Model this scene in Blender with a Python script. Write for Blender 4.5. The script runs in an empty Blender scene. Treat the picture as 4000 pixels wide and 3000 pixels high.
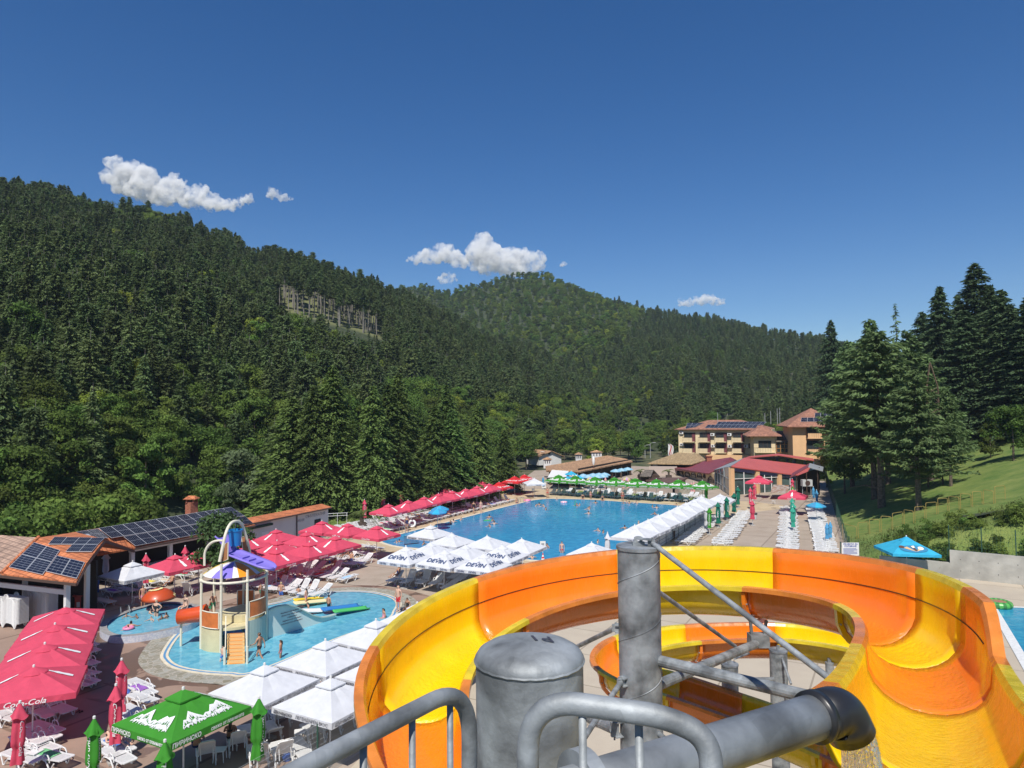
import bpy, math, random
from mathutils import Vector, Matrix
import numpy as np
R = math.radians
SC = bpy.context.scene
# ---------------------------------------------------------------- camera, world, sun
CAMZ, FPX, YH, ROLL = 13.5, 2700.0, 1610.0, 0.0095
PITCH = math.atan((YH-1500)/FPX)
cam_d = bpy.data.cameras.new("camera"); cam = bpy.data.objects.new("camera", cam_d)
SC.collection.objects.link(cam); SC.camera = cam
cam_d.sensor_width = 36; cam_d.lens = FPX/4000*36; cam_d.clip_start = .05; cam_d.clip_end = 20000
cam.matrix_world = Matrix.Translation((0, 0, CAMZ)) @ Matrix.Rotation(math.pi/2+PITCH, 4, 'X') @ Matrix.Rotation(-ROLL, 4, 'Z')
world = bpy.data.worlds.new("World"); SC.world = world; world.use_nodes = True
wn = world.node_tree.nodes; wl = world.node_tree.links
SUN_EL, SUN_AZ = R(54), R(190)      # azimuth clockwise from +y: the sun stands behind the camera, a little to the left
sky = wn.new('ShaderNodeTexSky'); sky.sky_type = 'NISHITA'; sky.sun_disc = False
sky.sun_elevation = SUN_EL; sky.sun_rotation = SUN_AZ; sky.altitude = 600; sky.air_density = 1.0; sky.dust_density = .25; sky.ozone_density = 3.2
bg = wn['Background']; bg.inputs[1].default_value = .083
hs = wn.new('ShaderNodeHueSaturation'); hs.inputs['Saturation'].default_value = 1.36; hs.inputs['Hue'].default_value = .508
wl.new(sky.outputs[0], hs.inputs['Color']); wl.new(hs.outputs[0], bg.inputs[0])
sd = bpy.data.lights.new("sun", 'SUN'); sun = bpy.data.objects.new("sun", sd); SC.collection.objects.link(sun)
sd.energy = 4.6; sd.angle = R(.55); sd.color = (1, .955, .88)
sdir = Vector((math.sin(SUN_AZ)*math.cos(SUN_EL), math.cos(SUN_AZ)*math.cos(SUN_EL), math.sin(SUN_EL)))
sun.rotation_euler = sdir.to_track_quat('Z', 'Y').to_euler()
SC.view_settings.view_transform = 'Standard'; SC.view_settings.look = 'None'
SC.view_settings.exposure = 0.24; SC.view_settings.gamma = 1; SC.view_settings.use_curve_mapping = False
SC.cycles.max_bounces = 6; SC.cycles.transparent_max_bounces = 8; SC.cycles.volume_bounces = 5
SC.cycles.caustics_reflective = False; SC.cycles.caustics_refractive = False
# ---------------------------------------------------------------- from photo pixels (4000 x 3000) to points of the place
def ray(u, v):
    x, y = u-2000, v-1500; c, s = math.cos(ROLL), math.sin(ROLL)
    xr = x*c-y*s; yr = x*s+y*c; ct, st = math.cos(PITCH), math.sin(PITCH)
    return xr, FPX*ct+yr*st, FPX*st-yr*ct
def gp(u, v, z=0.):
    X, Y, Z = ray(u, v); k = (z-CAMZ)/Z
    return X*k, Y*k
def at(u, v, d):
    X, Y, Z = ray(u, v); k = d/Y
    return Vector((X*k, d, CAMZ+Z*k))
def uv_of(x, y, z):
    Z = z-CAMZ; ct, st = math.cos(PITCH), math.sin(PITCH)
    a = y*ct+Z*st; b = -y*st+Z*ct; xr = FPX*x/a; yr = -FPX*b/a; c, s = math.cos(ROLL), math.sin(ROLL)
    return 2000+c*xr+s*yr, 1500-s*xr+c*yr
AX = Vector((math.cos(R(61)), math.sin(R(61)), 0)); BX = Vector((AX.y, -AX.x, 0)); RZ = R(61-90)   # the pool's long side, its short side
# ---------------------------------------------------------------- materials
MATS = {}
def mat(name, col, rough=.6, nscale=None, namt=.25, bump=0., bscale=None, metal=0., spec=.5, trans=0., col2=None, rnd=0., det=4., coat=0.):
    if name in MATS: return MATS[name]
    m = bpy.data.materials.new(name); m.use_nodes = True; MATS[name] = m
    nt = m.node_tree; n = nt.nodes; l = nt.links; p = n['Principled BSDF']
    p.inputs['Base Color'].default_value = (*col, 1); p.inputs['Roughness'].default_value = rough
    p.inputs['Metallic'].default_value = metal; p.inputs['Specular IOR Level'].default_value = spec
    if coat: p.inputs['Coat Weight'].default_value = coat; p.inputs['Coat Roughness'].default_value = .08
    tc = None; last = None
    if nscale or bump:
        tc = n.new('ShaderNodeTexCoord')
    if nscale:
        nz = n.new('ShaderNodeTexNoise'); nz.inputs['Scale'].default_value = nscale; nz.inputs['Detail'].default_value = det
        l.new(tc.outputs['Object'], nz.inputs['Vector'])
        mr = n.new('ShaderNodeMapRange'); mr.inputs[1].default_value = .35; mr.inputs[2].default_value = .65
        l.new(nz.outputs['Fac'], mr.inputs[0])
        mx = n.new('ShaderNodeMix'); mx.data_type = 'RGBA'; l.new(mr.outputs[0], mx.inputs[0])
        c2 = col2 or tuple(c*(1-namt) for c in col); c1 = col if col2 else tuple(min(1, c*(1+namt*.6)) for c in col)
        mx.inputs[6].default_value = (*c1, 1); mx.inputs[7].default_value = (*c2, 1); last = mx.outputs[2]
    if rnd:
        oi = n.new('ShaderNodeObjectInfo'); hs = n.new('ShaderNodeHueSaturation')
        a = n.new('ShaderNodeMapRange'); a.inputs[3].default_value = 1-rnd; a.inputs[4].default_value = 1+rnd
        l.new(oi.outputs['Random'], a.inputs[0]); l.new(a.outputs[0], hs.inputs['Value'])
        b = n.new('ShaderNodeMapRange'); b.inputs[3].default_value = .5-rnd*.06; b.inputs[4].default_value = .5+rnd*.05
        w = n.new('ShaderNodeMath'); w.operation = 'FRACT'; w2 = n.new('ShaderNodeMath'); w2.operation = 'MULTIPLY'; w2.inputs[1].default_value = 7.31
        l.new(oi.outputs['Random'], w2.inputs[0]); l.new(w2.outputs[0], w.inputs[0]); l.new(w.outputs[0], b.inputs[0]); l.new(b.outputs[0], hs.inputs['Hue'])
        if last: l.new(last, hs.inputs['Color'])
        else: hs.inputs['Color'].default_value = (*col, 1)
        last = hs.outputs[0]
    if last: l.new(last, p.inputs['Base Color'])
    if bump:
        b = n.new('ShaderNodeBump'); b.inputs['Strength'].default_value = bump; b.inputs['Distance'].default_value = .05
        z = n.new('ShaderNodeTexNoise'); z.inputs['Scale'].default_value = bscale or 8; z.inputs['Detail'].default_value = 5
        l.new(tc.outputs['Object'], z.inputs['Vector']); l.new(z.outputs['Fac'], b.inputs['Height']); l.new(b.outputs[0], p.inputs['Normal'])
    if trans:
        t = n.new('ShaderNodeBsdfTranslucent'); ms = n.new('ShaderNodeMixShader'); ms.inputs[0].default_value = trans
        if last: l.new(last, t.inputs[0])
        else: t.inputs[0].default_value = (*col, 1)
        l.new(p.outputs[0], ms.inputs[1]); l.new(t.outputs[0], ms.inputs[2]); l.new(ms.outputs[0], n['Material Output'].inputs[0])
    return m
def nodes_of(name, col, rough=.6):
    m = mat(name, col, rough); nt = m.node_tree
    return m, nt.nodes, nt.links, nt.nodes['Principled BSDF']
# ---------------------------------------------------------------- mesh builder
class M:
    def __init__(s): s.v = []; s.f = []; s.mi = []; s.k = 0
    def add(s, vs, fs):
        o = len(s.v); s.v += [tuple(p) for p in vs]; s.f += [[i+o for i in f] for f in fs]; s.mi += [s.k]*len(fs); return s
    def box(s, c, d, rz=0, M4=None):
        x, y, z = d[0]/2, d[1]/2, d[2]/2; cr, sr = math.cos(rz), math.sin(rz); P = []
        for a in (-1, 1):
            for b in (-1, 1):
                for e in (-1, 1):
                    px, py, pz = a*x, b*y, e*z; q = Vector((c[0]+px*cr-py*sr, c[1]+px*sr+py*cr, c[2]+pz)); P.append(M4 @ q if M4 else q)
        return s.add(P, [(0, 1, 3, 2), (4, 6, 7, 5), (0, 4, 5, 1), (2, 3, 7, 6), (0, 2, 6, 4), (1, 5, 7, 3)])
    def bar(s, a, b, w, h=None, up=(0, 0, 1)):
        a = Vector(a); b = Vector(b); d = (b-a).normalized(); u = Vector(up)
        if abs(d.dot(u)) > .98: u = Vector((1, 0, 0))
        r = d.cross(u).normalized(); u = r.cross(d); h = h or w; P = []
        for p in (a, b):
            for i, j in ((-1, -1), (1, -1), (1, 1), (-1, 1)): P.append(p+r*w/2*i+u*h/2*j)
        return s.add(P, [(0, 1, 2, 3), (7, 6, 5, 4), (0, 4, 5, 1), (1, 5, 6, 2), (2, 6, 7, 3), (3, 7, 4, 0)])
    def tube(s, pts, r, n=8, cap=True, closed=False):
        pts = [Vector(p) for p in pts]; m = len(pts); rr = r if hasattr(r, '__len__') else [r]*m; P = []; u = None
        for i, p in enumerate(pts):
            if closed: t = (pts[(i+1) % m]-pts[i-1]).normalized()
            else: t = (pts[min(i+1, m-1)]-pts[max(i-1, 0)]).normalized()
            if u is None: u = t.cross(Vector((0, 0, 1)) if abs(t.z) < .95 else Vector((1, 0, 0))).normalized()
            else:
                u = u-t*u.dot(t); u.normalize()
            w = t.cross(u)
            for k in range(n):
                a = 2*math.pi*k/n; P.append(p+(u*math.cos(a)+w*math.sin(a))*rr[i])
        F = [(i*n+k, i*n+(k+1) % n, ((i+1) % m)*n+(k+1) % n, ((i+1) % m)*n+k) for i in range(m if closed else m-1) for k in range(n)]
        if cap and not closed: F += [tuple(range(n))[::-1], tuple((m-1)*n+k for k in range(n))]
        return s.add(P, F)
    def lathe(s, prof, c=(0, 0, 0), n=20, a0=0, a1=2*math.pi):
        full = abs(a1-a0-2*math.pi) < 1e-6; m = n if full else n+1; P = []
        for r, z in prof:
            for k in range(m):
                a = a0+(a1-a0)*k/n; P.append((c[0]+r*math.cos(a), c[1]+r*math.sin(a), c[2]+z))
        F = [(i*m+k, i*m+(k+1) % m, (i+1)*m+(k+1) % m, (i+1)*m+k) for i in range(len(prof)-1) for k in range(n)]
        return s.add(P, F)
    def poly(s, pts, thick=0., dirv=(0, 0, -1)):
        pts = [Vector(p) for p in pts]; n = len(pts)
        if not thick: return s.add(pts, [tuple(range(n))])
        q = [p+Vector(dirv)*thick for p in pts]
        return s.add(pts+q, [tuple(range(n)), tuple(range(2*n-1, n-1, -1))]+[(i, i+n, (i+1) % n+n, (i+1) % n) for i in range(n)])
    def grid(s, fn, nu, nv):
        P = [fn(i/nu, j/nv) for j in range(nv+1) for i in range(nu+1)]; w = nu+1
        return s.add(P, [(j*w+i, j*w+i+1, (j+1)*w+i+1, (j+1)*w+i) for j in range(nv) for i in range(nu)])
    def mesh(s, name, mats):
        me = bpy.data.meshes.new(name); me.from_pydata(s.v, [], s.f)
        for m in (mats if isinstance(mats, (list, tuple)) else [mats]): me.materials.append(m)
        if any(s.mi): me.polygons.foreach_set('material_index', s.mi)
        return me
    def build(s, name, mats, parent=None, loc=None, smooth=False, rz=0):
        me = s.mesh(name, mats)
        if smooth: me.polygons.foreach_set('use_smooth', [True]*len(me.polygons))
        me.update(); return link(name, me, parent, loc, rz)
def link(name, data, parent=None, loc=None, rz=0):
    o = bpy.data.objects.new(name, data); SC.collection.objects.link(o)
    if parent: o.parent = parent
    if loc is not None: o.location = loc
    if rz: o.rotation_euler.z = rz
    return o
def tag(o, label=None, cat=None, group=None, kind=None):
    for k, v in (('label', label), ('category', cat), ('group', group), ('kind', kind)):
        if v: o[k] = v
    return o
def thing(name, label, cat, loc=(0, 0, 0), rz=0, group=None):
    return tag(link(name, None, None, loc, rz), label, cat, group)
def dup(o, loc=None, rz=None, label=None, group=None, parent=None, sc=None):
    c = o.copy(); SC.collection.objects.link(c)
    if parent: c.parent = parent
    if loc is not None: c.location = loc
    if rz is not None: c.rotation_euler.z = rz
    if sc is not None: c.scale = (sc, sc, sc) if not hasattr(sc, '__len__') else sc
    if label: c['label'] = label
    if group: c['group'] = group
    for ch in KIDS(o): dup(ch, parent=c)
    return c
_k = {}
def KIDS(o):
    if o.name not in _k: _k[o.name] = list(o.children)
    return _k[o.name]
used = set()
_j = random.Random(11)
def place(proto, loc, rz, label, group, sc=None):
    o = place_(proto, loc, rz, label, group, sc)
    if 'parasol' in o.name: o.rotation_euler.x = _j.uniform(-.022, .022); o.rotation_euler.y = _j.uniform(-.022, .022)
    return o
def place_(proto, loc, rz, label, group, sc=None):
    'first call moves the prototype itself, later calls copy it'
    if proto.name not in used:
        used.add(proto.name); KIDS(proto)
        for c in KIDS(proto): KIDS(c)
        proto.location = loc; proto.rotation_euler.z = rz; proto['label'] = label; proto['group'] = group
        if sc is not None: proto.scale = (sc, sc, sc) if not hasattr(sc, '__len__') else sc
        return proto
    return dup(proto, loc, rz, label, group, sc=sc)
ORD = ['first', 'second', 'third', 'fourth', 'fifth', 'sixth', 'seventh', 'eighth', 'ninth', 'tenth', 'eleventh', 'twelfth', 'thirteenth', 'fourteenth', 'fifteenth', 'sixteenth', 'seventeenth', 'eighteenth', 'nineteenth', 'twentieth']
def ordn(i):
    if i < 20: return ORD[i]
    return {20: 'twenty-', 30: 'thirty-', 40: 'forty-', 50: 'fifty-'}[(i+1)//10*10]+ORD[(i+1) % 10-1] if (i+1) % 10 else {30: 'thirtieth', 40: 'fortieth', 50: 'fiftieth'}[i+1]
def lerp(a, b, t): return a+(b-a)*t
def interp(x, P): return float(np.interp(x, [p[0] for p in P], [p[1] for p in P]))
# ---------------------------------------------------------------- terrain
LEFT_SKY = [(-900, 480), (0, 668), (200, 712), (380, 752), (560, 775), (760, 830), (900, 875), (1000, 950), (1130, 968), (1250, 1000), (1360, 1060), (1500, 1105), (1620, 1145), (1712, 1190), (1900, 1290), (2100, 1345), (2300, 1450), (2500, 1560), (2700, 1640), (4800, 1700)]
FAR_SKY = [(-900, 1150), (1400, 1150), (1580, 1100), (1690, 1100), (1760, 1128), (1830, 1108), (1950, 1078), (2060, 1058), (2150, 1068), (2250, 1112), (2400, 1165), (2600, 1218), (2800, 1248), (3000, 1292), (3200, 1325), (3500, 1400), (4200, 1500), (5000, 1550)]
LD0 = [(-900, 66), (0, 68), (600, 84), (1200, 108), (1600, 130), (2000, 190), (2400, 270), (2700, 360), (4800, 500)]
LDR = [(-900, 290), (0, 300), (1200, 340), (1900, 400), (2500, 440), (2700, 460), (4800, 600)]
FD0 = [(-900, 450), (1500, 450), (2000, 400), (2400, 260), (2700, 230), (3200, 215), (4000, 215), (5000, 240)]
FDR = [(-900, 800), (1500, 800), (2050, 760), (2600, 680), (3200, 560), (5000, 480)]
FO, FD = Vector((30.2, 62.9)), Vector((.39, .92)).normalized()      # green fence beside the lounger terrace
def t_of(x, y): return (x-FO.x)*FD.y-(y-FO.y)*FD.x
def wall_y(x): return 56.6-(x-33.6)*.71
def terr(x, y, jag=True):
    if y < 20: return 0.
    u = 2000+FPX*x/y
    lz = (13.5+(1604-interp(u, LEFT_SKY))/FPX*interp(u, LDR))-8.5
    d0, dr = interp(u, LD0), interp(u, LDR); t = (y-d0)/(dr-d0); z = 0.
    if t > 0: z = lz*(t**.92 if t < 1 else max(0, 1-(t-1)*1.1)) if lz > 0 else 0
    fz = (13.5+(1604-interp(u, FAR_SKY))/FPX*interp(u, FDR))-5
    d0, dr = interp(u, FD0), interp(u, FDR); t = (y-d0)/(dr-d0)
    if t > 0: z = max(z, fz*(t**1.05 if t < 1 else max(0, 1-(t-1)*.9)))
    tt = t_of(x, y)
    if x > 20 and tt > 0:
        g = min(.36*tt, 6+.12*tt); s = min(1, max(0, (y-wall_y(x))/4)); z = max(z, g*s if y > wall_y(x) else 0)
    if jag and z > 3: z += 1.5*math.sin(x*.11+1)*math.sin(y*.083)+1.1*math.sin(x*.031+y*.027)
    return z
def straw_zone(x, y, z):
    u, v = uv_of(x, y, z+1)
    return 1090 < u < 1490 and 1085+(u-1090)*.33 < v < 1200+(u-1090)*.28 and 150 < y < 330
# the ground of the valley: one sheet to the horizon, then the hills as one terrain sheet
mg, n, l, p = nodes_of('valley_ground', (.09, .1, .04), .95)
tc = n.new('ShaderNodeTexCoord'); nz = n.new('ShaderNodeTexNoise'); nz.inputs['Scale'].default_value = .35; nz.inputs['Detail'].default_value = 8
cr = n.new('ShaderNodeValToRGB'); e = cr.color_ramp.elements; e[0].position = .35; e[0].color = (.035, .055, .016, 1); e[1].position = .68; e[1].color = (.15, .13, .07, 1)
l.new(tc.outputs['Object'], nz.inputs['Vector']); l.new(nz.outputs['Fac'], cr.inputs[0]); l.new(cr.outputs[0], p.inputs['Base Color'])
g = M().add([(-6000, -300, -.6), (6000, -300, -.6), (6000, 9000, -.6), (-6000, 9000, -.6)], [(0, 1, 2, 3)]).build('ground', mg); tag(g, kind='structure')
mh, n, l, p = nodes_of('forest_floor', (.06, .06, .03), .95)
tc = n.new('ShaderNodeTexCoord'); nz = n.new('ShaderNodeTexNoise'); nz.inputs['Scale'].default_value = .12; nz.inputs['Detail'].default_value = 10; nz.inputs['Roughness'].default_value = .7
cr = n.new('ShaderNodeValToRGB'); e = cr.color_ramp.elements; e[0].position = .38; e[0].color = (.022, .034, .012, 1); e[1].position = .66; e[1].color = (.06, .075, .03, 1)
at1 = n.new('ShaderNodeAttribute'); at1.attribute_name = 'straw'; mx = n.new('ShaderNodeMix'); mx.data_type = 'RGBA'; mx.inputs[7].default_value = (.14, .15, .06, 1)
l.new(tc.outputs['Object'], nz.inputs['Vector']); l.new(nz.outputs['Fac'], cr.inputs[0]); l.new(cr.outputs[0], mx.inputs[6]); l.new(at1.outputs['Fac'], mx.inputs[0]); l.new(mx.outputs[2], p.inputs['Base Color'])
mm = M(); us = np.linspace(-900, 5000, 150); ds = np.concatenate([np.linspace(60, 200, 36), np.linspace(206, 500, 54), np.linspace(510, 1100, 50)])
for d in ds:
    for u in us:
        x = (u-2000)/FPX*d; zz = terr(x, d); mm.v.append((x, d, zz if zz > .05 else -.8))
w = len(us); mm.f = [(j*w+i, j*w+i+1, (j+1)*w+i+1, (j+1)*w+i) for j in range(len(ds)-1) for i in range(w-1)]; mm.mi = [0]*len(mm.f)
# drop the part taken by the nearer grass slope
mm.v = [(x, y, z-.9 if (x > 20 and t_of(x, y) > 0 and y < 185) else z) for x, y, z in mm.v]
hills = mm.build('hills', mh, smooth=True); tag(hills, kind='structure')
a = hills.data.attributes.new('straw', 'FLOAT', 'POINT'); a.data.foreach_set('value', [1. if straw_zone(*v) else 0. for v in mm.v])
# grass slope on the right
mgr, n, l, p = nodes_of('lawn', (.16, .22, .03), .9)
tc = n.new('ShaderNodeTexCoord'); nz = n.new('ShaderNodeTexNoise'); nz.inputs['Scale'].default_value = .3; nz.inputs['Detail'].default_value = 12; nz.inputs['Roughness'].default_value = .78
cr = n.new('ShaderNodeValToRGB'); e = cr.color_ramp.elements; e[0].position = .36; e[0].color = (.08, .16, .022, 1); e[1].position = .66; e[1].color = (.23, .27, .065, 1)
n2 = n.new('ShaderNodeTexNoise'); n2.inputs['Scale'].default_value = 9; n2.inputs['Detail'].default_value = 4; bp = n.new('ShaderNodeBump'); bp.inputs['Strength'].default_value = .9; bp.inputs['Distance'].default_value = .15
l.new(tc.outputs['Object'], n2.inputs['Vector']); l.new(n2.outputs['Fac'], bp.inputs['Height']); l.new(bp.outputs[0], p.inputs['Normal'])
l.new(tc.outputs['Object'], nz.inputs['Vector']); l.new(nz.outputs['Fac'], cr.inputs[0]); l.new(cr.outputs[0], p.inputs['Base Color'])
def slope_pt(i, j):
    t = i**1.5*110; Pp = Vector((FD.y, -FD.x)); q0 = FO+Pp*(t+.35); s0 = -30.
    lo, hi = -120., 60.
    for _ in range(30):
        m_ = (lo+hi)/2; q = q0+FD*m_
        if q.y < wall_y(q.x)+.32: lo = m_
        else: hi = m_
    q = q0+FD*lerp(hi, 145, j**1.4)
    return (q.x, q.y, terr(q.x, q.y+.0, False)+(.1*math.sin(q.x*.9)*math.sin(q.y*.7) if t > 3 else 0)+.02)
gs = M().grid(slope_pt, 60, 90); gs.f = [f[::-1] for f in gs.f]
tag(gs.build('grass_slope', mgr, smooth=True), kind='structure')
# meadow behind the low buildings at the left and lawn by the cafe
def sheet(name, pts, z, m, sub=None):
    return tag(M().poly([(x, y, z) for x, y in pts]).build(name, m), kind='structure')
sheet('meadow', [(-60, 60), (-27, 66), (-21, 78), (-14, 84), (-2, 108), (4, 128), (-10, 150), (-45, 110), (-62, 80)], -.03, mgr)
# ---------------------------------------------------------------- decks and pools
def deckmat(name, c1, c2, wet=None, ws=.22, wlo=.56, joint=None, rough=.85):
    m, n, l, p = nodes_of(name, c1, rough)
    tc = n.new('ShaderNodeTexCoord'); nz = n.new('ShaderNodeTexNoise'); nz.inputs['Scale'].default_value = .5; nz.inputs['Detail'].default_value = 10; nz.inputs['Roughness'].default_value = .65
    cr = n.new('ShaderNodeValToRGB'); e = cr.color_ramp.elements; e[0].position = .38; e[0].color = (*c2, 1); e[1].position = .62; e[1].color = (*c1, 1)
    l.new(tc.outputs['Object'], nz.inputs['Vector']); l.new(nz.outputs['Fac'], cr.inputs[0]); last = cr.outputs[0]
    mp = n.new('ShaderNodeMapping'); mp.inputs['Rotation'].default_value = (0, 0, -R(61)); l.new(tc.outputs['Object'], mp.inputs[0])
    if joint:
        bk = n.new('ShaderNodeTexBrick'); bk.offset = 0; bk.inputs['Scale'].default_value = 1; bk.inputs['Mortar Size'].default_value = .012*joint; bk.inputs['Brick Width'].default_value = joint; bk.inputs['Row Height'].default_value = joint
        bk.inputs['Color1'].default_value = (1, 1, 1, 1); bk.inputs['Color2'].default_value = (.93, .93, .93, 1); bk.inputs['Mortar'].default_value = (.62, .6, .58, 1)
        l.new(mp.outputs[0], bk.inputs['Vector']); mj = n.new('ShaderNodeMix'); mj.data_type = 'RGBA'; mj.blend_type = 'MULTIPLY'; mj.inputs[0].default_value = 1
        l.new(last, mj.inputs[6]); l.new(bk.outputs['Color'], mj.inputs[7]); last = mj.outputs[2]
    if wet:
        nw = n.new('ShaderNodeTexNoise'); nw.inputs['Scale'].default_value = ws; nw.inputs['Detail'].default_value = 7; nw.inputs['Distortion'].default_value = .6
        l.new(tc.outputs['Object'], nw.inputs['Vector']); mr = n.new('ShaderNodeMapRange'); mr.inputs[1].default_value = wlo; mr.inputs[2].default_value = wlo+.015
        l.new(nw.outputs['Fac'], mr.inputs[0]); mw = n.new('ShaderNodeMix'); mw.data_type = 'RGBA'; mw.inputs[7].default_value = (*wet, 1)
        l.new(mr.outputs[0], mw.inputs[0]); l.new(last, mw.inputs[6]); last = mw.outputs[2]
        rr = n.new('ShaderNodeMapRange'); rr.inputs[3].default_value = rough; rr.inputs[4].default_value = .35; l.new(mr.outputs[0], rr.inputs[0]); l.new(rr.outputs[0], p.inputs['Roughness'])
    l.new(last, p.inputs['Base Color']); return m
m_deck = deckmat('deck_concrete', (.41, .335, .265), (.35, .28, .215), joint=6)
m_wet = deckmat('deck_brown', (.33, .225, .17), (.28, .19, .142), wet=(.15, .095, .065), ws=.4, wlo=.5, joint=7)
m_left = deckmat('deck_pinkish', (.34, .235, .18), (.29, .2, .15), wet=(.2, .13, .1), ws=.3, wlo=.66, joint=8)
m_tan = deckmat('deck_tan', (.54, .43, .28), (.45, .35, .22), wet=(.34, .25, .14), ws=.6, wlo=.6)
m_tile = deckmat('slide_tiles', (.5, .43, .33), (.46, .39, .3), joint=4)
m_terr = deckmat('terrace_stone', (.42, .36, .28), (.33, .28, .21), wet=(.24, .2, .15), ws=.8, wlo=.6, joint=2.5)
def AB(o, a, b): return (o[0]+AX.x*a+BX.x*b, o[1]+AX.y*a+BX.y*b)
sheet('deck', [(-45, 18), (60, 18), (60, 52), (33.4, 57), (31, 62), (60, 130), (30, 140), (-4, 140), (-17, 88), (-36, 60), (-50, 40)], 0, m_deck)
sheet('deck_left', [(-40, 18), (-5.6, 18), (-11, 34), (-13.2, 35.4), (-18, 41), (-23, 42), (-27.5, 46), (-45, 50)], .004, m_left)
def blob(pts, n=64):
    'closed smooth curve through points'
    P = [Vector((x, y, 0)) for x, y in pts]; m = len(P); out = []
    for i in range(m):
        a, b, c, d = P[i-1], P[i], P[(i+1) % m], P[(i+2) % m]; k = max(2, n//m)
        for j in range(k):
            t = j/k; out.append(.5*((2*b)+(c-a)*t+(2*a-5*b+4*c-d)*t*t+(3*b-a-3*c+d)*t**3))
    return out
def offset(P, d):
    n = len(P); out = []
    for i in range(n):
        t = (P[(i+1) % n]-P[i-1]).normalized(); out.append(P[i]+Vector((t.y, -t.x, 0))*d)
    return out
def water_mat(name, c1, c2, deep=None, sc=2.2):
    m, n, l, p = nodes_of(name, c1, .09); p.inputs['IOR'].default_value = 1.33; p.inputs['Specular IOR Level'].default_value = .5
    tc = n.new('ShaderNodeTexCoord'); nz = n.new('ShaderNodeTexNoise'); nz.inputs['Scale'].default_value = sc; nz.inputs['Detail'].default_value = 3; nz.inputs['Distortion'].default_value = 1.3
    cr = n.new('ShaderNodeValToRGB'); e = cr.color_ramp.elements; e[0].position = .36; e[0].color = (*c2, 1); e[1].position = .68; e[1].color = (*c1, 1)  # light and dark of refracting ripples, painted into the water colour
    l.new(tc.outputs['Object'], nz.inputs['Vector']); l.new(nz.outputs['Fac'], cr.inputs[0])
    n3 = n.new('ShaderNodeTexNoise'); n3.inputs['Scale'].default_value = .12; mx = n.new('ShaderNodeMix'); mx.data_type = 'RGBA'; mx.blend_type = 'MULTIPLY'; mx.inputs[7].default_value = (.78, .86, .92, 1)
    l.new(tc.outputs['Object'], n3.inputs['Vector']); l.new(n3.outputs['Fac'], mx.inputs[0]); l.new(cr.outputs[0], mx.inputs[6]); l.new(mx.outputs[2], p.inputs['Base Color'])
    b = n.new('ShaderNodeBump'); b.inputs['Strength'].default_value = .55; b.inputs['Distance'].default_value = .06; n4 = n.new('ShaderNodeTexNoise'); n4.inputs['Scale'].default_value = sc*1.3; n4.inputs['Detail'].default_value = 5
    l.new(tc.outputs['Object'], n4.inputs['Vector']); l.new(n4.outputs['Fac'], b.inputs['Height']); l.new(b.outputs[0], p.inputs['Normal']); return m
m_deep = water_mat('pool_water', (.06, .37, .6), (.03, .26, .49), sc=1.1)
m_shal = water_mat('shallow_water', (.19, .5, .6), (.1, .37, .5), sc=1.6)
m_curb = mat('cream_coping', (.66, .6, .46), .7, 3, .12)
m_blue = mat('blue_tile', (.1, .28, .5), .4); m_navy = mat('navy_tile', (.03, .05, .12), .3, 14, .5)
m_stone = mat('crazy_stone', (.28, .26, .2), .8)
def stone_paving():
    m = m_stone; nt = m.node_tree; n, l = nt.nodes, nt.links; p = n['Principled BSDF']
    tc = n.new('ShaderNodeTexCoord'); v = n.new('ShaderNodeTexVoronoi'); v.inputs['Scale'].default_value = 3.2; v2 = n.new('ShaderNodeTexVoronoi'); v2.feature = 'DISTANCE_TO_EDGE'; v2.inputs['Scale'].default_value = 3.2
    hs = n.new('ShaderNodeValToRGB'); e = hs.color_ramp.elements; e[0].color = (.2, .18, .12, 1); e[1].color = (.34, .34, .3, 1); l.new(tc.outputs['Object'], v.inputs['Vector']); l.new(tc.outputs['Object'], v2.inputs['Vector'])
    l.new(v.outputs['Color'], hs.inputs[0]); mr = n.new('ShaderNodeMapRange'); mr.inputs[1].default_value = .02; mr.inputs[2].default_value = .05; l.new(v2.outputs[0], mr.inputs[0])
    mx = n.new('ShaderNodeMix'); mx.data_type = 'RGBA'; mx.inputs[6].default_value = (.42, .38, .32, 1); l.new(mr.outputs[0], mx.inputs[0]); l.new(hs.outputs[0], mx.inputs[7]); l.new(mx.outputs[2], p.inputs['Base Color'])
stone_paving()
def ring(name, P0, P1, z0, z1, m, kind='structure'):
    n = len(P0); mb = M().add([(p.x, p.y, z0) for p in P0]+[(p.x, p.y, z1) for p in P1], [(i, (i+1) % n, n+(i+1) % n, n+i) for i in range(n)])
    return tag(mb.build(name, m), kind=kind)
def pool(pre, P, wm, zw, top, cw, m_in, apron=None, hgt=.0):
    'coping, inner wall, water surface, outer wall for raised rims'
    if sum(P[i-1].x*P[i].y-P[i].x*P[i-1].y for i in range(len(P))) < 0: P = P[::-1]
    tag(M().poly([(p.x, p.y, zw) for p in P]).build(pre+'_water', wm), kind='structure')
    ring(pre+'_wall', P, P, zw-.3, top, m_in)
    O = offset(P, cw); ring(pre+'_coping', P, O, top, top, m_curb)
    if top > .03: ring(pre+'_kerb', O, O, top, -.05, hgt or m_curb)
    return P, O
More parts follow.
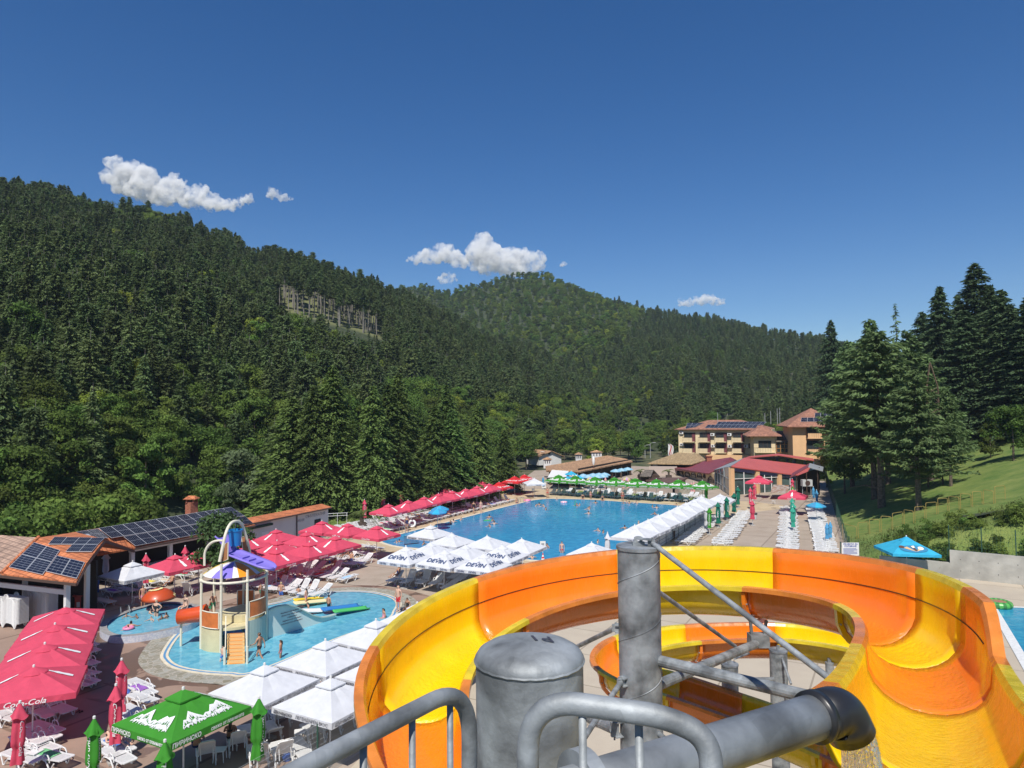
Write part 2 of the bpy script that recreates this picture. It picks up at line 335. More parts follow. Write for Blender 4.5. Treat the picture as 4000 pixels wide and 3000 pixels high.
# pools
Z1 = lambda x, y, z=0.: gp(x/2.212, 1900+y/2.212, z)
Z2 = lambda x, y, z=0.: gp(x/2.212, 2400+y/2.212, z)
Z3 = lambda x, y, z=0.: gp(900+x/2.212, 1900+y/2.212, z)
Z4 = lambda x, y, z=0.: gp(900+x/2.212, 2400+y/2.212, z)
Z5 = lambda x, y, z=0.: gp(1300+x/2.212, 1750+y/2.212, z)
Z6 = lambda x, y, z=0.: gp(2000+x/2.212, 1600+y/2.212, z)
Z7 = lambda x, y, z=0.: gp(2500+x/2.765, 1550+y/2.765, z)
Z8 = lambda x, y, z=0.: gp(3000+x/2.212, 1600+y/2.212, z)
kid = [Z2(*q) for q in ((1462, 330), (1475, 395), (1560, 450), (1750, 488), (2000, 505))]+[Z4(230, 488), gp(1300, 2500), gp(1500, 2425)]+[Z3(*q) for q in ((1405, 1075), (1428, 1020), (1390, 975), (1290, 940), (1150, 920), (950, 918), (750, 935), (600, 962), (480, 1000))]+[gp(1010, 2375), gp(860, 2405), gp(768, 2440), gp(705, 2483)]
KP = blob(kid, 130)
main = [(-13.9, 74.2), (-12.9, 71.9), (-11.0, 70.2), (-8, 68.9), (-3, 66.6), (1, 63.9), (5.5, 62.6), (9.2, 63.6), (11.3, 67.6), (14.6, 73.3), (18, 79.3), (21.4, 85.3), (25.2, 92), (26.1, 95.2), Z6(1430, 832), Z6(1180, 814), Z6(960, 800), Z6(730, 784), Z6(500, 776), Z6(330, 774), Z6(205, 783), (1.6, 103.6), (-2, 97.3), (-6, 89.7), (-9.4, 83.3), (-12.2, 78.2)]
MPL = blob(main, 150)
apron = blob([(-15.6, 77.5), (-19, 74.5), (-18.8, 68.6), (-14.6, 65), (-9.4, 66), (-2, 62), (6, 60), (11, 61), (26, 87), (38, 98), (22, 112), (8, 121), (-4, 118), (-9, 104)], 60)
tag(M().poly([(p.x, p.y, .008) for p in apron]).build('pool_apron', m_tan), kind='structure')
tag(M().poly([(p.x, p.y, .012) for p in blob([(-27, 38), (-24, 35.5), (-19, 33), (-14, 32), (-8, 36), (-4, 44), (-5, 50), (-10, 54.5), (-15, 54.5), (-20, 52), (-24, 46.5), (-27, 43.5)], 60)]).build('wet_deck', m_wet), kind='structure')
tag(M().poly([(p.x, p.y, .016) for p in offset(KP[::-1] if sum(KP[i-1].x*KP[i].y-KP[i].x*KP[i-1].y for i in range(len(KP))) < 0 else KP, 1.5)]).build('stone_paving', m_stone), kind='structure')
P_, O_ = pool('paddling_pool', KP, m_shal, .02, .05, .42, m_navy)
Q1 = offset(P_, .14); Q2 = offset(P_, .26); ring('blue_tile_line', Q1, Q2, .054, .054, m_blue)
pool('swimming_pool', MPL, m_deep, .022, .05, .4, m_navy)
SP = blob([Z1(*q, .4) for q in ((925, 1215), (955, 1160), (1080, 1100), (1210, 1055), (1400, 1014), (1560, 1018), (1690, 1045), (1735, 1082), (1660, 1150), (1590, 1190), (1400, 1238), (1200, 1272), (1050, 1282), (960, 1258))], 100)
m_mos = mat('mosaic_tile', (.42, .46, .56), .4, 9, .4, col2=(.6, .62, .66)); m_gc = mat('grey_coping', (.3, .29, .28), .6, 4, .2)
if sum(SP[i-1].x*SP[i].y-SP[i].x*SP[i-1].y for i in range(len(SP))) < 0: SP = SP[::-1]
mb = M().poly([(p.x, p.y, .33) for p in SP]); tag(mb.build('round_pool_water', m_shal), kind='structure')
OO = offset(SP, .4); ring('round_pool_coping', SP, OO, .42, .42, m_gc); ring('round_pool_inner_wall', SP, SP, .2, .42, m_navy); ring('round_pool_wall', OO, OO, .42, 0, m_mos)
# landing pool of the slides at the right, tiled deck round the slides
sheet('slide_deck', [(-7.2, 3), (60, 3), (60, 51.5), (33, 55.5), (29, 57), (12, 50), (-3, 40), (-6.5, 26)], .02, m_tile)
rp = [gp(3858, 2368), gp(4300, 2385), (52, 16), (18, 16), (24.5, 33)]
tag(M().poly([(x, y, .045) for x, y in rp]).build('landing_pool_water', water_mat('landing_water', (.06, .36, .52), (.03, .26, .43), sc=1.4)), kind='structure')
rpv = [Vector((x, y, 0)) for x, y in rp]; ring('landing_pool_coping', rpv, offset(rpv, .5 if 1 else 0), .06, .06, mat('white_tile', (.7, .7, .68), .5, 6, .1))
# ---------------------------------------------------------------- trees
rng = np.random.default_rng(7); random.seed(5)
def leafmat(name, c, rnd=.3, trans=.28):
    m = mat(name, c, .75, .8, .35, rnd=rnd, trans=trans, spec=.15); return m
L_SPR = leafmat('spruce_needles', (.13, .2, .055)); L_PIN = leafmat('pine_needles', (.14, .215, .08), .2); L_FAR = leafmat('hill_pine_needles', (.125, .175, .065), .3)
L_BRO = leafmat('broad_leaves', (.11, .17, .034), .4); L_YEL = leafmat('yellow_green_leaves', (.22, .28, .04), .2); L_WIL = leafmat('willow_leaves', (.13, .18, .085), .12); L_PALM = leafmat('palm_leaves', (.13, .17, .05), .1)
BARK = mat('bark', (.13, .1, .075), .95, 6, .5); BARKG = mat('grey_bark', (.25, .23, .2), .95, 5, .4)
def tri_mesh(name, C, A, B_, m):
    'many leaf faces at once: centre, half axis a, half axis b'
    n = len(C); V = np.empty((n, 4, 3)); V[:, 0] = C-A; V[:, 1] = C-B_*.5+A*.2; V[:, 2] = C+A; V[:, 3] = C+B_*.5+A*.2
    me = bpy.data.meshes.new(name); me.vertices.add(n*4); me.vertices.foreach_set('co', V.reshape(-1)); me.loops.add(n*4); me.loops.foreach_set('vertex_index', np.arange(n*4))
    me.polygons.add(n); me.polygons.foreach_set('loop_start', np.arange(n)*4); me.polygons.foreach_set('loop_total', np.full(n, 4)); me.materials.append(m); me.update(); me.validate(); return me
def conifer(H, RW, nb, ns, size, m, z0=.08, droop=.35, power=.85, gap=.0, top_lump=0, bough=0):
    'boughs in whorls, each bough a spray of small drooping leaf faces'
    C, A, B_ = [], [], []; lob = rng.uniform(.75, 1.2, 9)
    for i in range(nb):
        h = (z0+(1-z0)*((i+rng.uniform(0, 1))/nb))*H; f = 1-(h/H-z0)/(1-z0)
        if rng.random() < gap: continue
        az = rng.uniform(0, 2*math.pi); r = RW*(max(f, .015)**power)*rng.uniform(.6, 1.1)*lob[int(az/.7) % 9]+.12
        k = max(3, int(ns*(r/RW)+2)); t = (np.arange(k)+rng.uniform(0, 1, k))/k; t = .12+.88*t
        x = np.cos(az)*r*t; y = np.sin(az)*r*t; lift = rng.uniform(-.1, .25)
        z = h+r*(lift*t-droop*t*t)
        w = r*.24*(1-t*.6); s = rng.uniform(-1, 1, k)*w
        c = np.stack([x-np.sin(az)*s, y+np.cos(az)*s, z+rng.normal(0, .06, k)*size*3], 1)
        out = np.stack([np.cos(az)+rng.normal(0, .45, k), np.sin(az)+rng.normal(0, .45, k), rng.normal(-.35, .3, k)], 1)
        out /= np.linalg.norm(out, axis=1)[:, None]; sz = size*rng.uniform(.6, 1.3, k)[:, None]
        side = np.cross(out, np.array([0, 0, 1.])+rng.normal(0, .5, (k, 3))); side /= np.linalg.norm(side, axis=1)[:, None]
        C.append(c); A.append(out*sz); B_.append(side*sz*.62)
    return np.concatenate(C), np.concatenate(A), np.concatenate(B_)
def trunk_mesh(name, H, r0, m, limbs=6, z0=.3, RW=2., lean=.0):
    mb = M(); P = [(lean*math.sin(t*2.2)*H*.03, lean*math.cos(t*3)*H*.02, t*H) for t in (0, .15, .35, .6, .85, 1)]
    mb.tube(P, [r0*1.15, r0, r0*.8, r0*.55, r0*.25, r0*.06], 7)
    for i in range(limbs):
        h = H*(z0+(1-z0)*.85*i/max(1, limbs)); a = i*2.4; L = RW*(1-h/H)*.8+.2
        mb.tube([(0, 0, h), (math.cos(a)*L*.5, math.sin(a)*L*.5, h+L*.06), (math.cos(a)*L, math.sin(a)*L, h-L*.05)], [r0*.22, r0*.14, r0*.05], 4)
    return mb.mesh(name, m)
def broad(H, RW, nl, nleaf, size, m, z0=.18):
    C, A, B_ = [], [], []
    cen = []
    for i in range(nl):
        a = rng.uniform(0, 2*math.pi); hz = rng.uniform(z0, .93); rr = RW*math.sqrt(max(0, 1-((hz-.5)/.52)**2))*rng.uniform(.25, .8)
        cen.append((math.cos(a)*rr, math.sin(a)*rr, hz*H, RW*rng.uniform(.28, .5)))
    for cx, cy, cz, r in cen:
        k = nleaf//nl; d = rng.normal(size=(k, 3)); d /= np.linalg.norm(d, axis=1)[:, None]; d[:, 2] = np.abs(d[:, 2])*1.0-.25*(rng.random(k) < .35)
        rad = r*rng.uniform(.6, 1.12, k)[:, None]; c = np.array([cx, cy, cz])+d*rad*np.array([1, 1, .8])
        nrm = d+rng.normal(0, .55, (k, 3)); nrm /= np.linalg.norm(nrm, axis=1)[:, None]
        a = np.cross(nrm, rng.normal(size=(k, 3))); a /= np.linalg.norm(a, axis=1)[:, None]; b = np.cross(nrm, a); sz = size*rng.uniform(.6, 1.3, k)[:, None]
        C.append(c); A.append(a*sz); B_.append(b*sz*1.1)
    return np.concatenate(C), np.concatenate(A), np.concatenate(B_)
def tree(name, cat, CAB, m, tm, H):
    t = thing(name, '', cat); c = link('crown', tri_mesh(name+'_crown', *CAB, m), t); k = link('trunk', tm, t); t['h'] = 0; del t['h']; PH[t.name] = H; return t
PH = {}
hp = [tree('pine_tree', 'tree', conifer(15, 3.2, 260, 23, .42, L_FAR, z0=zz, droop=dr, power=pw, gap=.05), L_FAR, trunk_mesh('pine_trunk', 16.5, .2, BARKG, 5, .2, 2.4), 17) for zz, dr, pw in ((.2, .2, .5), (.3, .0, .36), (.15, .28, .58), (.38, -.12, .3))]
tp = tree('pine_tree', 'tree', conifer(19, 2.6, 95, 16, .45, L_FAR, z0=.66, droop=.1, power=.45), L_FAR, trunk_mesh('tall_pine_trunk', 18.5, .21, BARKG, 3, .4, 1.), 18)
bt = [tree('broadleaf_tree', 'tree', broad(11, RW, nl*2, 4200, .27, mt, z0), mt, trunk_mesh('broadleaf_trunk', 8, .2, BARK, 6, .25, 3), 11) for RW, nl, mt, z0 in ((4, 14, L_BRO, .2), (3.6, 11, L_BRO, .15), (4.4, 17, L_BRO, .25))]
by = tree('broadleaf_tree', 'tree', broad(9, 3.2, 18, 3000, .26, L_YEL, .15), L_YEL, trunk_mesh('broadleaf_trunk', 7, .16, BARK, 6, .25, 2.5), 9)
bush = tree('shrub', 'shrub', broad(3.2, 2., 12, 1500, .16, L_BRO, .1), L_BRO, trunk_mesh('shrub_stem', 2, .08, BARK, 4, .1, 1.2), 3.2)
# --- scatter over the hills
cand = []
def scatter(u0, u1, dfa, dfb, step, side):
    d = 62.
    while d < 1000:
        du = step(d)/d*FPX; u = u0+rng.uniform(0, du)
        while u < u1:
            uu = u+rng.uniform(-.42, .42)*du; dd = d+rng.uniform(-.42, .42)*step(d)*1.15
            if dfa(uu) < dd < dfb(uu): cand.append(((uu-2000)/FPX*dd, dd, side))
            u += du
        d += step(d)*1.15
scatter(-420, 2700, lambda u: interp(u, LD0)+1, lambda u: interp(u, LDR)+22, lambda d: 3.3+d*.0016, 0)
scatter(1900, 2720, lambda u: interp(u, [(1900, 128), (2050, 160), (2450, 185), (2700, 205)]), lambda u: min(interp(u, FD0), 300), lambda d: 7, 2)
scatter(1350, 4450, lambda u: interp(u, FD0)+1, lambda u: interp(u, FDR)+30, lambda d: 5.2+d*.001, 1)
P1, P2 = [], []
for x, y, side in cand:
    z = terr(x, y)
    if side == 2 and 160 < y < 190 and 5 < x < 20: continue
    u, v = uv_of(x, y, z)
    if not (-450 < u < 4500) or v > 2150: continue
    if x > 18 and t_of(x, y) > -14 and y < 200: continue
    q = rng.random(); n1 = math.sin(x*.045+2)*math.sin(y*.06+x*.02)
    if 650 < u < 780 and v > 1850 or (430 < u < 560 and v > 1900): continue
    if straw_zone(x, y, z):
        
        P1.append((x, y, z, 4))
        if q < .45: P1.append((x+rng.uniform(-2, 2), y+rng.uniform(1, 3.5), z, 4))
        continue
    vb = 1200+(u-1090)*.28
    if side == 0 and 1075 < u < 1500 and vb-5 < v < vb+150:
        if q < .6 and (v-vb) > 25: P1.append((x, y, z-.01*0, 5))
        continue
    if side == 2: pine = q < .1; z = max(0, z-.3)
    elif side == 0:
        pine = (v < 1640+n1*130) != (q > .8 and v > 1380) if u < 1500 else v < 1610+n1*40
        if 300 < u < 1000 and v < 905+n1*40 and v-interp(u, LEFT_SKY) < 170 and q < .85: pine = False
        if u > 1650 and v-interp(u, LEFT_SKY) < 60 and q < .4: pine = False
        if q < .05: pine = not pine
        if u > 1900 and v > 1650: pine = q < .15
    else:
        if interp(u, [(1350, 3000), (2340, 3000), (2360, 1500), (2400, 1400), (2550, 1225), (2700, 1215), (2900, 1300), (3200, 1350), (4400, 1400)]) < v < interp(u, [(1350, 1600), (2500, 1650), (2800, 1690), (4400, 1800)])+n1*40: pine = q < .93
        else: pine = q < .02
    if pine: P1.append((x, y, z, int(rng.integers(0, 4))))
    else: P2.append((x, y, z, 3 if (q*7) % 1 < (.28 if v < 1000 else .16) else int(rng.integers(0, 3))))
print('hill trees', len(P1), len(P2))
def side_word(u): return ['far left', 'left', 'middle left', 'middle', 'middle right', 'right', 'far right'][max(0, min(6, int(u/571.5)))]
BANDS = [(1750, 'at the very foot of the wooded slope'), (1600, 'near the foot of the wooded slope'), (1450, 'low on the wooded slope'), (1300, 'halfway up the wooded slope'), (0, 'high on the wooded slope')]
U_ = 'one two three four five six seven eight nine ten eleven twelve thirteen fourteen fifteen sixteen seventeen eighteen nineteen'.split(); T_ = 'twenty thirty forty fifty sixty seventy eighty ninety'.split()
def numw(n):
    'ordinal in words'
    if n <= 20: return ORD[n-1]
    if n < 100: return T_[n//10-2][:-1]+'ieth' if n % 10 == 0 else T_[n//10-2]+'-'+ORD[n % 10-1]
    h = U_[n//100-1]+'-hundred'; return h+'th' if n % 100 == 0 else h+'-and-'+numw(n % 100)
def hill_labels(near, kinds):
    g = {}
    for i, (x, y, z, k) in enumerate(near):
        u, v = uv_of(x, y, z+8); b = next(w for lim, w in BANDS if v > lim); g.setdefault((kinds[k], b), []).append((u, i))
    out = {}
    for (kd, b), L in g.items():
        for r, (u, i) in enumerate(sorted(L)): out[i] = '%s %s, %s from the left' % (kd, b, numw(r+1))
    return out
def forest(P, protos, nm, cat, gname, kinds, farname, big):
    P.sort(key=lambda p: p[1]); near = [p for p in P if -60 < uv_of(*p[:3])[0] < 4060][:295]; ns = set(near)
    HL = hill_labels(near, kinds)
    for i, (x, y, z, k) in enumerate(near):
        s = rng.uniform(.5, .95)*(.85 if y < 110 else 1)*1
        o = place(protos[k], (x, y, z-.3), rng.uniform(0, 6.28), HL[i], gname, sc=(s*rng.uniform(.85, 1.15), s*rng.uniform(.85, 1.15), s))
    for k, p in enumerate(protos):
        if p.name not in used: q_ = next(q for q in P if q[3] == k); place(p, (q_[0], q_[1]+1, q_[2]), 0, kinds[k]+' standing lowest and nearest of its kind on the wooded slope', gname, sc=.8)
    far = [p for p in P if p not in ns]
    me = bpy.data.meshes.new(farname); me.from_pydata([(x, y, z-.4) for x, y, z, k in far], [], [])
    a = me.attributes.new('kind_index', 'INT', 'POINT'); a.data.foreach_set('value', [k for *_, k in far])
    a = me.attributes.new('turn', 'FLOAT', 'POINT'); a.data.foreach_set('value', rng.uniform(0, 6.28, len(far)))
    a = me.attributes.new('size', 'FLOAT', 'POINT'); a.data.foreach_set('value', [rng.uniform(.42, .82) if k != 4 else rng.uniform(.6, .88) for *_, k in far])
    fo = link(farname, me); tag(fo, kind='stuff', label=big, cat='forest')
    ng = bpy.data.node_groups.new(farname, 'GeometryNodeTree'); ng.interface.new_socket('Geometry', in_out='INPUT', socket_type='NodeSocketGeometry'); ng.interface.new_socket('Geometry', in_out='OUTPUT', socket_type='NodeSocketGeometry')
    n, l = ng.nodes, ng.links; gi = n.new('NodeGroupInput'); go = n.new('NodeGroupOutput'); jo = n.new('GeometryNodeJoinGeometry')
    def attr(nm, t):
        a = n.new('GeometryNodeInputNamedAttribute'); a.data_type = t; a.inputs['Name'].default_value = nm; return a
    ka, ta, sa = attr('kind_index', 'INT'), attr('turn', 'FLOAT'), attr('size', 'FLOAT')
    cx = n.new('ShaderNodeCombineXYZ'); l.new(ta.outputs['Attribute'], cx.inputs[2])
    for k, p in enumerate(protos):
        jn = n.new('GeometryNodeJoinGeometry')
        for ch in p.children:
            oi = n.new('GeometryNodeObjectInfo'); oi.inputs['Object'].default_value = ch; oi.transform_space = 'ORIGINAL'; l.new(oi.outputs['Geometry'], jn.inputs[0])
        gi2 = n.new('GeometryNodeGeometryToInstance'); l.new(jn.outputs[0], gi2.inputs[0])
        cm = n.new('FunctionNodeCompare'); cm.data_type = 'INT'; cm.operation = 'EQUAL'; cm.inputs[3].default_value = k; l.new(ka.outputs['Attribute'], cm.inputs[2])
        ip = n.new('GeometryNodeInstanceOnPoints'); l.new(gi.outputs[0], ip.inputs['Points']); l.new(cm.outputs[0], ip.inputs['Selection']); l.new(jn.outputs[0], ip.inputs['Instance'])
        l.new(cx.outputs[0], ip.inputs['Rotation']); l.new(sa.outputs['Attribute'], ip.inputs['Scale']); l.new(ip.outputs[0], jo.inputs[0])
    l.new(jo.outputs[0], go.inputs[0]); md = fo.modifiers.new('scatter', 'NODES'); md.node_group = ng
sp_ = tree('pine_tree', 'tree', conifer(6, 1.5, 60, 9, .4, L_FAR, z0=.05, droop=.2, power=.8), L_FAR, trunk_mesh('young_pine_trunk', 5.6, .08, BARKG, 3, .2, 1), 6)
forest(P1, hp+[tp, sp_], 'pine_tree', 'tree', 'pines on the wooded hills', ['dark green pine']*4+['tall bare-stemmed pine', 'young low pine'], 'distant_pine_forest', 'dark pine forest covering the hills behind the pools')
forest(P2, bt+[by], 'broadleaf_tree', 'tree', 'broadleaf trees on the wooded hills', ['dense green broadleaf tree']*3+['yellow-green broadleaf tree'], 'distant_broadleaf_forest', 'green broadleaf forest covering the far hill')
# ---------------------------------------------------------------- lettering and decals
_tx = {}
def tx(s, size=1., shear=0., sx=1., bold=.0):
    key = (s, size, shear, sx, bold)
    if key in _tx: return _tx[key]
    c = bpy.data.curves.new('lettering', 'FONT'); c.body = s; c.size = size; c.shear = shear; c.align_x = 'CENTER'; c.align_y = 'CENTER'; c.resolution_u = 2; c.offset = bold
    o = bpy.data.objects.new('lettering', c); SC.collection.objects.link(o); dg = bpy.context.evaluated_depsgraph_get(); me = bpy.data.meshes.new_from_object(o.evaluated_get(dg))
    r = ([(v.co.x*sx, v.co.y) for v in me.vertices], [tuple(p.vertices) for p in me.polygons]); bpy.data.objects.remove(o); bpy.data.curves.remove(c); bpy.data.meshes.remove(me); _tx[key] = r; return r
def stamp(mb, vf, fn): return mb.add([fn(x, y) for x, y in vf[0]], vf[1])
BOTTLE = ([(-.05, .5), (.05, .5), (.06, .3), (.13, .12), (.1, -.08), (.13, -.3), (.1, -.5), (-.1, -.5), (-.13, -.3), (-.1, -.08), (-.13, .12), (-.06, .3)], [tuple(range(12))[::-1]])
def mountains(seed=1, w=1.9, h=.62):
    r = random.Random(seed); V, F = [], []
    top = [(-.5, 0), (-.38, .55), (-.33, .5), (-.2, 1.0), (-.12, .6), (-.04, .3), (.03, .45), (.1, .4), (.2, .82), (.27, .75), (.36, .95), (.42, .6), (.5, .0)]
    n = 60
    for i in range(n):      # vertical streaks that together read as a snowy range with rock showing through
        a, b = -.5+i/n, -.5+(i+.66)/n; ta, tb = interp(a, top), interp(b, top)
        for j in range(2):
            lo = r.uniform(-.05, .35) if j == 0 else r.uniform(.2, .5); hi_a, hi_b = (ta, tb) if j == 0 else (ta*.4, tb*.35)
            if j == 0: lo = min(ta, tb)*r.uniform(.2, .75)
            else: lo = r.uniform(-.06, .1)
            if hi_a <= lo: continue
            o = len(V); V += [(a*w, lo*h), (b*w, (lo+r.uniform(-.05, .05))*h), (b*w+.01, hi_b*h), (a*w, hi_a*h)]; F.append((o, o+1, o+2, o+3))
    return V, F
W_LOGO = mat('white_print', (.8, .8, .8), .7); N_LOGO = mat('navy_print', (.03, .06, .16), .7); K_LOGO = mat('black_print', (.05, .05, .07), .7); R_LOGO = mat('red_print', (.6, .03, .03), .7)
def fabric(name, c, t=.25): return mat(name, c, .85, 2.5, .07, trans=t, spec=.2, bump=.15, bscale=5)
F_RED = fabric('red_canvas', (.72, .09, .155)); F_RED2 = fabric('bright_red_canvas', (.72, .04, .05)); F_WHI = fabric('white_canvas', (.64, .65, .68), .1); F_GRE = fabric('green_canvas', (.06, .3, .035)); F_DGR = fabric('dark_green_canvas', (.02, .19, .125)); F_TEAL = fabric('teal_canvas', (.06, .42, .3)); F_BLU = fabric('blue_canvas', (.05, .46, .7)); F_LBL = fabric('light_blue_canvas', (.3, .58, .78)); F_PNK = fabric('pink_canvas', (.8, .42, .42))
POLE = mat('white_pole', (.68, .68, .66), .4); GREYP = mat('grey_pole', (.35, .36, .36), .4); CONC = mat('concrete_base', (.4, .38, .35), .9, 6, .2)
def parasol(name, label, cat, fm, size=3.1, eave=2.2, apex=2.95, vent='square', deco=None, pole=POLE, val=.24, seed=0):
    t = thing(name, label, cat); h = size/2; sl = math.hypot(h, apex-eave); ct, st = h/sl, (apex-eave)/sl
    def pan(k, off=.0):
        a = k*math.pi/2; dx, dy = math.cos(a), math.sin(a)
        def f(x, y):
            r = h-y*ct+off*st; return (dx*r-dy*x, dy*r+dx*x, eave+y*st+off*ct)
        return f
    def vpan(k, off=.012):
        a = k*math.pi/2; dx, dy = math.cos(a), math.sin(a)
        return lambda x, y: (dx*(h+off)-dy*x, dy*(h+off)+dx*x, eave-val/2+y)
    mb = M(); rr = random.Random(seed)
    for k in range(4):
        f = pan(k); N = 8
        for j in range(6):
            y0, y1 = sl*j/6, sl*(j+1)/6; w0, w1 = h*(1-j/6), h*(1-(j+1)/6)
            for i in range(N):
                a, b = -1+2*i/N, -1+2*(i+1)/N
                def q(s, y, w):
                    x, yy, z = f(s*w, y); sag = .035*math.sin(math.pi*min(1, y/sl))*(1-abs(2*abs(s)-1)); return (x, yy, z-sag)
                mb.add([q(a, y0, w0), q(b, y0, w0), q(b, y1, w1), q(a, y1, w1)], [(0, 1, 2, 3)])
    mb.build('canopy', fm, t)
    mb = M()
    for k in range(4):
        v = vpan(k, 0); N = 16
        for i in range(N):
            a, b = h*(-1+2*i/N), h*(-1+2*(i+1)/N); w = lambda s: .02*math.sin(s*5+k)+.01*math.sin(s*13)
            def vv(s, y):
                x, yy, z = v(s, y); m = (1+w(s)*(y < 0)/h*.8); return (x*m, yy*m, z+(w(s)*.5 if y < 0 else 0))
            mb.add([vv(a, -val/2), vv(b, -val/2), vv(b, val/2), vv(a, val/2)], [(0, 1, 2, 3)])
    mb.build('valance', fm, t)
    mb = M()
    if vent == 'square':
        hv = h*.27; z0 = eave+(apex-eave)*.73+.09
        for k in range(4):
            a = k*math.pi/2; d = Vector((math.cos(a), math.sin(a), 0)); e = Vector((-d.y, d.x, 0))
            mb.poly([d*hv-e*hv+Vector((0, 0, z0)), d*hv+e*hv+Vector((0, 0, z0)), (0, 0, apex+.13)]); mb.poly([d*hv-e*hv+Vector((0, 0, z0-.05)), d*hv+e*hv+Vector((0, 0, z0-.05)), d*hv+e*hv+Vector((0, 0, z0)), d*hv-e*hv+Vector((0, 0, z0))])
    else: mb.lathe([(h*.3, eave+(apex-eave)*.7+.03), (h*.28, eave+(apex-eave)*.74+.03), (.02, apex+.05)], n=12)
    mb.build('vent', fm, t)
    top = apex+(.13 if vent == 'square' else .05); M().lathe([(.0, top+.1), (.05, top+.07), (.05, top-.02)], n=8).build('finial', POLE, t)
    M().tube([(0, 0, .05), (0, 0, apex)], .03, 8).build('pole', pole, t)
    b = M(); b.box((0, 0, .05), (.62, .62, .09)); b.tube([(0, 0, .1), (0, 0, .45)], .045, 8); b.build('base', CONC, t)
    rb = M()
    for k in range(8):
        a = k*math.pi/4+math.pi/4; L = h*(1.4 if k % 2 == 0 else .98); rb.tube([(0, 0, apex-.03), (math.cos(a)*L, math.sin(a)*L, eave-.02)], .012, 4)
    rb.build('ribs', pole, t)
    if deco:
        m, big, small, ks = deco; lb = M(); o = .03
        for k in ks:
            for vf, cx, cy, sc, rot in big:
                cr, sr = math.cos(rot), math.sin(rot); f = pan(k, o); stamp(lb, vf, lambda x, y: f(cx+(x*cr-y*sr)*sc, cy+(x*sr+y*cr)*sc))
        for k in range(4):
            f = vpan(k, .035)
            for vf, cx, sc in small: stamp(lb, vf, lambda x, y: f(cx+x*sc, y*sc))
        if lb.v: lb.build('printed_logo', m, t)
    return t
coke_s = [(tx('Coca-Cola', .2, .35, 1.1, .003), .0, 1.)]
COKE = [parasol('red_parasol', '', 'parasol', F_RED, deco=(W_LOGO, [(BOTTLE, 0, .75, .95, 0)], coke_s, (0, 2)), seed=1),
        parasol('red_parasol', '', 'parasol', F_RED, deco=(W_LOGO, [(BOTTLE, 0, .75, .95, 0)], coke_s, (3, 1)), seed=2)]
COKEB = parasol('red_parasol', '', 'parasol', F_RED, size=3.5, eave=2.3, apex=3.0, vent='round', deco=(W_LOGO, [(BOTTLE, 0, .85, .95, 0)], [(tx('Coca-Cola', .3, .35, 1.1, .004), 0, 1.)], (0, 2)))
COKE2 = parasol('bright_red_parasol', '', 'parasol', F_RED2, deco=(W_LOGO, [(tx('Coca-Cola', .42, .35, 1.1, .01), 0, .5, 1, 0)], coke_s, (0, 1, 2, 3)))
DV = tx('DEVIN', .54, .12, 1.05, .01); leaf = ([(-.03, 0), (.04, .02), (.0, .16), (.0, .0), (.05, .0), (.14, .1), (-.04, .0), (-.13, .08), (-.06, -.02)], [(0, 1, 2), (3, 4, 5), (6, 7, 8)])
DEVIN = parasol('white_parasol', '', 'parasol', F_WHI, eave=2.25, apex=3.15, vent='round', deco=(N_LOGO, [(DV, 0, .55, 1, 0), (leaf, .1, .8, 1.2, 0)], [(tx('DEVIN', .2, .12, 1.1, .004), q, 1.) for q in (-1, 0, 1)], (0, 1, 2, 3)))
WHITE = parasol('white_parasol', '', 'parasol', F_WHI, deco=(K_LOGO, [], [(tx('ЛЕГЕНДАРЕН ВКУС', .17, .15, 1, .001), .55, 1.), (tx('Шуменско', .19, .3, 1, .004), -.95, 1.)], ()))
WHITE2 = parasol('white_parasol', '', 'parasol', F_WHI, vent='round', deco=(N_LOGO, [], [(tx('Горна Баня', .16, .1, 1, .003), .3, 1.)], ()))
gdeco = (W_LOGO, [(mountains(3), 0, .28, 1, 0)], [(tx('ПИРИНСКО', .2, .1, .9, .006), -1.0, 1.), (tx('свежо от планината', .17, .1, .8, .004), .55, 1.)], (0, 1, 2, 3))
GREEN = parasol('green_parasol', '', 'parasol', F_GRE, deco=gdeco)
BLUE = parasol('blue_parasol', '', 'parasol', F_BLU, size=3.6, eave=2.1, apex=3.15, vent='round', pole=GREYP, val=.2)
sl_ = math.hypot(1.8, 1.05); N_ = 20
for m_, shapes in ((mat('dark_blue_print', (.03, .2, .36), .7), [[(1.05*math.cos(R(18*k)), .62+.42*math.sin(R(18*k))) for k in range(N_)]]), (mat('cone_print', (.62, .4, .18), .7), [[(-.75, .7), (-.45, .85), (.1, .28)], [(.1, .3), (.32, .62), (.5, .5)]]), (mat('chocolate_print', (.1, .045, .03), .7), [[(-.85+.22*math.cos(R(36*k)), .82+.16*math.sin(R(36*k))) for k in range(10)], [(-.2, .95), (.02, .9), (.22, .4), (.02, .35)]]), (mat('cream_print', (.8, .76, .6), .7), [[(.52+.22*math.cos(R(36*k)), .68+.2*math.sin(R(36*k))) for k in range(10)], [(-.15, .9), (.1, .98), (.12, .75), (-.05, .7)]])):
    lb = M()
    for kk in (3,):
        a_ = kk*math.pi/2; dx, dy = math.cos(a_), math.sin(a_); ct_, st_ = 1.8/sl_, 1.05/sl_; off_ = .035+.006*['dark_blue_print', 'cone_print', 'chocolate_print', 'cream_print'].index(m_.name)
        for sh_ in shapes: lb.poly([(dx*(1.8-y*ct_+off_*st_)-dy*x, dy*(1.8-y*ct_+off_*st_)+dx*x, 2.1+y*st_+off_*ct_) for x, y in sh_])
    lb.build('ice_cream_picture', m_, BLUE)
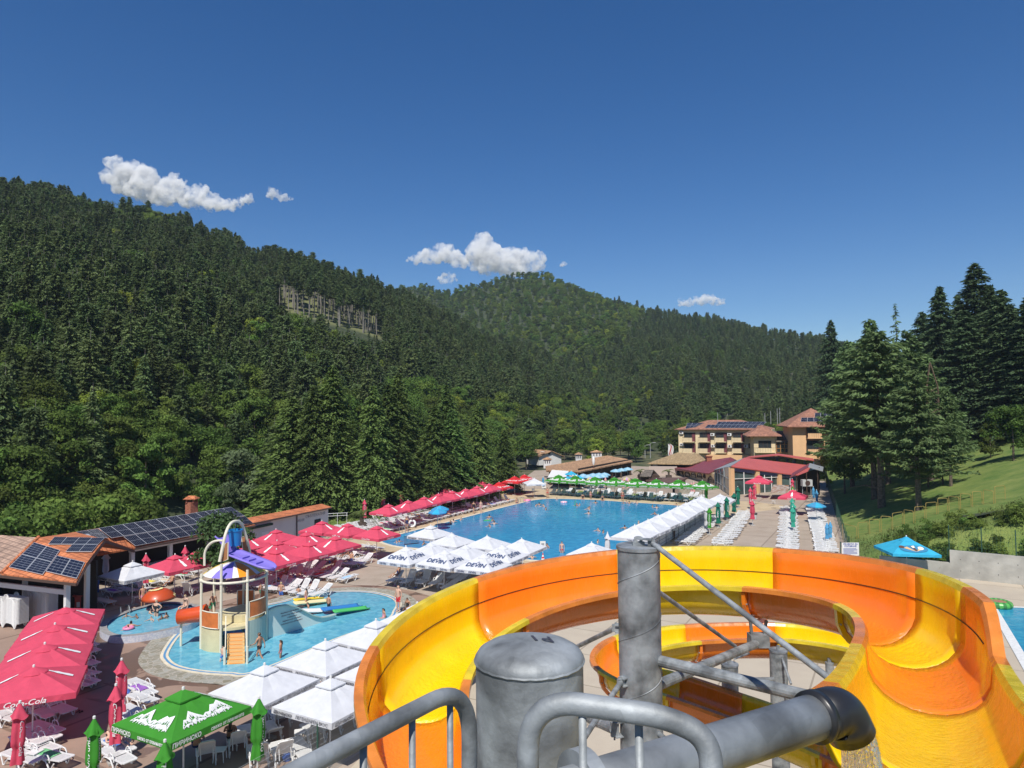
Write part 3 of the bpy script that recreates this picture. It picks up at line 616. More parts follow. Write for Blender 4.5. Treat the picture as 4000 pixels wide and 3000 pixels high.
def round_parasol(name, cat, m1, m2, rad=1.1, h=2.05, n=8, seed=0):
    t = thing(name, '', cat); mb = M()
    for k in range(n):
        mb.k = k % 2; a0, a1 = 2*math.pi*k/n, 2*math.pi*(k+1)/n
        for j in range(4):
            r0, r1 = rad*(1-j/4), rad*(1-(j+1)/4); z = lambda r: h+.42*(1-(r/rad)**1.5)
            mb.add([(math.cos(a0)*r0, math.sin(a0)*r0, z(r0)), (math.cos(a1)*r0, math.sin(a1)*r0, z(r0)), (math.cos(a1)*r1, math.sin(a1)*r1, z(r1)), (math.cos(a0)*r1, math.sin(a0)*r1, z(r1))], [(0, 1, 2, 3)])
        mb.add([(math.cos(a0)*rad, math.sin(a0)*rad, h), (math.cos(a1)*rad, math.sin(a1)*rad, h), (math.cos(a1)*rad, math.sin(a1)*rad, h-.12), (math.cos(a0)*rad, math.sin(a0)*rad, h-.12)], [(0, 1, 2, 3)])
    mb.build('canopy', [m1, m2], t); M().tube([(0, 0, 0), (0, 0, h+.5)], .022, 6).build('pole', POLE, t); M().lathe([(0, .1), (.2, .08), (.26, 0)], n=12).build('base', POLE, t)
    return t
RB = round_parasol('round_parasol', 'parasol', F_LBL, fabric('pale_blue_canvas', (.42, .65, .8))); RB2 = round_parasol('round_parasol', 'parasol', F_BLU, fabric('mid_blue_canvas', (.08, .34, .6)))
RPK = round_parasol('round_parasol', 'parasol', fabric('lilac_canvas', (.6, .4, .65)), fabric('yellow_canvas', (.7, .65, .2)), .7, 1.75)
def closed(name, fm, H=2.95, lo=.85, R0=.2, seed=0, logo=None, lm=None, lean=(0, 0)):
    t = thing(name, '', 'parasol'); r = random.Random(seed); n = 28; L = H-lo
    lobes = [r.uniform(.6, 1.2) for _ in range(8)]
    def body(u, v):
        z = H-.1-L*v; fl = .05+R0*(1.0*(v/.22) if v < .22 else .8+.25*math.sin((v-.22)*5.2) if v < .72 else .62+1.1*(v-.72)*(1 if v < .97 else .9))
        if v >= .22: fl *= .85
        a = u*2*math.pi; k = lobes[int(u*8) % 8]; f = fl*(1+.3*math.sin(a*4+seed+v*1.5)*k*(.3+v)+.08*math.sin(a*11)); return (f*math.cos(a)+lean[0]*v, f*math.sin(a)+lean[1]*v, z)
    mb = M().grid(body, n, 18); mb.f = [f[::-1] for f in mb.f]; mb.build('canopy', fm, t, smooth=True)
    def cap(u, v):
        a = u*2*math.pi; z = H-.02-.52*v+(.06*math.sin(a*4) if v > .9 else 0); f = .03+(R0*1.25)*v*(1+.22*math.sin(a*4+1)*v); return (f*math.cos(a), f*math.sin(a), z)
    mb = M().grid(cap, n, 5); mb.f = [f[::-1] for f in mb.f]; mb.build('vent', fm, t, smooth=True)
    M().lathe([(0, H+.08), (.05, H+.05), (.05, H-.03)], n=8).build('finial', POLE, t); M().tube([(0, 0, 0), (0, 0, H)], .028, 7).build('pole', POLE, t)
    M().box((0, 0, .045), (.5, .5, .08)).build('base', CONC, t)
    if logo:
        lb = M(); vf = tx(*logo)
        for s in (-1.9, -.2, 1.4):
            stamp(lb, vf, lambda x, y: (math.cos(s+y*3)*(R0*1.0+.02), math.sin(s+y*3)*(R0*1.0+.02), H-.35-L*.42-x*.9))
        lb.build('printed_logo', lm or W_LOGO, t)
    return t
CRED = [closed('closed_red_parasol', F_RED, seed=s, logo=('Coca-Cola', .3, .35, 1.1, .004)) for s in (1, 4)]
CWHI = closed('closed_white_parasol', F_WHI, seed=2); CGRE = [closed('closed_green_parasol', F_GRE, seed=3, logo=('ПИРИНСКО', .26, .1, 1, .004)), closed('closed_green_parasol', F_DGR, seed=6, R0=.24, lo=.6, logo=('Tuborg', .3, .2, 1, .004))]
CTEAL = closed('closed_teal_parasol', F_TEAL, seed=5, R0=.22); CBLU = closed('closed_blue_parasol', fabric('closed_blue_canvas', (.12, .42, .7)), H=2.2, lo=.7, R0=.14, seed=7); CPNK = closed('closed_pink_parasol', F_PNK, H=2.2, lo=.7, R0=.15, seed=8)
# ---------------------------------------------------------------- where the parasols stand
def xyz(p, z=0.): return (p[0], p[1], z)
def row(protos, pts, labels, group, rz=RZ, zb=0., sc=None, spin=True):
    for i, p in enumerate(pts):
        pr = protos[i % len(protos)] if isinstance(protos, list) else protos
        place(pr, (p[0], p[1], zb), rz, labels(i) if callable(labels) else labels[i], group, sc=sc)
row(COKEB, [Z2_ for Z2_ in [gp(253, 2379, 2.95), gp(216, 2445, 2.95), gp(174, 2524, 2.95), gp(131, 2615, 2.95)]], lambda i: 'big red open parasol with bottle prints, %s from the front, bottom left' % ORD[3-i], 'big red parasols in the bottom left row', rz=R(25))
C3 = lambda x, y: Z3(x, y, 2.9)
cl = [(397, 563, 'front'), (400, 490, 'second'), (675, 500, 'front right'), (400, 388, 'back left'), (655, 410, 'back middle'), (905, 445, 'right'), (150, 450, 'leftmost visible'), (165, 560, 'front left'), (790, 315, 'left of back three'), (1010, 335, 'middle of back three'), (1262, 355, 'rightmost at the pool bay')]
row(COKE, [C3(x, y) for x, y, _ in cl], lambda i: 'red open parasol in the red group behind the paddling pool, %s' % cl[i][2], 'red parasols behind the paddling pool')
place(WHITE, xyz(gp(517.6, 2198, 3.)), RZ, 'white open parasol between the round pool and the bar building', 'white parasols by the bar')
row(COKE, [gp(683, 2173, 2.95), gp(776, 2155, 2.95)], ['red open parasol beside the white one in front of the low building', 'red open parasol half hidden behind the round tree'], 'red parasols in front of the low building')
cr = [(480, 493), (650, 460), (790, 430), (915, 402), (1035, 378), (1150, 358), (1245, 335), (1350, 315)]
row(COKE, [Z5(x, y, 2.95) for x, y in cr], lambda i: 'red open parasol along the long side of the pool, %s from the palm' % ORD[i], 'red parasols along the long side of the pool')
row([COKE[0]], [Z5(x, y, 2.95) for x, y in ((980, 355), (1190, 315), (1290, 295))], lambda i: 'red open parasol in the back row along the pool, %s from the left' % ORD[i], 'red parasols in the back row along the pool')
row(COKE2, [Z5(x, y, 2.95) for x, y in ((1440, 300), (1570, 250), (1655, 235))], lambda i: 'bright red lettered parasol at the far end of the pool, %s from the left' % ORD[i], 'bright red parasols at the far end of the pool')
place(COKE[0], xyz(Z7(1285, 878, 3.)), RZ, 'large red open parasol on the terrace in front of the glass building', 'red parasols on the lounger terrace', sc=1.12)
place(COKE[1], xyz(Z7(1655, 1020, 3.)), RZ, 'red open parasol behind the closed teal ones on the lounger terrace', 'red parasols on the lounger terrace', sc=1.05)
W0 = Vector((*gp(1039, 2603, 3.), 0)); wg = 'white parasols between the paddling pool and the slide'
for i in range(4): place(WHITE, W0+AX*3.45*i, RZ, 'white open parasol beside the paddling pool, %s from the front in the left row' % ORD[i], wg)
W1 = Vector((*gp(1289, 2657, 3.), 0))
for i in range(4): place(WHITE, W1+AX*3.45*i, RZ, 'white open parasol next to the slide, %s from the front in the right row' % ORD[i], wg)
place(WHITE, W0+AX*3.45*4+BX*.4, RZ, 'white open parasol at the far end beside the paddling pool, behind the girl', wg, sc=.9)
dv = [(430, 170, 'left'), (893, 215, 'middle'), (1387, 260, 'right'), (1620, 152, 'back')]
row(DEVIN, [gp(1450+x/3.16, 2080+y/3.16, 3.2) for x, y, _ in dv], lambda i: 'white parasol with navy DEVIN lettering, %s one of the four' % dv[i][2], 'white parasols with navy DEVIN lettering')
wl_ = [(735, 130), (1155, 157), (990, 12), (1430, 42), (1862, 75)]
row(WHITE2, [gp(1450+x/3.16, 2080+y/3.16, 3.) for x, y in wl_], lambda i: 'plain white parasol behind the navy lettered ones, %s' % ['front left', 'front middle', 'back left', 'back middle', 'right, at the pool edge'][i], 'white parasols at the near end of the pool')
place(WHITE, xyz(gp(1681, 2055, 3.)), RZ, 'white parasol with a vent over the small bay of the pool', 'white parasols at the near end of the pool')
row(WHITE2, [gp(2312, 2120, 3.), gp(2253, 2158, 3.)], ['white open parasol at the pool corner, left of the tall steel column', 'white open parasol just behind the orange slide rim, left of the column'], 'white parasols at the near end of the pool')
rs, re = Vector((*gp(2529, 2043, 3.), 0)), Vector((*gp(2741, 1948, 3.), 0)); dr = (re-rs).normalized(); st = (re-rs).length/6
for i in range(-1, 7): place(WHITE2, rs+dr*st*i, math.atan2(dr.y, dr.x), 'white canopy in the joined row beside the pool, %s from the front' % ORD[i+1], 'joined white canopies along the right side of the pool', sc=1.1)
place(WHITE2, xyz(gp(2814, 1930, 3.)), RZ, 'separate white canopy at the far end, next to the glass building', 'joined white canopies along the right side of the pool')
gr = [(400, 580), (548, 588), (715, 597), (885, 602), (1068, 610), (1247, 618), (1440, 622), (1645, 632)]
row(GREEN, [Z6(x, y, 3.) for x, y in gr], lambda i: 'green parasol with white mountain print beyond the pool, %s from the left' % ORD[i], 'green parasols in the row beyond the pool', rz=RZ-.25, sc=1.08)
place(GREEN, xyz(gp(720, 2727, 3.)), RZ, 'large green parasol with white mountain print in the bottom left foreground', 'near green parasol')
place(BLUE, xyz(gp(3538, 2100, 3.1)), R(-6), 'turquoise parasol with ice cream pictures in front of the concrete wall', 'blue picture parasols')
place(BLUE, xyz(Z6(510, 545, 2.9)), R(10), 'blue parasol with ice cream pictures by the white awning', 'blue picture parasols')
bl = [(615, 553), (660, 560), (700, 548), (750, 545), (800, 543), (895, 512), (945, 505), (1000, 497), (735, 560), (780, 555)]
row(RB, [Z6(x, y, 2.5) for x, y in bl], lambda i: 'small light blue round parasol on the cafe terrace, %s from the left' % ORD[sorted(range(10), key=lambda j: bl[j][0]).index(i)], 'light blue parasols at the cafe', rz=.3)
row(RB2, [Z5(905, 520, 2.5), Z5(925, 497, 2.5), Z7(1900, 1135, 2.5)], ['blue round parasol at the pool edge, the nearer of two', 'blue round parasol at the pool edge, just behind another', 'blue round parasol over the white loungers by the green fence'], 'blue round parasols')
row(RPK, [Z6(675, 585, 2.1), Z6(990, 585, 2.1)], ['little striped parasol by the children play corner, left one', 'little striped parasol by the children play corner, right one'], 'little striped parasols')
place(WHITE2, xyz(gp(2087, 1868, 3.)), R(10), 'pale white canopy beside the bright red parasols at the far pool end', 'white parasols at the near end of the pool')
# closed ones
def prow(pr, L, lab, group, zt, sc=None):
    for i, (u, v, w) in enumerate(L): place(pr[i % len(pr)] if isinstance(pr, list) else pr, xyz(gp(u, v, zt)), .7*i, lab % w, group, sc=sc)
z = lambda o, s, L: [(o[0]+x/s, o[1]+y/s, w) for x, y, w in L]
prow(CRED, z((0, 2400), 2.212, [(1050, 378, 'the taller of the pair left of the paddling pool'), (1000, 603, 'in front of the pair left of the paddling pool'), (150, 750, 'at the bottom left below the open red row')]), 'closed red parasol, %s', 'closed red parasols', 3.)
prow(CRED, z((0, 1900), 2.212, [(1265, 575, 'behind the white open parasol by the low building'), (1598, 510, 'in front of the dark bar opening'), (2172, 315, 'left of the white wall, next to the solar roof end')]), 'closed red parasol %s', 'closed red parasols', 3.)
prow(CRED, z((900, 1900), 2.212, [(560, 245, 'against the white wall beside its drainpipe'), (1160, 110, 'first in the back row by the spruces, behind the palm'), (1320, 80, 'second in the back row by the spruces'), (1475, 55, 'third in the back row by the spruces'), (1615, 25, 'fourth in the back row by the spruces'), (1743, 5, 'fifth in the back row by the spruces'), (1970, -35, 'last in the back row by the spruces')]), 'closed red parasol, %s', 'closed red parasols', 3.)
prow(CRED, z((2500, 1550), 2.765, [(1195, 975, 'left of the trio on the terrace'), (1232, 935, 'back of the trio on the terrace'), (1212, 1112, 'front of the trio on the terrace'), (1645, 880, 'on the right side of the terrace behind the green ones')]), 'closed red parasol, %s', 'closed red parasols', 3.)
prow(CWHI, [(915/2.212, 1900+558/2.212, 'by the low building'), (2370, 2078, 'beside the steel column at the pool corner'), (2000+1675/2.212, 1600+825/2.212, 'between the joined canopies and the green one'), (2000+1810/2.212, 1600+765/2.212, 'at the far end of the joined canopies')], 'closed white parasol %s', 'closed white parasols', 3.)
prow(CGRE[0], [(365, 2800, 'in the left foreground beside the sunbathing woman'), (637, 2888, 'in front of the large open green parasol'), (1006, 2722, 'in the foreground beside the white parasols'), (2000+1675/2.212, 1600+640/2.212, 'in front of the last open green parasol beyond the pool'), (2500+745/2.765, 1550+1190/2.765, 'nearest on the lounger terrace, light green'), (2500+1645/2.765, 1550+960/2.765, 'at the back of the right hand terrace row')], 'closed green parasol %s', 'closed green parasols', 3.)
prow(CGRE[1], z((2500, 1550), 2.765, [(840, 1130, 'first'), (935, 1075, 'second'), (1010, 1030, 'third'), (1055, 965, 'fourth')]), 'closed dark green parasol in the terrace row, %s from the front', 'closed dark green parasols on the terrace', 3.)
prow(CTEAL, z((2500, 1550), 2.765, [(1650, 1180, 'nearest'), (1650, 1135, 'middle'), (1645, 1085, 'farthest')]), 'closed teal parasol in the right terrace row, %s of the three', 'closed teal parasols', 3.)
prow(CBLU, z((2500, 1550), 2.765, [(1875, 968, 'leftmost'), (1908, 1000, 'second'), (2015, 1352, 'third'), (2052, 1340, 'rightmost')])+[(2000+268/2.212, 1600+578/2.212, 'far one, beside the far red parasols')], 'closed blue parasol by the green fence, %s', 'closed blue parasols', 2.25)
prow(CPNK, z((2000, 1600), 2.212, [(742, 572, 'first'), (805, 580, 'second'), (960, 592, 'third'), (1003, 590, 'fourth'), (1548, 625, 'fifth'), (1570, 620, 'sixth')]), 'small closed pink parasol by the cafe terrace, %s from the left', 'small closed pink parasols', 2.25)
# ---------------------------------------------------------------- loungers
PW = mat('white_plastic', (.7, .7, .69), .4, 3, .05); PG = mat('dark_green_plastic', (.05, .09, .085), .35); PGY = mat('grey_plastic', (.5, .51, .5), .4)
def lounger(m, ang, name='sun_lounger', low=False):
    t = thing(name, '', 'sun lounger'); sb = M()
    n = 13
    for i in range(n): y = -.93+1.16*i/n+.03; sb.box((0, y, .345+.02*math.sin((y+.9)*2.6)), (.56, .062, .022))
    for s in (-1, 1): sb.bar((s*.29, -.95, .33), (s*.29, .28, .35), .06, .05)
    sb.bar((-.31, -.96, .33), (.31, -.96, .33), .05, .05)
    sb.build('seat', m, t)
    bb = M(); ca, sa = math.cos(R(ang)), math.sin(R(ang)); Y = lambda d: (.24+d*ca, .35+d*sa)
    for i in range(9): y, z = Y(.05+i*.075); yb, zb = Y(.105+i*.075); bb.bar((0, y, z), (0, yb, zb), .5, .022)
    for s in (-1, 1):
        y, z = Y(0); y2, z2 = Y(.78); bb.bar((s*.28, y, z), (s*.27, y2, z2), .055, .04)
    y, z = Y(.72); y2, z2 = Y(.84); bb.bar((0, y, z), (0, y2, z2), .5, .035)
    if ang > 12: y, z = Y(.5); bb.tube([(-.22, y, z), (-.22, .62, .3)], .018, 4); bb.tube([(.22, y, z), (.22, .62, .3)], .018, 4)
    bb.build('backrest', m, t)
    for s in (-1, 1):
        f = M(); x = s*.325
        f.tube([(x, -.95, .34), (x, -.8, .3), (x, -.7, .1), (x, -.66, .0), (x, -.58, .0), (x, -.5, .12), (x, -.34, .27), (x, -.05, .31), (x, .2, .3), (x, .38, .12), (x, .44, 0), (x, .52, 0), (x, .6, .14), (x, .72, .3)], .028, 5)
        f.tube([(x, -.02, .3), (x, .05, .48), (x, .18, .55), (x, .34, .53), (x, .44, .42), (x, .46, .28)], .024, 5)
        f.build('side_frame', m, t)
    return t
LW = [lounger(PW, a) for a in (0, 6, 32, 55)]; LG = [lounger(PG, a) for a in (4, 45)]; nl_ = [0]; FARROW = [0]
spots = []
farl = []
def lay(proto, p, yaw, label, group):
    if FARROW[0]: farl.append((proto, p[0], p[1], yaw)); return
    nl_[0] += 1; o = place(proto, (p[0], p[1], 0.03), yaw, label, group); spots.append((Vector((p[0], p[1], 0)), yaw, proto)); return o
def lrow(a, b, n, yaw, what, where, group, w=(3, 2, 1, 1), m=LW, jit=.06, skip=()):
    a = Vector((*a, 0)); b = Vector((*b, 0))
    for i in range(n):
        if i in skip: continue
        p = a.lerp(b, i/(n-1))+Vector((rng.uniform(-jit, jit), rng.uniform(-jit, jit), 0))
        k = random.choices(range(len(m)), w[:len(m)])[0]
        st_ = ['flat', 'nearly flat', 'half raised', 'upright'][k] if m is LW else ['flat', 'upright'][k]
        lay(m[k], p, yaw+rng.uniform(-.09, .09), '%s lounger, %s back, %s %s' % (what, st_, ordn(i), where), group)
LB = math.atan2(BX.y, BX.x)-math.pi/2      # yaw that turns the head end towards +BX
LA = RZ                                     # head end towards +AX
# poolside rows under the red parasols: foot end to the water
po = lambda a, b: (Vector((-14.1, 80.2, 0))+AX*a+BX*b)
lrow(po(-1, 0)[:2], po(28, -.2)[:2], 31, LB+math.pi, 'white', 'from the palm along the pool edge', 'loungers in the front row along the long pool side')
lrow(po(-2, -2.9)[:2], po(27, -3.1)[:2], 30, LB+math.pi, 'white', 'from the palm in the middle row', 'loungers in the middle row along the long pool side')
FARROW[0] = 1
lrow(po(-4, -5.6)[:2], po(14, -5.8)[:2], 18, LB+math.pi, 'white', 'from the palm in the back row by the spruces', 'loungers in the back row along the long pool side', w=(4, 2, 1, 0))
FARROW[0] = 0
# beyond the pool, under the green parasols
ga, gb = Vector((*Z6(345, 735), 0)), Vector((*Z6(1500, 800), 0)); gd = (gb-ga).normalized(); gn = Vector((-gd.y, gd.x, 0)); gy = math.atan2(gn.y, gn.x)-math.pi/2
lrow((ga+gn*.3)[:2], (gb+gn*.3)[:2], 25, gy, 'white', 'from the left, front row beyond the pool', 'loungers beyond the pool, front row', w=(1, 1, 2, 3))
for i in (3, 6, 10, 13, 16, 20, 23): lay(LG[i % 2], ga.lerp(gb, i/25)+gn*2.4, gy, 'dark green lounger in the second row beyond the pool, %s dark one from the left' % ORD[[3, 6, 10, 13, 16, 20, 23].index(i)], 'dark green loungers beyond the pool')
FARROW[0] = 1
lrow((ga+gn*2.6+gd*.9)[:2], (gb+gn*2.6+gd*1.)[:2], 24, gy, 'white', 'from the left in the second row beyond the pool', 'loungers beyond the pool, second row', skip=(3, 6, 7, 10, 13, 16, 20, 22))
lrow((ga+gn*5.4+gd*4)[:2], (gb+gn*5.4+gd*1.)[:2], 22, gy, 'white', 'from the left in the back row beyond the pool', 'loungers beyond the pool, back row', w=(4, 2, 1, 0), skip=(2, 5, 9, 14))
FARROW[0] = 0
# terrace on the right
lrow((17.3, 70.2), (24.9, 86.2), 17, LB, 'white', 'from the front beside the white fence', 'loungers in the terrace row beside the white fence', w=(5, 1, 0, 0), jit=.1)
lrow((20.6, 69.2), (30.2, 90.2), 19, LB, 'white', 'from the front below the green parasols', 'loungers in the terrace row below the closed green parasols', w=(4, 2, 0, 0), jit=.12)
lrow((26.2, 66.4), (37.0, 93.5), 25, LB+math.pi, 'white', 'from the front below the teal parasols', 'loungers in the terrace row below the closed teal parasols', w=(5, 1, 0, 0), jit=.12)
lrow((29.2, 65.0), (41.0, 95.0), 33, LB, 'white', 'from the front against the green fence', 'loungers in the terrace row against the green fence', w=(6, 1, 0, 0), jit=.09)
# under the red group
for r, (o, n) in enumerate(((Z3(420, 905), 2), (Z3(150, 860), 9), (Z3(560, 760), 7), (Z3(120, 760), 8), (Z3(330, 690), 9), (Z3(880, 640), 5))):
    a = Vector((*o, 0)); lrow(a[:2], (a+BX*.95*(n-1)*(1 if r else .8)+AX*.15)[:2], n, LA, 'white', 'from the left, %s row under the red group' % ORD[r], 'loungers under the red parasol group', w=(1, 1, 2, 2))
for i, (x, y) in enumerate(((930, 745), (1000, 700), (1090, 690), (1185, 620), (1120, 600), (1050, 590), (960, 585), (1250, 560), (1180, 545))): lay(LW[0 if i % 3 else 1], Z3(x, y), LA+math.pi/2+(.2 if i % 2 else -.1), 'white flat lounger at the right side of the red group, %s from the front' % ORD[i], 'loungers under the red parasol group')
# by the low building
k = 0
for r, (x, y, n) in enumerate(((900, 1030, 1), (960, 940, 3), (1010, 880, 4), (1040, 835, 5), (1150, 800, 5))):
    for i in range(n):
        a = Vector((*Z1(x, y), 0))+BX*(-.2)*i+AX*1.1*i*.0+Vector((2.0, .4, 0))*i*.62; lay(LW[(0, 1, 0, 0, 3)[(i+r*2) % 5]], a, LA+math.pi*.5, 'white lounger by the low building, %s row behind the round pool, %s from the left' % (ORD[r], ORD[i]), 'loungers by the low building'); k += 1
lay(LW[3], Z1(1640, 940), LA-2.6, 'white lounger with raised back beside the striped canopy tower', 'loungers by the low building')
# under the navy lettered parasols
for i, (x, y, q) in enumerate(((540, 1165, 2), (660, 1180, 3), (790, 1185, 3), (900, 1190, 2), (1010, 1225, 1), (1060, 1140, 1), (740, 1090, 3), (840, 1085, 3), (1110, 1160, 1), (1180, 1100, 1), (1590, 1020, 0), (1230, 1200, 1))): lay(LW[q], Z5(x, y), LA+.15, 'white lounger under the navy lettered parasols, %s from the left' % ORD[sorted([540, 660, 790, 900, 1010, 1060, 740, 840, 1110, 1180, 1590, 1230]).index(x)], 'loungers under the navy lettered parasols')
# bottom left
bl_ = [(1200, 665, 0), (1225, 712, 0), (1230, 790, 1), (1150, 905, 0), (1100, 965, 0), (1130, 1080, 3), (380, 1050, 0), (350, 1105, 0), (260, 1150, 1), (340, 1205, 0), (190, 1300, 0), (60, 860, 0), (30, 940, 0), (1010, 1290, 0), (1010, 1200, 0), (440, 1300, 1)]
for i, (x, y, q) in enumerate(bl_): lay(LW[q], Z2(x, y), LB+(-.12 if x > 600 else .05), 'white lounger in the bottom left corner, %s of sixteen from the back' % ORD[sorted((b[1], b[0]) for b in bl_).index((y, x))], 'loungers in the bottom left')
for i, (x, y, q) in enumerate(((560, 870, 3), (400, 900, 3), (780, 620, 0), (790, 560, 1), (790, 460, 0), (790, 300, 0), (800, 350, 0), (740, 640, 0))): lay(LW[q], Z2(x-60, y), LB+math.pi*(q == 3), 'white lounger in the shade of the big red row, %s from the front' % ORD[i], 'loungers under the big red parasols')
for i, (x, y, q) in enumerate(((1780, 1270, 3), (2050, 1180, 3), (2110, 1120, 2), (2230, 1290, 3))): lay(LW[q], Z2(x, y), LB-.6, 'white lounger with raised back under the near green parasol, %s from the left' % ORD[i], 'loungers under the near green parasol')
for i, (x, y, q) in enumerate(((430, 960, 3), (720, 1090, 3), (860, 1020, 3), (440, 1270, 3), (600, 1230, 0), (980, 960, 3), (350, 1080, 2))): lay(LW[q], Z4(x, y), LB-.5, 'white lounger under the near white parasols, %s of seven from the front' % ORD[6-sorted([960, 1090, 1020, 1270, 1230, 961, 1080][j] for j in range(7)).index((960, 1090, 1020, 1270, 1230, 961, 1080)[i])], 'loungers under the near white parasols')
print('loungers', nl_[0])
V_, F_, O_n = [], [], 0
for pr, x, y, yaw in farl:
    MT = Matrix.Translation((x, y, .03)) @ Matrix.Rotation(yaw, 4, 'Z')
    for ch in KIDS(pr):
        V_ += [tuple(MT @ v.co) for v in ch.data.vertices]; F_ += [[i+O_n for i in p.vertices] for p in ch.data.polygons]; O_n = len(V_)
far_m = M().add(V_, F_).build('distant_loungers', PW); tag(far_m, 'dense back rows of white loungers beyond the pool and by the spruces', 'sun lounger', kind='stuff')
# stacked loungers in the pavilion: every lounger of a stack is a lounger
def stack(c, n, yaw, side, m=LW[0]):
    for k in range(n):
        place(m, (c[0], c[1], .06+k*.08), yaw, 'white lounger in the %s pavilion stack, %s from the floor' % (side, ordn(k)), 'stacked loungers in the pavilion')
stack((-32.2, 45.0), 20, RZ+math.pi*.5+.15, 'front'); stack((-31.0, 46.0), 21, RZ+math.pi*.5+.15, 'back')
# small side tables
def side_table():
    t = thing('side_table', '', 'table'); M().box((0, 0, .43), (.44, .44, .03)).build('tabletop', PW, t)
    for x in (-1, 1):
        for y in (-1, 1): M().tube([(x*.17, y*.17, .42), (x*.2, y*.2, 0)], [.022, .016], 5).build('leg', PW, t)
    return t
ST = side_table()
for i, (p, w) in enumerate(((Z5(600, 1180), 'beside the reading woman under the lettered parasols'), (Z5(745, 1190), 'second under the lettered parasols'), (Z5(935, 1225), 'third under the lettered parasols'), (Z2(1900, 1270), 'between two loungers under the near green parasol'), (Z4(600, 1110), 'with red cups under the near white parasol'), (Z3(375, 900), 'in front of the red group'), (Z1(1180, 1010), 'by the round pool'), (Z7(1445, 1160), 'alone on the lounger terrace'), (Z2(410, 970), 'below the big red parasols'), (Z2(300, 1290), 'at the bottom left edge'))):
    place(ST, xyz(p, .03), RZ+.2*i, 'white plastic side table %s' % w, 'small white side tables')
# towels and bags on loungers
TC = [('orange', (.7, .2, .03)), ('blue', (.08, .18, .5)), ('pink', (.75, .25, .4)), ('purple', (.3, .12, .45)), ('light blue', (.35, .55, .8)), ('green', (.15, .45, .2)), ('red', (.6, .05, .06)), ('navy', (.03, .05, .15)), ('yellow', (.75, .6, .1)), ('beige', (.6, .5, .35))]
def towel_mesh(m, seed):
    r = random.Random(seed); return M().grid(lambda u, v: ((u-.5)*.58*(1+.04*math.sin(v*9+seed)), -.7+v*1.0, .395+.015*math.sin(u*9+seed)*math.sin(v*7)-(.12*(abs(u-.5)*2)**6)), 10, 14).mesh('towel', m)
tw = [towel_mesh(mat(n.replace(' ', '_')+'_towel', c, .95, 12, .25), i) for i, (n, c) in enumerate(TC)]
cs = [s for s in spots if s[2] in (LW[0], LW[1]) and (s[0].y < 62 or 78 < s[0].y < 112 and s[0].x < 5)]; random.Random(3).shuffle(cs)
for i, (p, yaw, pr) in enumerate(cs[:34]):
    o = link('towel', tw[i % 10], None, (p.x, p.y, .03), yaw); u, v = uv_of(p.x, p.y, 0)
    tag(o, '%s towel on a lounger, %s of the photo, %s of its colour' % (TC[i % 10][0], side_word(u), ORD[i//10]), 'towel', 'towels on the loungers')
BAGC = [('orange', (.75, .2, .05)), ('dark', (.03, .03, .05)), ('blue', (.06, .15, .5)), ('pink', (.7, .2, .35)), ('green', (.1, .35, .15))]
def bag_mesh(m): return M().lathe([(0, 0), (.17, .0), (.2, .12), (.16, .26), (.06, .34), (0, .33)], n=9).tube([(-.1, 0, .28), (-.07, 0, .45), (.07, 0, .45), (.1, 0, .28)], .012, 4).mesh('bag', m)
bgm = [bag_mesh(mat(n+'_bag', c, .8, 6, .3)) for n, c in BAGC]
for i, (p, yaw, pr) in enumerate(cs[34:60]):
    a = Vector((math.cos(yaw), math.sin(yaw), 0)); o = link('bag', bgm[i % 5], None, p+a*.48+Vector((0, 0, .02)), yaw+i); u, v = uv_of(p.x, p.y, 0)
    tag(o, '%s bag on the deck beside a lounger, %s one of its colour counted outwards' % (BAGC[i % 5][0], ORD[i//5]), 'bag', 'bags beside the loungers')
# ---------------------------------------------------------------- people
SKIN = [mat('skin_tan', (.47, .25, .155), .5, 4, .1), mat('skin_fair', (.62, .38, .27), .5, 4, .1), mat('skin_brown', (.3, .15, .09), .5, 4, .1)]
HAIRM = [mat('dark_hair', (.02, .015, .012), .5), mat('brown_hair', (.09, .05, .03), .5), mat('blond_hair', (.45, .33, .18), .5)]
CL = {n: mat(n+'_swimwear', c, .7) for n, c in (('red', (.6, .03, .04)), ('black', (.015, .015, .018)), ('blue', (.05, .15, .5)), ('pink', (.75, .3, .38)), ('green', (.05, .3, .15)), ('navy', (.02, .03, .1)), ('lilac', (.5, .4, .65)))}
EDGES = [('pel', 'spi'), ('spi', 'che'), ('che', 'nec'), ('nec', 'hea'), ('hea', 'top'), ('che', 'shL'), ('shL', 'elL'), ('elL', 'wrL'), ('wrL', 'haL'), ('che', 'shR'), ('shR', 'elR'), ('elR', 'wrR'), ('wrR', 'haR'), ('pel', 'hiL'), ('hiL', 'knL'), ('knL', 'anL'), ('anL', 'toL'), ('pel', 'hiR'), ('hiR', 'knR'), ('knR', 'anR'), ('anR', 'toR')]
RAD = dict(pel=(.15, .115), spi=(.125, .095), che=(.15, .1), nec=(.052, .052), hea=(.085, .1), top=(.06, .07), sh=(.058, .055), el=(.04, .038), wr=(.026, .024), ha=(.034, .018), hi=(.088, .09), kn=(.055, .055), an=(.036, .036), to=(.036, .022))
STAND = dict(pel=(0, 0, .93), spi=(0, 0, 1.12), che=(0, .0, 1.33), nec=(0, 0, 1.47), hea=(0, .015, 1.57), top=(0, .01, 1.66), shL=(-.18, 0, 1.39), elL=(-.25, -.02, 1.13), wrL=(-.25, .06, .89), haL=(-.24, .09, .8), hiL=(-.09, 0, .86), knL=(-.1, .02, .48), anL=(-.1, 0, .08), toL=(-.115, .15, .03))
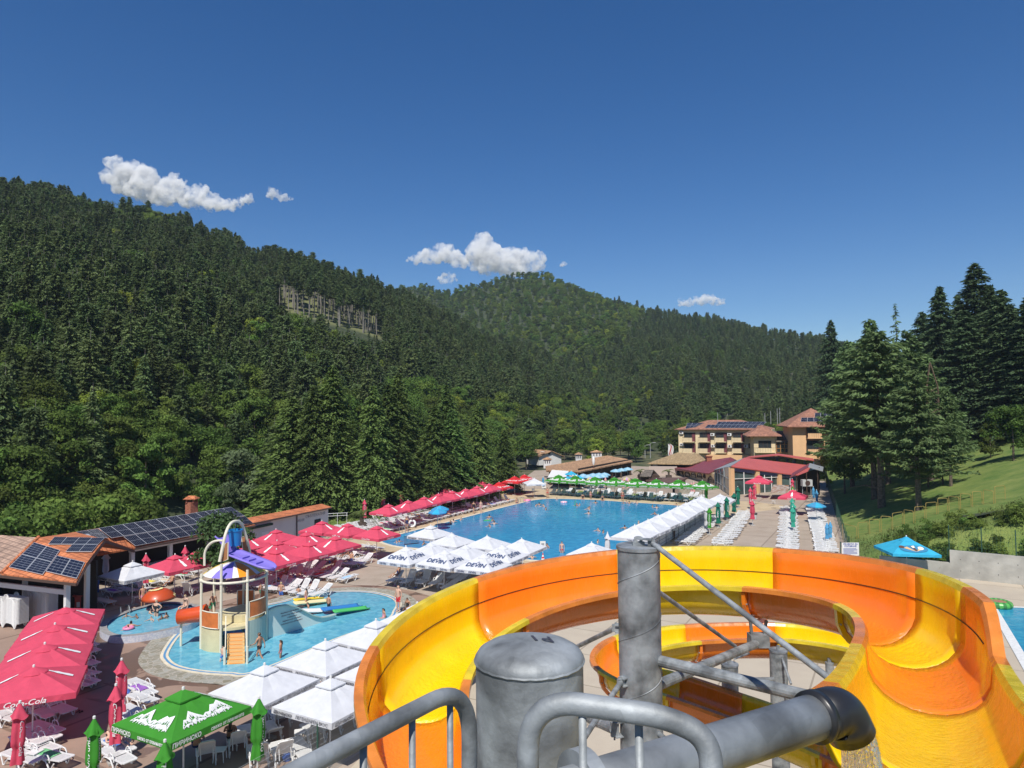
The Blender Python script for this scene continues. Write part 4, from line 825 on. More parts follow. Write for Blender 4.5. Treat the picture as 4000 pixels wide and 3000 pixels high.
def mirror(d):
    o = dict(d)
    for k, v in d.items():
        if k.endswith('L') and k[:-1]+'R' not in d: o[k[:-1]+'R'] = (-v[0], v[1], v[2])
    return o
POSES = {
 'stand': mirror(STAND),
 'hips': mirror(dict(STAND, elL=(-.38, -.06, 1.2), wrL=(-.22, .04, 1.02), haL=(-.15, .07, .99))),
 'walk': mirror(dict(STAND, elL=(-.25, .1, 1.15), wrL=(-.2, .3, 1.05), haL=(-.18, .38, 1.03), elR=(.25, -.12, 1.15), wrR=(.27, -.16, .92), haR=(.27, -.16, .83), knL=(-.1, -.14, .5), anL=(-.1, -.36, .2), toL=(-.11, -.26, .08), knR=(.1, .2, .5), anR=(.1, .22, .08), toR=(.11, .37, .03))),
 'swim': mirror(dict(STAND, elL=(-.42, .12, 1.27), wrL=(-.5, .33, 1.24), haL=(-.5, .42, 1.24), nec=(0, .03, 1.47), hea=(0, .05, 1.57))),
 'sit': mirror(dict(STAND, pel=(0, 0, .5), spi=(0, -.06, .68), che=(0, -.14, .88), nec=(0, -.16, 1.01), hea=(0, -.13, 1.11), top=(0, -.13, 1.2), shL=(-.18, -.14, .94), elL=(-.26, -.02, .72), wrL=(-.2, .22, .66), haL=(-.16, .3, .64), hiL=(-.1, .04, .47), knL=(-.13, .42, .62), anL=(-.13, .78, .42), toL=(-.13, .9, .5))),
 'edge': mirror(dict(STAND, pel=(0, 0, .14), spi=(0, -.02, .33), che=(0, -.0, .54), nec=(0, .03, .68), hea=(0, .06, .78), top=(0, .06, .87), shL=(-.18, 0, .6), elL=(-.25, -.04, .35), wrL=(-.22, .02, .12), haL=(-.22, .06, .05), hiL=(-.1, .03, .1), knL=(-.14, .44, .1), anL=(-.14, .5, -.3), toL=(-.14, .62, -.36))),
 'lie': mirror(dict(STAND, pel=(0, 0, .5), spi=(0, .19, .5), che=(0, .4, .53), nec=(0, .53, .58), hea=(0, .62, .64), top=(0, .7, .69), shL=(-.18, .45, .52), elL=(-.3, .25, .46), wrL=(-.22, .04, .5), haL=(-.18, -.04, .52), hiL=(-.09, -.06, .48), knL=(-.11, -.45, .58), anL=(-.11, -.83, .43), toL=(-.12, -.9, .52))),
}
def body_mesh(P, name, kid=1.):
    ks = list(P); me = bpy.data.meshes.new(name); me.from_pydata([P[k] for k in ks], [(ks.index(a), ks.index(b)) for a, b in EDGES], [])
    o = bpy.data.objects.new(name, me); SC.collection.objects.link(o); md = o.modifiers.new('s', 'SKIN'); md.use_smooth_shade = True
    sv = me.skin_vertices[0].data
    for i, k in enumerate(ks):
        r = RAD[k] if k in RAD else RAD[k[:2]]; sv[i].radius = r; sv[i].use_root = (k == 'pel')
    o.modifiers.new('u', 'SUBSURF').levels = 1; dg = bpy.context.evaluated_depsgraph_get(); dg.update(); r = bpy.data.meshes.new_from_object(o.evaluated_get(dg)); bpy.data.objects.remove(o)
    mb = M(); mb.v = [tuple(v.co) for v in r.vertices]; mb.f = [list(p.vertices) for p in r.polygons]; mb.mi = [0]*len(mb.f); core = len(mb.f)
    for s in 'LR':      # five fingers, nose and ears belong to the same body mesh
        w, h = Vector(P['wr'+s]), Vector(P['ha'+s]); d = (h-w).normalized(); side = d.cross(Vector((0, 1, .3))).normalized(); sg = 1 if s == 'L' else -1
        for i, L in enumerate((.06, .075, .08, .072)):
            b = h+side*(i-1.5)*.018+d*.01; mb.tube([b, b+d*L*.55+Vector((0, .005, 0)), b+d*L+Vector((0, .018, 0))], [.0095, .009, .006], 5)
        b = h-d*.03-side*.03*1; mb.tube([b, b-side*.025+d*.03, b-side*.03+d*.06], [.011, .01, .007], 5)
    H = Vector(P['hea']); up = (Vector(P['top'])-H).normalized(); fw = Vector((0, 1, 0)) if up.z > .75 else Vector((0, -.7, .7)); fw = (fw-up*fw.dot(up)).normalized(); rt = fw.cross(up)
    n0 = H+fw*.088+up*.0; mb.add([n0+rt*.016-up*.02, n0-rt*.016-up*.02, n0+up*.028, n0+fw*.024-up*.016], [(0, 1, 3), (1, 2, 3), (2, 0, 3)])
    for q in (-1, 1): mb.tube([H+rt*q*.082+up*.02, H+rt*q*.094, H+rt*q*.084-up*.028], [.012, .014, .008], 5)
    return mb, core, (H, up, fw, rt)
def seg_pts(P):
    out = []
    for a, b in EDGES:
        A, B = Vector(P[a]), Vector(P[b])
        for t in (0, .2, .4, .6, .8): out.append((A.lerp(B, t), a, b, t))
    return out
GARM = {'trunks': lambda a, b, t: a == 'pel' and b[:2] == 'hi' or (a[:2] == 'hi' and t <= .4) , 'brief': lambda a, b, t: a == 'pel' and (b[:2] == 'hi') or (a[:2] == 'hi' and t < .1), 'top': lambda a, b, t: (a == 'spi' and t >= .6) or (a == 'che' and b == 'nec' and t == 0), 'suit': lambda a, b, t: a in ('pel', 'spi') and b not in ('x',) or (a[:2] == 'hi' and t < .1) or (a == 'che' and b == 'nec' and t < .1)}
_bm = {}
def person_meshes(pose):
    if pose in _bm: return _bm[pose]
    P = POSES[pose]; mb, core, hd = body_mesh(P, 'person_body'); me = mb.mesh('person_body', SKIN[0]); me.polygons.foreach_set('use_smooth', [True]*len(me.polygons))
    seg = seg_pts(P); out = {'body': me}; cen = []; vn = [Vector((0, 0, 0)) for _ in mb.v]
    for v, n in zip(me.vertices, me.vertex_normals): vn[v.index] = n.vector.copy()
    near = []
    for f in mb.f[:core]:
        c = sum((Vector(mb.v[i]) for i in f), Vector())/len(f); cen.append(c); near.append(min(seg, key=lambda s: (s[0]-c).length))
    for g, fn in GARM.items():
        G = M(); mp = {}
        for f, s in zip(mb.f[:core], near):
            if fn(s[1], s[2], s[3]):
                for i in f:
                    if i not in mp: mp[i] = len(G.v); G.v.append(tuple(Vector(mb.v[i])+vn[i]*.009))
                G.f.append([mp[i] for i in f]); G.mi.append(0)
        out[g] = G.mesh(g, CL['black'])
    H, up, fw, rt = hd
    for hn, lng in (('short', -.01), ('long', -.2)):
        G = M(); mp = {}
        for f, c in zip(mb.f[:core], cen):
            d = c-H
            if d.length < .15 and (d.dot(up) > .035 or (d.dot(fw) < -.015 and d.dot(up) > -.06)):
                for i in f:
                    if i not in mp: mp[i] = len(G.v); G.v.append(tuple(Vector(mb.v[i])+vn[i]*.016))
                G.f.append([mp[i] for i in f]); G.mi.append(0)
        if hn == 'long': G.tube([H-fw*.07+up*.03, H-fw*.11-up*.06, H-fw*.12-up*.18, H-fw*.1-up*.27], [.06, .065, .05, .02], 8)
        out[hn] = G.mesh('hair', HAIRM[0])
    G = M()
    for q in (-1, 1): c = H+rt*q*.032+fw*.089+up*.018; G.box(c, (.018, .008, .009))
    G.box(H+fw*.083-up*.05, (.04, .008, .009)); out['face'] = G.mesh('face', mat('eyes_and_lips', (.15, .05, .04), .5))
    _bm[pose] = out; return out
def own(o, m):
    o.material_slots[0].link = 'OBJECT'; o.material_slots[0].material = m
np_ = [0]
def person(pose, loc, yaw, label, group=None, sc=1., skin=0, hair=0, hl='short', wear=(('trunks', 'blue'),), cat='person'):
    ms = person_meshes(pose); t = tag(link('person', ms['body'], None, loc, yaw), label, cat, group); own(t, SKIN[skin]); t.scale = (sc*(.93 if hl == 'long' else 1), sc, sc)
    for g, c in wear: own(link('swimwear' if g != 'top' else 'swim_top', ms[g], t), CL[c])
    if hair is not None: own(link('hair', ms[hl], t), HAIRM[hair])
    link('face', ms['face'], t); np_[0] += 1; return t
G_ = lambda u, v, z=0.: xyz(gp(u, v, z), z)
z3 = lambda x, y, z=0.: xyz(Z3(x, y, z), z); z1 = lambda x, y, z=0.: xyz(Z1(x, y, z), z); z5 = lambda x, y, z=0.: xyz(Z5(x, y, z), z); z6 = lambda x, y, z=0.: xyz(Z6(x, y, z), z); z2 = lambda x, y, z=0.: xyz(Z2(x, y, z), z); z4 = lambda x, y, z=0.: xyz(Z4(x, y, z), z)
BK = (('brief', 'black'), ('top', 'black')); BR = (('brief', 'red'), ('top', 'red')); BP = (('brief', 'pink'), ('top', 'pink'))
person('stand', z3(1452, 1085, .05), 2.6, 'bald man in red shorts standing at the paddling pool edge', sc=1.07, hair=None, wear=(('trunks', 'red'),), skin=1)
person('walk', z4(250, 425, -.32), 1.35, 'man in black trunks wading through the shallow pool', sc=1.02, hair=1, wear=(('brief', 'black'),))
person('stand', z4(435, 425, -.3), 1.6, 'girl with a pink swimsuit bottom standing in the shallow pool', sc=.78, hl='long', wear=(('brief', 'pink'),))
person('walk', z2(1925, 445, -.25), 2.9, 'boy in light blue shorts at the foot of the orange steps', sc=.66, wear=(('trunks', 'blue'),), skin=1)
person('stand', z3(850, 1110, -.3), -.6, 'boy in black shorts holding the rope by the blue slide lane', sc=.82, wear=(('trunks', 'black'),))
person('stand', z3(655, 1030, -.0), 1.2, 'girl standing beside the small yellow slide', sc=.72, hl='long', wear=BP, skin=1)
person('edge', z3(672, 1090, -.1), 2, 'dark haired child sitting in the water by the white slide lip', sc=.8)
person('edge', z3(1325, 1150, -.1), 2.2, 'girl in a pink swimsuit sitting in the shallow water', sc=.85, hl='long', wear=(('suit', 'pink'),))
person('stand', z3(438, 1010, -.55), 0, 'person with a white cap behind the pale slide wall', sc=.95, hair=2)
person('stand', z3(588, 1010, -.5), 0, 'child in the pool behind the yellow slide', sc=.75)
person('edge', z3(1530, 1060, .03), 2.8, 'long haired girl sitting on the deck beside the white canopy', sc=.9, hl='long', wear=(('suit', 'black'),))
person('stand', z1(1235, 1055), -2.6, 'woman in a light swimsuit standing by the round pool', sc=.98, hl='long', hair=1, wear=BP)
person('hips', z1(1350, 1195, -.22), 2.9, 'woman in a black swimsuit and straw hat in the round pool', sc=.97, hair=2, wear=(('suit', 'black'),), skin=1)
for i, (x, y, s, lb) in enumerate(((1130, 1215, .85, 'person holding a child in the round pool, near left'), (1110, 1235, .6, 'small child in a pink float ring in the round pool'), (1180, 1135, .6, 'child with yellow armbands in the round pool'), (1090, 1130, .55, 'toddler with a blue cap at the round pool rim'), (1295, 1100, .8, 'man swimming behind the woman in black in the round pool'), (1400, 1055, .6, 'child with a red cap at the back of the round pool'), (1440, 1135, .8, 'dark haired swimmer right of the woman in black'), (1310, 1160, .6, 'child left of the woman in black'), (1395, 1150, .6, 'child right beside the woman in black'))):
    p = Z1(x, y, .33); person('swim', (p[0], p[1], .33-1.22*s), i*1.3, lb, 'bathers in the round pool', sc=s, hair=i % 2, skin=i % 3)
person('edge', z1(1605, 1045, .4), 2.7, 'blond woman resting on the round pool rim', hair=2, skin=1, wear=BK)
for i, (x, y, lb, s_) in enumerate(((250, 1075, 'boy in green trunks standing on the tower deck by the red tube', .8), (215, 1080, 'child crouching at the tube slide entrance', .6), (745, 905, 'child at the back railing of the play tower', .6))):
    p = gp(740+x/2.676, 2000+y/2.676, 1.36); person('stand' if i != 1 else 'walk', (p[0], p[1], 1.36), i*2., lb, sc=s_, wear=(('trunks', 'green'),))
# main pool
sw = [(1470, 470, 3), (1445, 480, 3), (1675, 495, 3)]
SWL = [('Z5', 575, 815, 'man holding a child in the small bay of the pool'), ('Z5', 552, 820, 'small child held in the small bay'), ('Z5', 785, 835, 'swimmer by the dark gate in the bay'), ('Z5', 1042, 645, 'left swimmer near the long pool side'), ('Z5', 1020, 655, 'swimmer lying low near the long pool side'), ('Z5', 1108, 625, 'swimmer at the wall of the long pool side'), ('Z5', 1352, 605, 'swimmer throwing a float'), ('Z5', 1340, 620, 'child with a green board'), ('Z5', 1380, 632, 'swimmer right of the green board'), ('Z5', 1395, 662, 'swimmer with outstretched arm in the middle of the pool'), ('Z5', 1356, 682, 'dark haired swimmer in the middle of the pool'), ('Z6', 208, 835, 'swimmer with a lilac shirt'), ('Z6', 235, 828, 'swimmer beside the lilac shirt'), ('Z6', 272, 840, 'swimmer at the far left of the pool, black hair'), ('Z6', 292, 865, 'swimmer in front at the far left'), ('Z6', 388, 778, 'child at the far pool edge'), ('Z6', 562, 832, 'swimmer left of the pair with the green noodle'), ('Z6', 582, 828, 'swimmer right of the pair with the green noodle'), ('Z6', 722, 812, 'lone swimmer near the far edge'), ('Z6', 660, 865, 'swimmer of the couple in the middle far pool'), ('Z6', 668, 855, 'dark haired half of the couple'), ('Z6', 662, 905, 'swimmer in front of the couple'), ('Z6', 963, 812, 'child at the far edge, right part'), ('Z6', 987, 803, 'swimmer at the far edge next to the woman in black'), ('Z6', 1013, 815, 'woman in black at the far pool edge'), ('Z6', 1075, 812, 'swimmer right of the woman in black at the far edge'), ('Z6', 1212, 842, 'left of two swimmers at the far right'), ('Z6', 1250, 855, 'right of two swimmers at the far right'), ('Z6', 1235, 908, 'swimmer close to the white canopies, far'), ('Z6', 1092, 985, 'blond swimmer close to the white canopies'), ('Z6', 975, 1032, 'swimmer partly behind the white canopies'), ('Z6', 745, 1052, 'left swimmer of the near pair'), ('Z6', 787, 1065, 'right swimmer of the near pair'), ('Z6', 175, 1290, 'swimmer at the near pool edge'), ('Z6', 305, 1190, 'woman with a yellow float by the white parasol'), ('Z6', 740, 1150, 'man leaning at the pool edge under the white canopy'), ('Z6', 1420, 828, 'child at the far right corner of the pool')]
for i, (zz, x, y, lb) in enumerate(SWL):
    p = (Z5 if zz == 'Z5' else Z6)(x, y, .02); s = .72 if 'child' in lb else .98
    person('swim', (p[0], p[1], .02-1.2*s-(.05*(i % 3))), i*2.1, lb, 'bathers in the big pool', sc=s, hair=2 if 'blond' in lb else i % 2, hl='long' if i % 3 == 0 else 'short', skin=i % 2)
person('stand', z6(432, 1290, -.55), 2.9, 'long haired woman in a red bikini standing in the near pool end', hl='long', hair=1, wear=BR, sc=1., skin=1)
person('walk', z5(1218, 568), 3.6, 'woman in a black swimsuit walking along the pool side', hl='long', hair=1, wear=(('suit', 'black'),)); person('stand', z5(1280, 563), 3.3, 'woman in a bikini standing behind the walking one at the pool side', hl='long', hair=2, wear=BP, skin=1)
person('stand', z5(640, 718), 2.9, 'woman in a patterned swimsuit beside the white swim ring', hair=2, wear=(('suit', 'navy'),)); person('stand', z6(307, 765), 2.9, 'woman standing at the far left pool corner', wear=BR, skin=0)
person('edge', z6(612, 775), 3.1, 'person in black sitting on the far pool edge, left one', wear=(('suit', 'black'),)); person('edge', z6(782, 788), 3.2, 'person in black sitting on the far pool edge, right one', wear=(('suit', 'black'),))
person('stand', z6(680, 775), 3.4, 'child walking behind the far pool edge', sc=.8, wear=BP); person('stand', z6(955, 795), 3, 'woman in red shorts standing at the far pool edge', wear=BR); person('edge', z5(1590, 480), 3.5, 'person sitting by the far ladder', wear=(('trunks', 'navy'),))
LZ = .03
person('lie', z2(1010, 1190, .0), LB+math.pi, 'woman in a black bikini top lying in the left foreground', hl='long', wear=BK, skin=1)
person('sit', z2(1700, 1240, .0), LB+2.6, 'white haired man reading a tablet under the near green parasol', hair=2, wear=(('trunks', 'navy'),)); person('sit', z2(1990, 1160, .0), LB+2.4, 'woman reclining beside the purple towel', hl='long', wear=BK, skin=2)
person('sit', z5(560, 1150), LA+2.9, 'woman in a dark dress on the leftmost lounger under the lettered parasols', hl='long', wear=(('suit', 'navy'),)); person('sit', z5(925, 1150), LA+3.2, 'man in blue shorts on a lounger under the lettered parasols', wear=(('trunks', 'blue'),))
person('sit', z1(1480, 890), LA+3.4, 'person resting on a lounger behind the mushroom fountain', wear=(('trunks', 'black'),)); person('sit', z1(640, 960), 1.5, 'man sitting at the red barrel table', wear=(('trunks', 'navy'),), skin=2)
for i, (x, y) in enumerate(((900, 745), (830, 770), (700, 690), (480, 800), (560, 830), (990, 640), (1040, 680), (620, 700), (860, 700), (250, 800), (420, 850), (770, 640))):
    person('lie' if i % 3 else 'sit', z3(x, y), LA+(math.pi if i % 3 == 0 else 0)+.2*(i % 2), 'sunbather in the shade of the red group, %s from the left' % ORD[sorted([900, 830, 700, 480, 560, 990, 1040, 620, 860, 250, 420, 770]).index(x)], 'sunbathers under the red group', hl='long' if i % 2 else 'short', wear=BK if i % 2 else (('trunks', 'blue'),), skin=i % 3, hair=i % 2)
for i, (a, b) in enumerate(((1, 0), (5, 0), (8.5, -3), (11, 0), (15, -3), (17, 0), (21, 0), (24, -3))):
    p = po(a, b); person('lie', (p.x, p.y, 0), LB+math.pi, 'sunbather on the loungers along the long pool side, %s from the palm' % ORD[i], 'sunbathers along the long pool side', wear=BP if i % 2 else (('trunks', 'navy'),), skin=i % 3, hl='long' if i % 2 else 'short')
for i in (4, 9, 12, 17, 21):
    p = ga.lerp(gb, i/24)+gn*.5; person('sit', (p.x, p.y, 0), gy+math.pi, 'sunbather on the loungers beyond the pool, %s from the left' % ORD[(4, 9, 12, 17, 21).index(i)], 'sunbathers beyond the pool', wear=BK if i % 2 else (('trunks', 'red'),), skin=i % 3)
print('people', np_[0])
# ---------------------------------------------------------------- the big water slide
def gloss(name, c, b=.04):
    m = mat(name, c, .22, 1.6, .08, spec=.5, coat=.4, bump=b, bscale=14); return m
S_Y = gloss('yellow_fibreglass', (.86, .56, .004)); S_O = gloss('orange_fibreglass', (.84, .21, .012))
S_YD = mat('faded_yellow_fibreglass', (.66, .5, .03), .4, 3, .2); S_OD = mat('faded_orange_fibreglass', (.62, .2, .035), .45, 3, .2)
WETY = gloss('wet_yellow_fibreglass', (.84, .55, .004), .5); WETO = gloss('wet_orange_fibreglass', (.82, .22, .012), .5)
STEEL = mat('galvanised_steel', (.29, .31, .32), .62, 5, .5, metal=.35, bump=.12, bscale=20, det=8); STEELD = mat('weathered_steel', (.27, .29, .305), .6, 3, .6, metal=.35, bump=.1, bscale=12, det=9)
BLACKP = mat('black_rubber', (.02, .02, .022), .35); SEAM = mat('sealant', (.02, .012, .008), .6); DKST = mat('dark_green_post', (.02, .07, .05), .5)
for mm_, w in ((STEEL, 26), (STEELD, 9)):      # mottled zinc spangle
    nt = mm_.node_tree; n, l = nt.nodes, nt.links; p = n['Principled BSDF']; old = p.inputs['Base Color'].links[0].from_socket
    v = n.new('ShaderNodeTexVoronoi'); v.inputs['Scale'].default_value = w; tc = n.new('ShaderNodeTexCoord'); l.new(tc.outputs['Object'], v.inputs['Vector']); mx = n.new('ShaderNodeMix'); mx.data_type = 'RGBA'; mx.blend_type = 'OVERLAY'; mx.inputs[0].default_value = .1
    l.new(old, mx.inputs[6]); l.new(v.outputs['Color'], mx.inputs[7]); bw = n.new('ShaderNodeRGBToBW'); l.new(v.outputs['Color'], bw.inputs[0]); l.new(bw.outputs[0], mx.inputs[7]); l.new(mx.outputs[2], p.inputs['Base Color'])
SCX, SCY, SRO, SW = 2.242, 10.718, 4.433, 1.35
def ringz(ph): return 10.863-.187*ph-.059*ph*ph
SRC = SRO-SW/2
# centreline stations: position, left normal pointing to the ring centre, rim height, extension wall height
def ring_station(deg):
    ph = R(deg); q = min(1, max(0, (22-deg)/52)); return Vector((SCX-.31*q*q*(3-2*q)+SRC*math.cos(ph), SCY+SRC*math.sin(ph), ringz(ph)-.484)), Vector((-math.cos(ph), -math.sin(ph), 0))
def straight_station(s):
    p, nrm = ring_station(-30); return p+Vector((-.5, -.866, 0))*s+Vector((0, 0, .1*s+.02*s*s)), nrm
ST_ = []      # (pos, inward normal, ext, width factor)
for s in np.arange(4.75, 0, -.25):
    p, nn = straight_station(s); ST_.append((p, nn, 0., 1.+max(0, s-4.6)*.16))
for d in np.arange(-30, 366, 3.):
    p, nn = ring_station(d); ext = .484 if d < 200 else max(0, .484-(d-200)*.012)
    if d < -22: ext = .0 if d < -28 else .484*(d+30)/8
    ST_.append((p, nn, ext, 1.))
NST = len(straight_list := [0 for _ in np.arange(4.75, 0, -.25)])
bounds = [0, 2, 5, NST-2] + [NST+int((a+30)/3) for a in (-8, 10.3, 50.3, 91, 134.6, 175.4, 216, 257, 298, 339, 366)]
def section_curve(ext, w, off=0.):
    'cross-section from the outer lip over the floor to the inner lip: (sideways, up)'
    hw = SW/2*w; o = []
    if ext > .02: o += [(-hw-.13, ext-.005), (-hw-.13, ext+.03), (-hw-.03, ext+.03), (-hw+.0, ext-.03), (-hw+.0, ext*.5), (-hw+.005, .03)]
    else: o += [(-hw-.13, -.03), (-hw-.13, .03), (-hw-.03, .03), (-hw, -.02), (-hw+.003, -.04), (-hw+.005, -.06)]
    for k in range(1, 12):
        a = math.pi*k/12; o.append((-hw*math.cos(a)*(1 if off == 0 else (hw+off)/hw), -.06-.62*math.sin(a)**.85-off*math.sin(a)))
    o += [(hw-.005, -.06), (hw, -.02), (hw+.03, .03), (hw+.13, .03), (hw+.13, -.03)]
    return o
def flume_mesh(stations, mats, nm, thick=.02):
    rows = [section_curve(e, w) for _, _, e, w in stations]; n = len(rows[0]); mb = M(); P = []
    for (p, nn, e, w), rw in zip(stations, rows):
        for x, z in rw: P.append(p+nn*x+Vector((0, 0, z)))
    F, MI = [], []
    for i in range(len(rows)-1):
        for k in range(n-1):
            F.append((i*n+k, (i+1)*n+k, (i+1)*n+k+1, i*n+k+1)); MI.append(1 if (k <= 2 or k >= n-4) else 2 if 8 <= k <= n-9 else 0)
    mb.v = [tuple(p) for p in P]; mb.f = [list(f) for f in F]; mb.mi = MI; me = mb.mesh(nm, mats); me.polygons.foreach_set('use_smooth', [k < 1 or k == 2 or k == 0 for k in MI]); return me
for nm_ in ('yellow_fibreglass', 'orange_fibreglass', 'wet_yellow_fibreglass', 'wet_orange_fibreglass', 'faded_yellow_fibreglass', 'faded_orange_fibreglass'):
    nt = MATS[nm_].node_tree; n, l = nt.nodes, nt.links; p = n['Principled BSDF']; old = p.inputs['Base Color'].links[0].from_socket; tc = n.new('ShaderNodeTexCoord'); mp = n.new('ShaderNodeMapping'); mp.inputs['Scale'].default_value = (1, 1, .35); l.new(tc.outputs['Object'], mp.inputs[0])
    z_ = n.new('ShaderNodeTexNoise'); z_.inputs['Scale'].default_value = 7; z_.inputs['Detail'].default_value = 12; z_.inputs['Roughness'].default_value = .75; l.new(mp.outputs[0], z_.inputs['Vector']); mr = n.new('ShaderNodeMapRange'); mr.inputs[1].default_value = .58; mr.inputs[2].default_value = .8; mr.inputs[4].default_value = .12; l.new(z_.outputs['Fac'], mr.inputs[0])
    mx = n.new('ShaderNodeMix'); mx.data_type = 'RGBA'; mx.inputs[7].default_value = (.55, .3, .08, 1); l.new(mr.outputs[0], mx.inputs[0]); l.new(old, mx.inputs[6]); l.new(mx.outputs[2], p.inputs['Base Color'])
    m2 = n.new('ShaderNodeMapRange'); m2.inputs[1].default_value = .4; m2.inputs[2].default_value = .7; m2.inputs[3].default_value = .16; m2.inputs[4].default_value = .42; l.new(z_.outputs['Fac'], m2.inputs[0]); l.new(m2.outputs[0], p.inputs['Roughness'])
slide = thing('water_slide', 'large orange and yellow open water slide curving left around a tall steel column', 'water slide', (SCX, SCY, 0)); soff = Vector((-SCX, -SCY, 0))
def add_flume(root, sts, bnds, first, off, nm='flume_section'):
    for i in range(len(bnds)-1):
        col = (i+first) % 2; seg = sts[bnds[i]:bnds[i+1]+1]
        if len(seg) < 2: continue
        o = link(nm, flume_mesh(seg, [S_O, S_OD, WETO] if col else [S_Y, S_YD, WETY], nm), root, off); md = o.modifiers.new('thickness', 'SOLIDIFY'); md.thickness = .022; md.offset = 1
        p, nn, e, w = seg[-1]; rw = section_curve(e, w)[5:-4]; tg = nn.cross(Vector((0, 0, 1))).normalized(); fl = M(); N = len(rw); V = []
        ctr = (0, -.1)
        for s in (-.035, .035):
            for ex in (.028, .115):
                for x, z in rw:
                    d = Vector((x-ctr[0], 0, z-ctr[1])) ; L = math.hypot(x, z+.1) or 1; V.append(p+nn*(x+x/L*ex)+Vector((0, 0, z+(z+.1)/L*ex*(1 if z < -.05 else 0)))+tg*s)
        F = []
        for k in range(N-1): F += [(k, k+1, N+k+1, N+k), (2*N+k, 3*N+k, 3*N+k+1, 2*N+k+1), (N+k, N+k+1, 3*N+k+1, 3*N+k), (k, 2*N+k, 2*N+k+1, k+1)]
        fl.add(V, F); fo = fl.build('joint_flange', S_O if col else S_Y, o)
        bo = M()
        for k in range(1, N-1, 2):
            for s in (-.045, .045):
                x, z = rw[k]; L = math.hypot(x, z+.1); c = p+nn*(x+x/L*.075)+Vector((0, 0, z+(z+.1)/L*.075))+tg*s; bo.tube([c-tg*.012, c+tg*.012], .014, 6)
        bo.build('bolts', STEELD, fo)
add_flume(slide, ST_, bounds, 0, soff)
for bi in bounds[1:-1]:
    p_, n_, e_, w_ = ST_[bi]; rw = section_curve(e_, w_); q_ = M(); q_.tube([p_+n_*(x*.985)+Vector((0, 0, z+.012)) for x, z in rw[3:-3]], .0045, 4); q_.build('joint_seam', SEAM, slide, soff)
# the thin dark seal where the extension wall stands on the trough
sb = M(); pts = [p-nn*(SW/2-.028)+Vector((0, 0, .05)) for p, nn, e, w in ST_ if e > .2]; sb.tube(pts, .009, 5); sb.build('sealing_line', SEAM, slide, soff)
m = M(); P0, n0 = straight_station(4.7); tg0 = Vector((-.5, -.866, 0))
for i, (s0, s1, cc) in enumerate(((.2, 1.6, 0), (1.6, 3.2, 1))):
    f = lambda u, v: P0+tg0*lerp(s0, s1, u)+n0*lerp(-1.0, .78, v)+Vector((0, 0, -.6+.06*lerp(s0, s1, u)+(.45*abs(2*v-1)**5 if v < .5 else .12*abs(2*v-1)**5)))
    o = M().grid(f, 8, 24).build('start_basin', [S_Y, S_O][cc] if 0 else S_Y, slide, soff, smooth=True); md = o.modifiers.new('thickness', 'SOLIDIFY'); md.thickness = .03
# the second loop and the exit chute lower down, farther away
ctl = [(6.2, 8.6, 8.0), (8.4, 12.2, 7.75), (9.4, 15.4, 7.6), (9.0, 17.7, 7.5), (7.6, 19.05, 7.42), (5.9, 19.4, 7.35), (4.4, 19.35, 7.28), (3.2, 18.9, 7.2), (2.7, 18.0, 7.1), (3.1, 17.3, 6.98), (4.07, 16.75, 6.85), (5.0, 16.25, 6.68), (5.9, 15.75, 6.5), (7.6, 14.75, 6.05), (9.5, 13.8, 5.6), (12, 12.8, 4.6), (16, 14, 3.2), (20, 17, 1.9), (24, 20, 1.1), (27, 22.5, .9)]
cp = []
for i in range(len(ctl)-1):
    a, b, c, d = [Vector(ctl[max(0, min(len(ctl)-1, j))]) for j in (i-1, i, i+1, i+2)]
    for j in range(8): t = j/8; cp.append(.5*((2*b)+(c-a)*t+(2*a-5*b+4*c-d)*t*t+(3*b-a-3*c+d)*t**3))
L2 = []
for i in range(1, len(cp)-1):
    tg = (cp[i+1]-cp[i-1]).normalized(); L2.append((cp[i], Vector((-tg.y, tg.x, 0)).normalized(), 0., .93))
add_flume(slide, L2, list(range(0, len(L2)-2, 11))+[len(L2)-1], 0, soff)
# columns with their brackets and arms
def colpt(u, v, d): return at(u, v, d)
col = thing('support_column', 'tall grey spiral-welded steel column with a lifting eye on top, in the middle of the slide', 'column', (1.79, 10.0, 0))
CT = 11.55; cb = M(); cb.lathe([(.3, 0), (.3, CT)], n=40); cb.build('shaft', STEELD, col, smooth=True)
wm = M(); wm.tube([(.302*math.cos(t), .302*math.sin(t), 4+t*.165*.8) for t in np.arange(0, (CT-4)/.132, .12)], .006, 4); wm.build('weld_seam', STEELD, col)
cb = M(); cb.lathe([(0, CT+.025), (.315, CT+.025), (.315, CT-.02), (.3, CT-.02)], n=40); cb.build('cap_plate', STEELD, col)
e = M(); N = 16; A0 = [(math.cos(math.pi*k/N)*.055, math.sin(math.pi*k/N)*.055+.07) for k in range(N+1)]; e.add([(x, .01*s, CT+.025+z) for s in (-1, 1) for x, z in ([(-.055, 0)]+A0[::-1]+[(.055, 0)])], [])
nE = N+3; outer_ = list(range(nE)); hole = [(math.cos(2*math.pi*k/N)*.022, math.sin(2*math.pi*k/N)*.022+.075) for k in range(N)]
e = M(); R_ = [(max(-.06, min(.06, math.cos(2*math.pi*k/N)*.085)), max(-.075, min(.06, math.sin(2*math.pi*k/N)*(.058 if k <= N/2 else .13)))+.075) for k in range(N)]
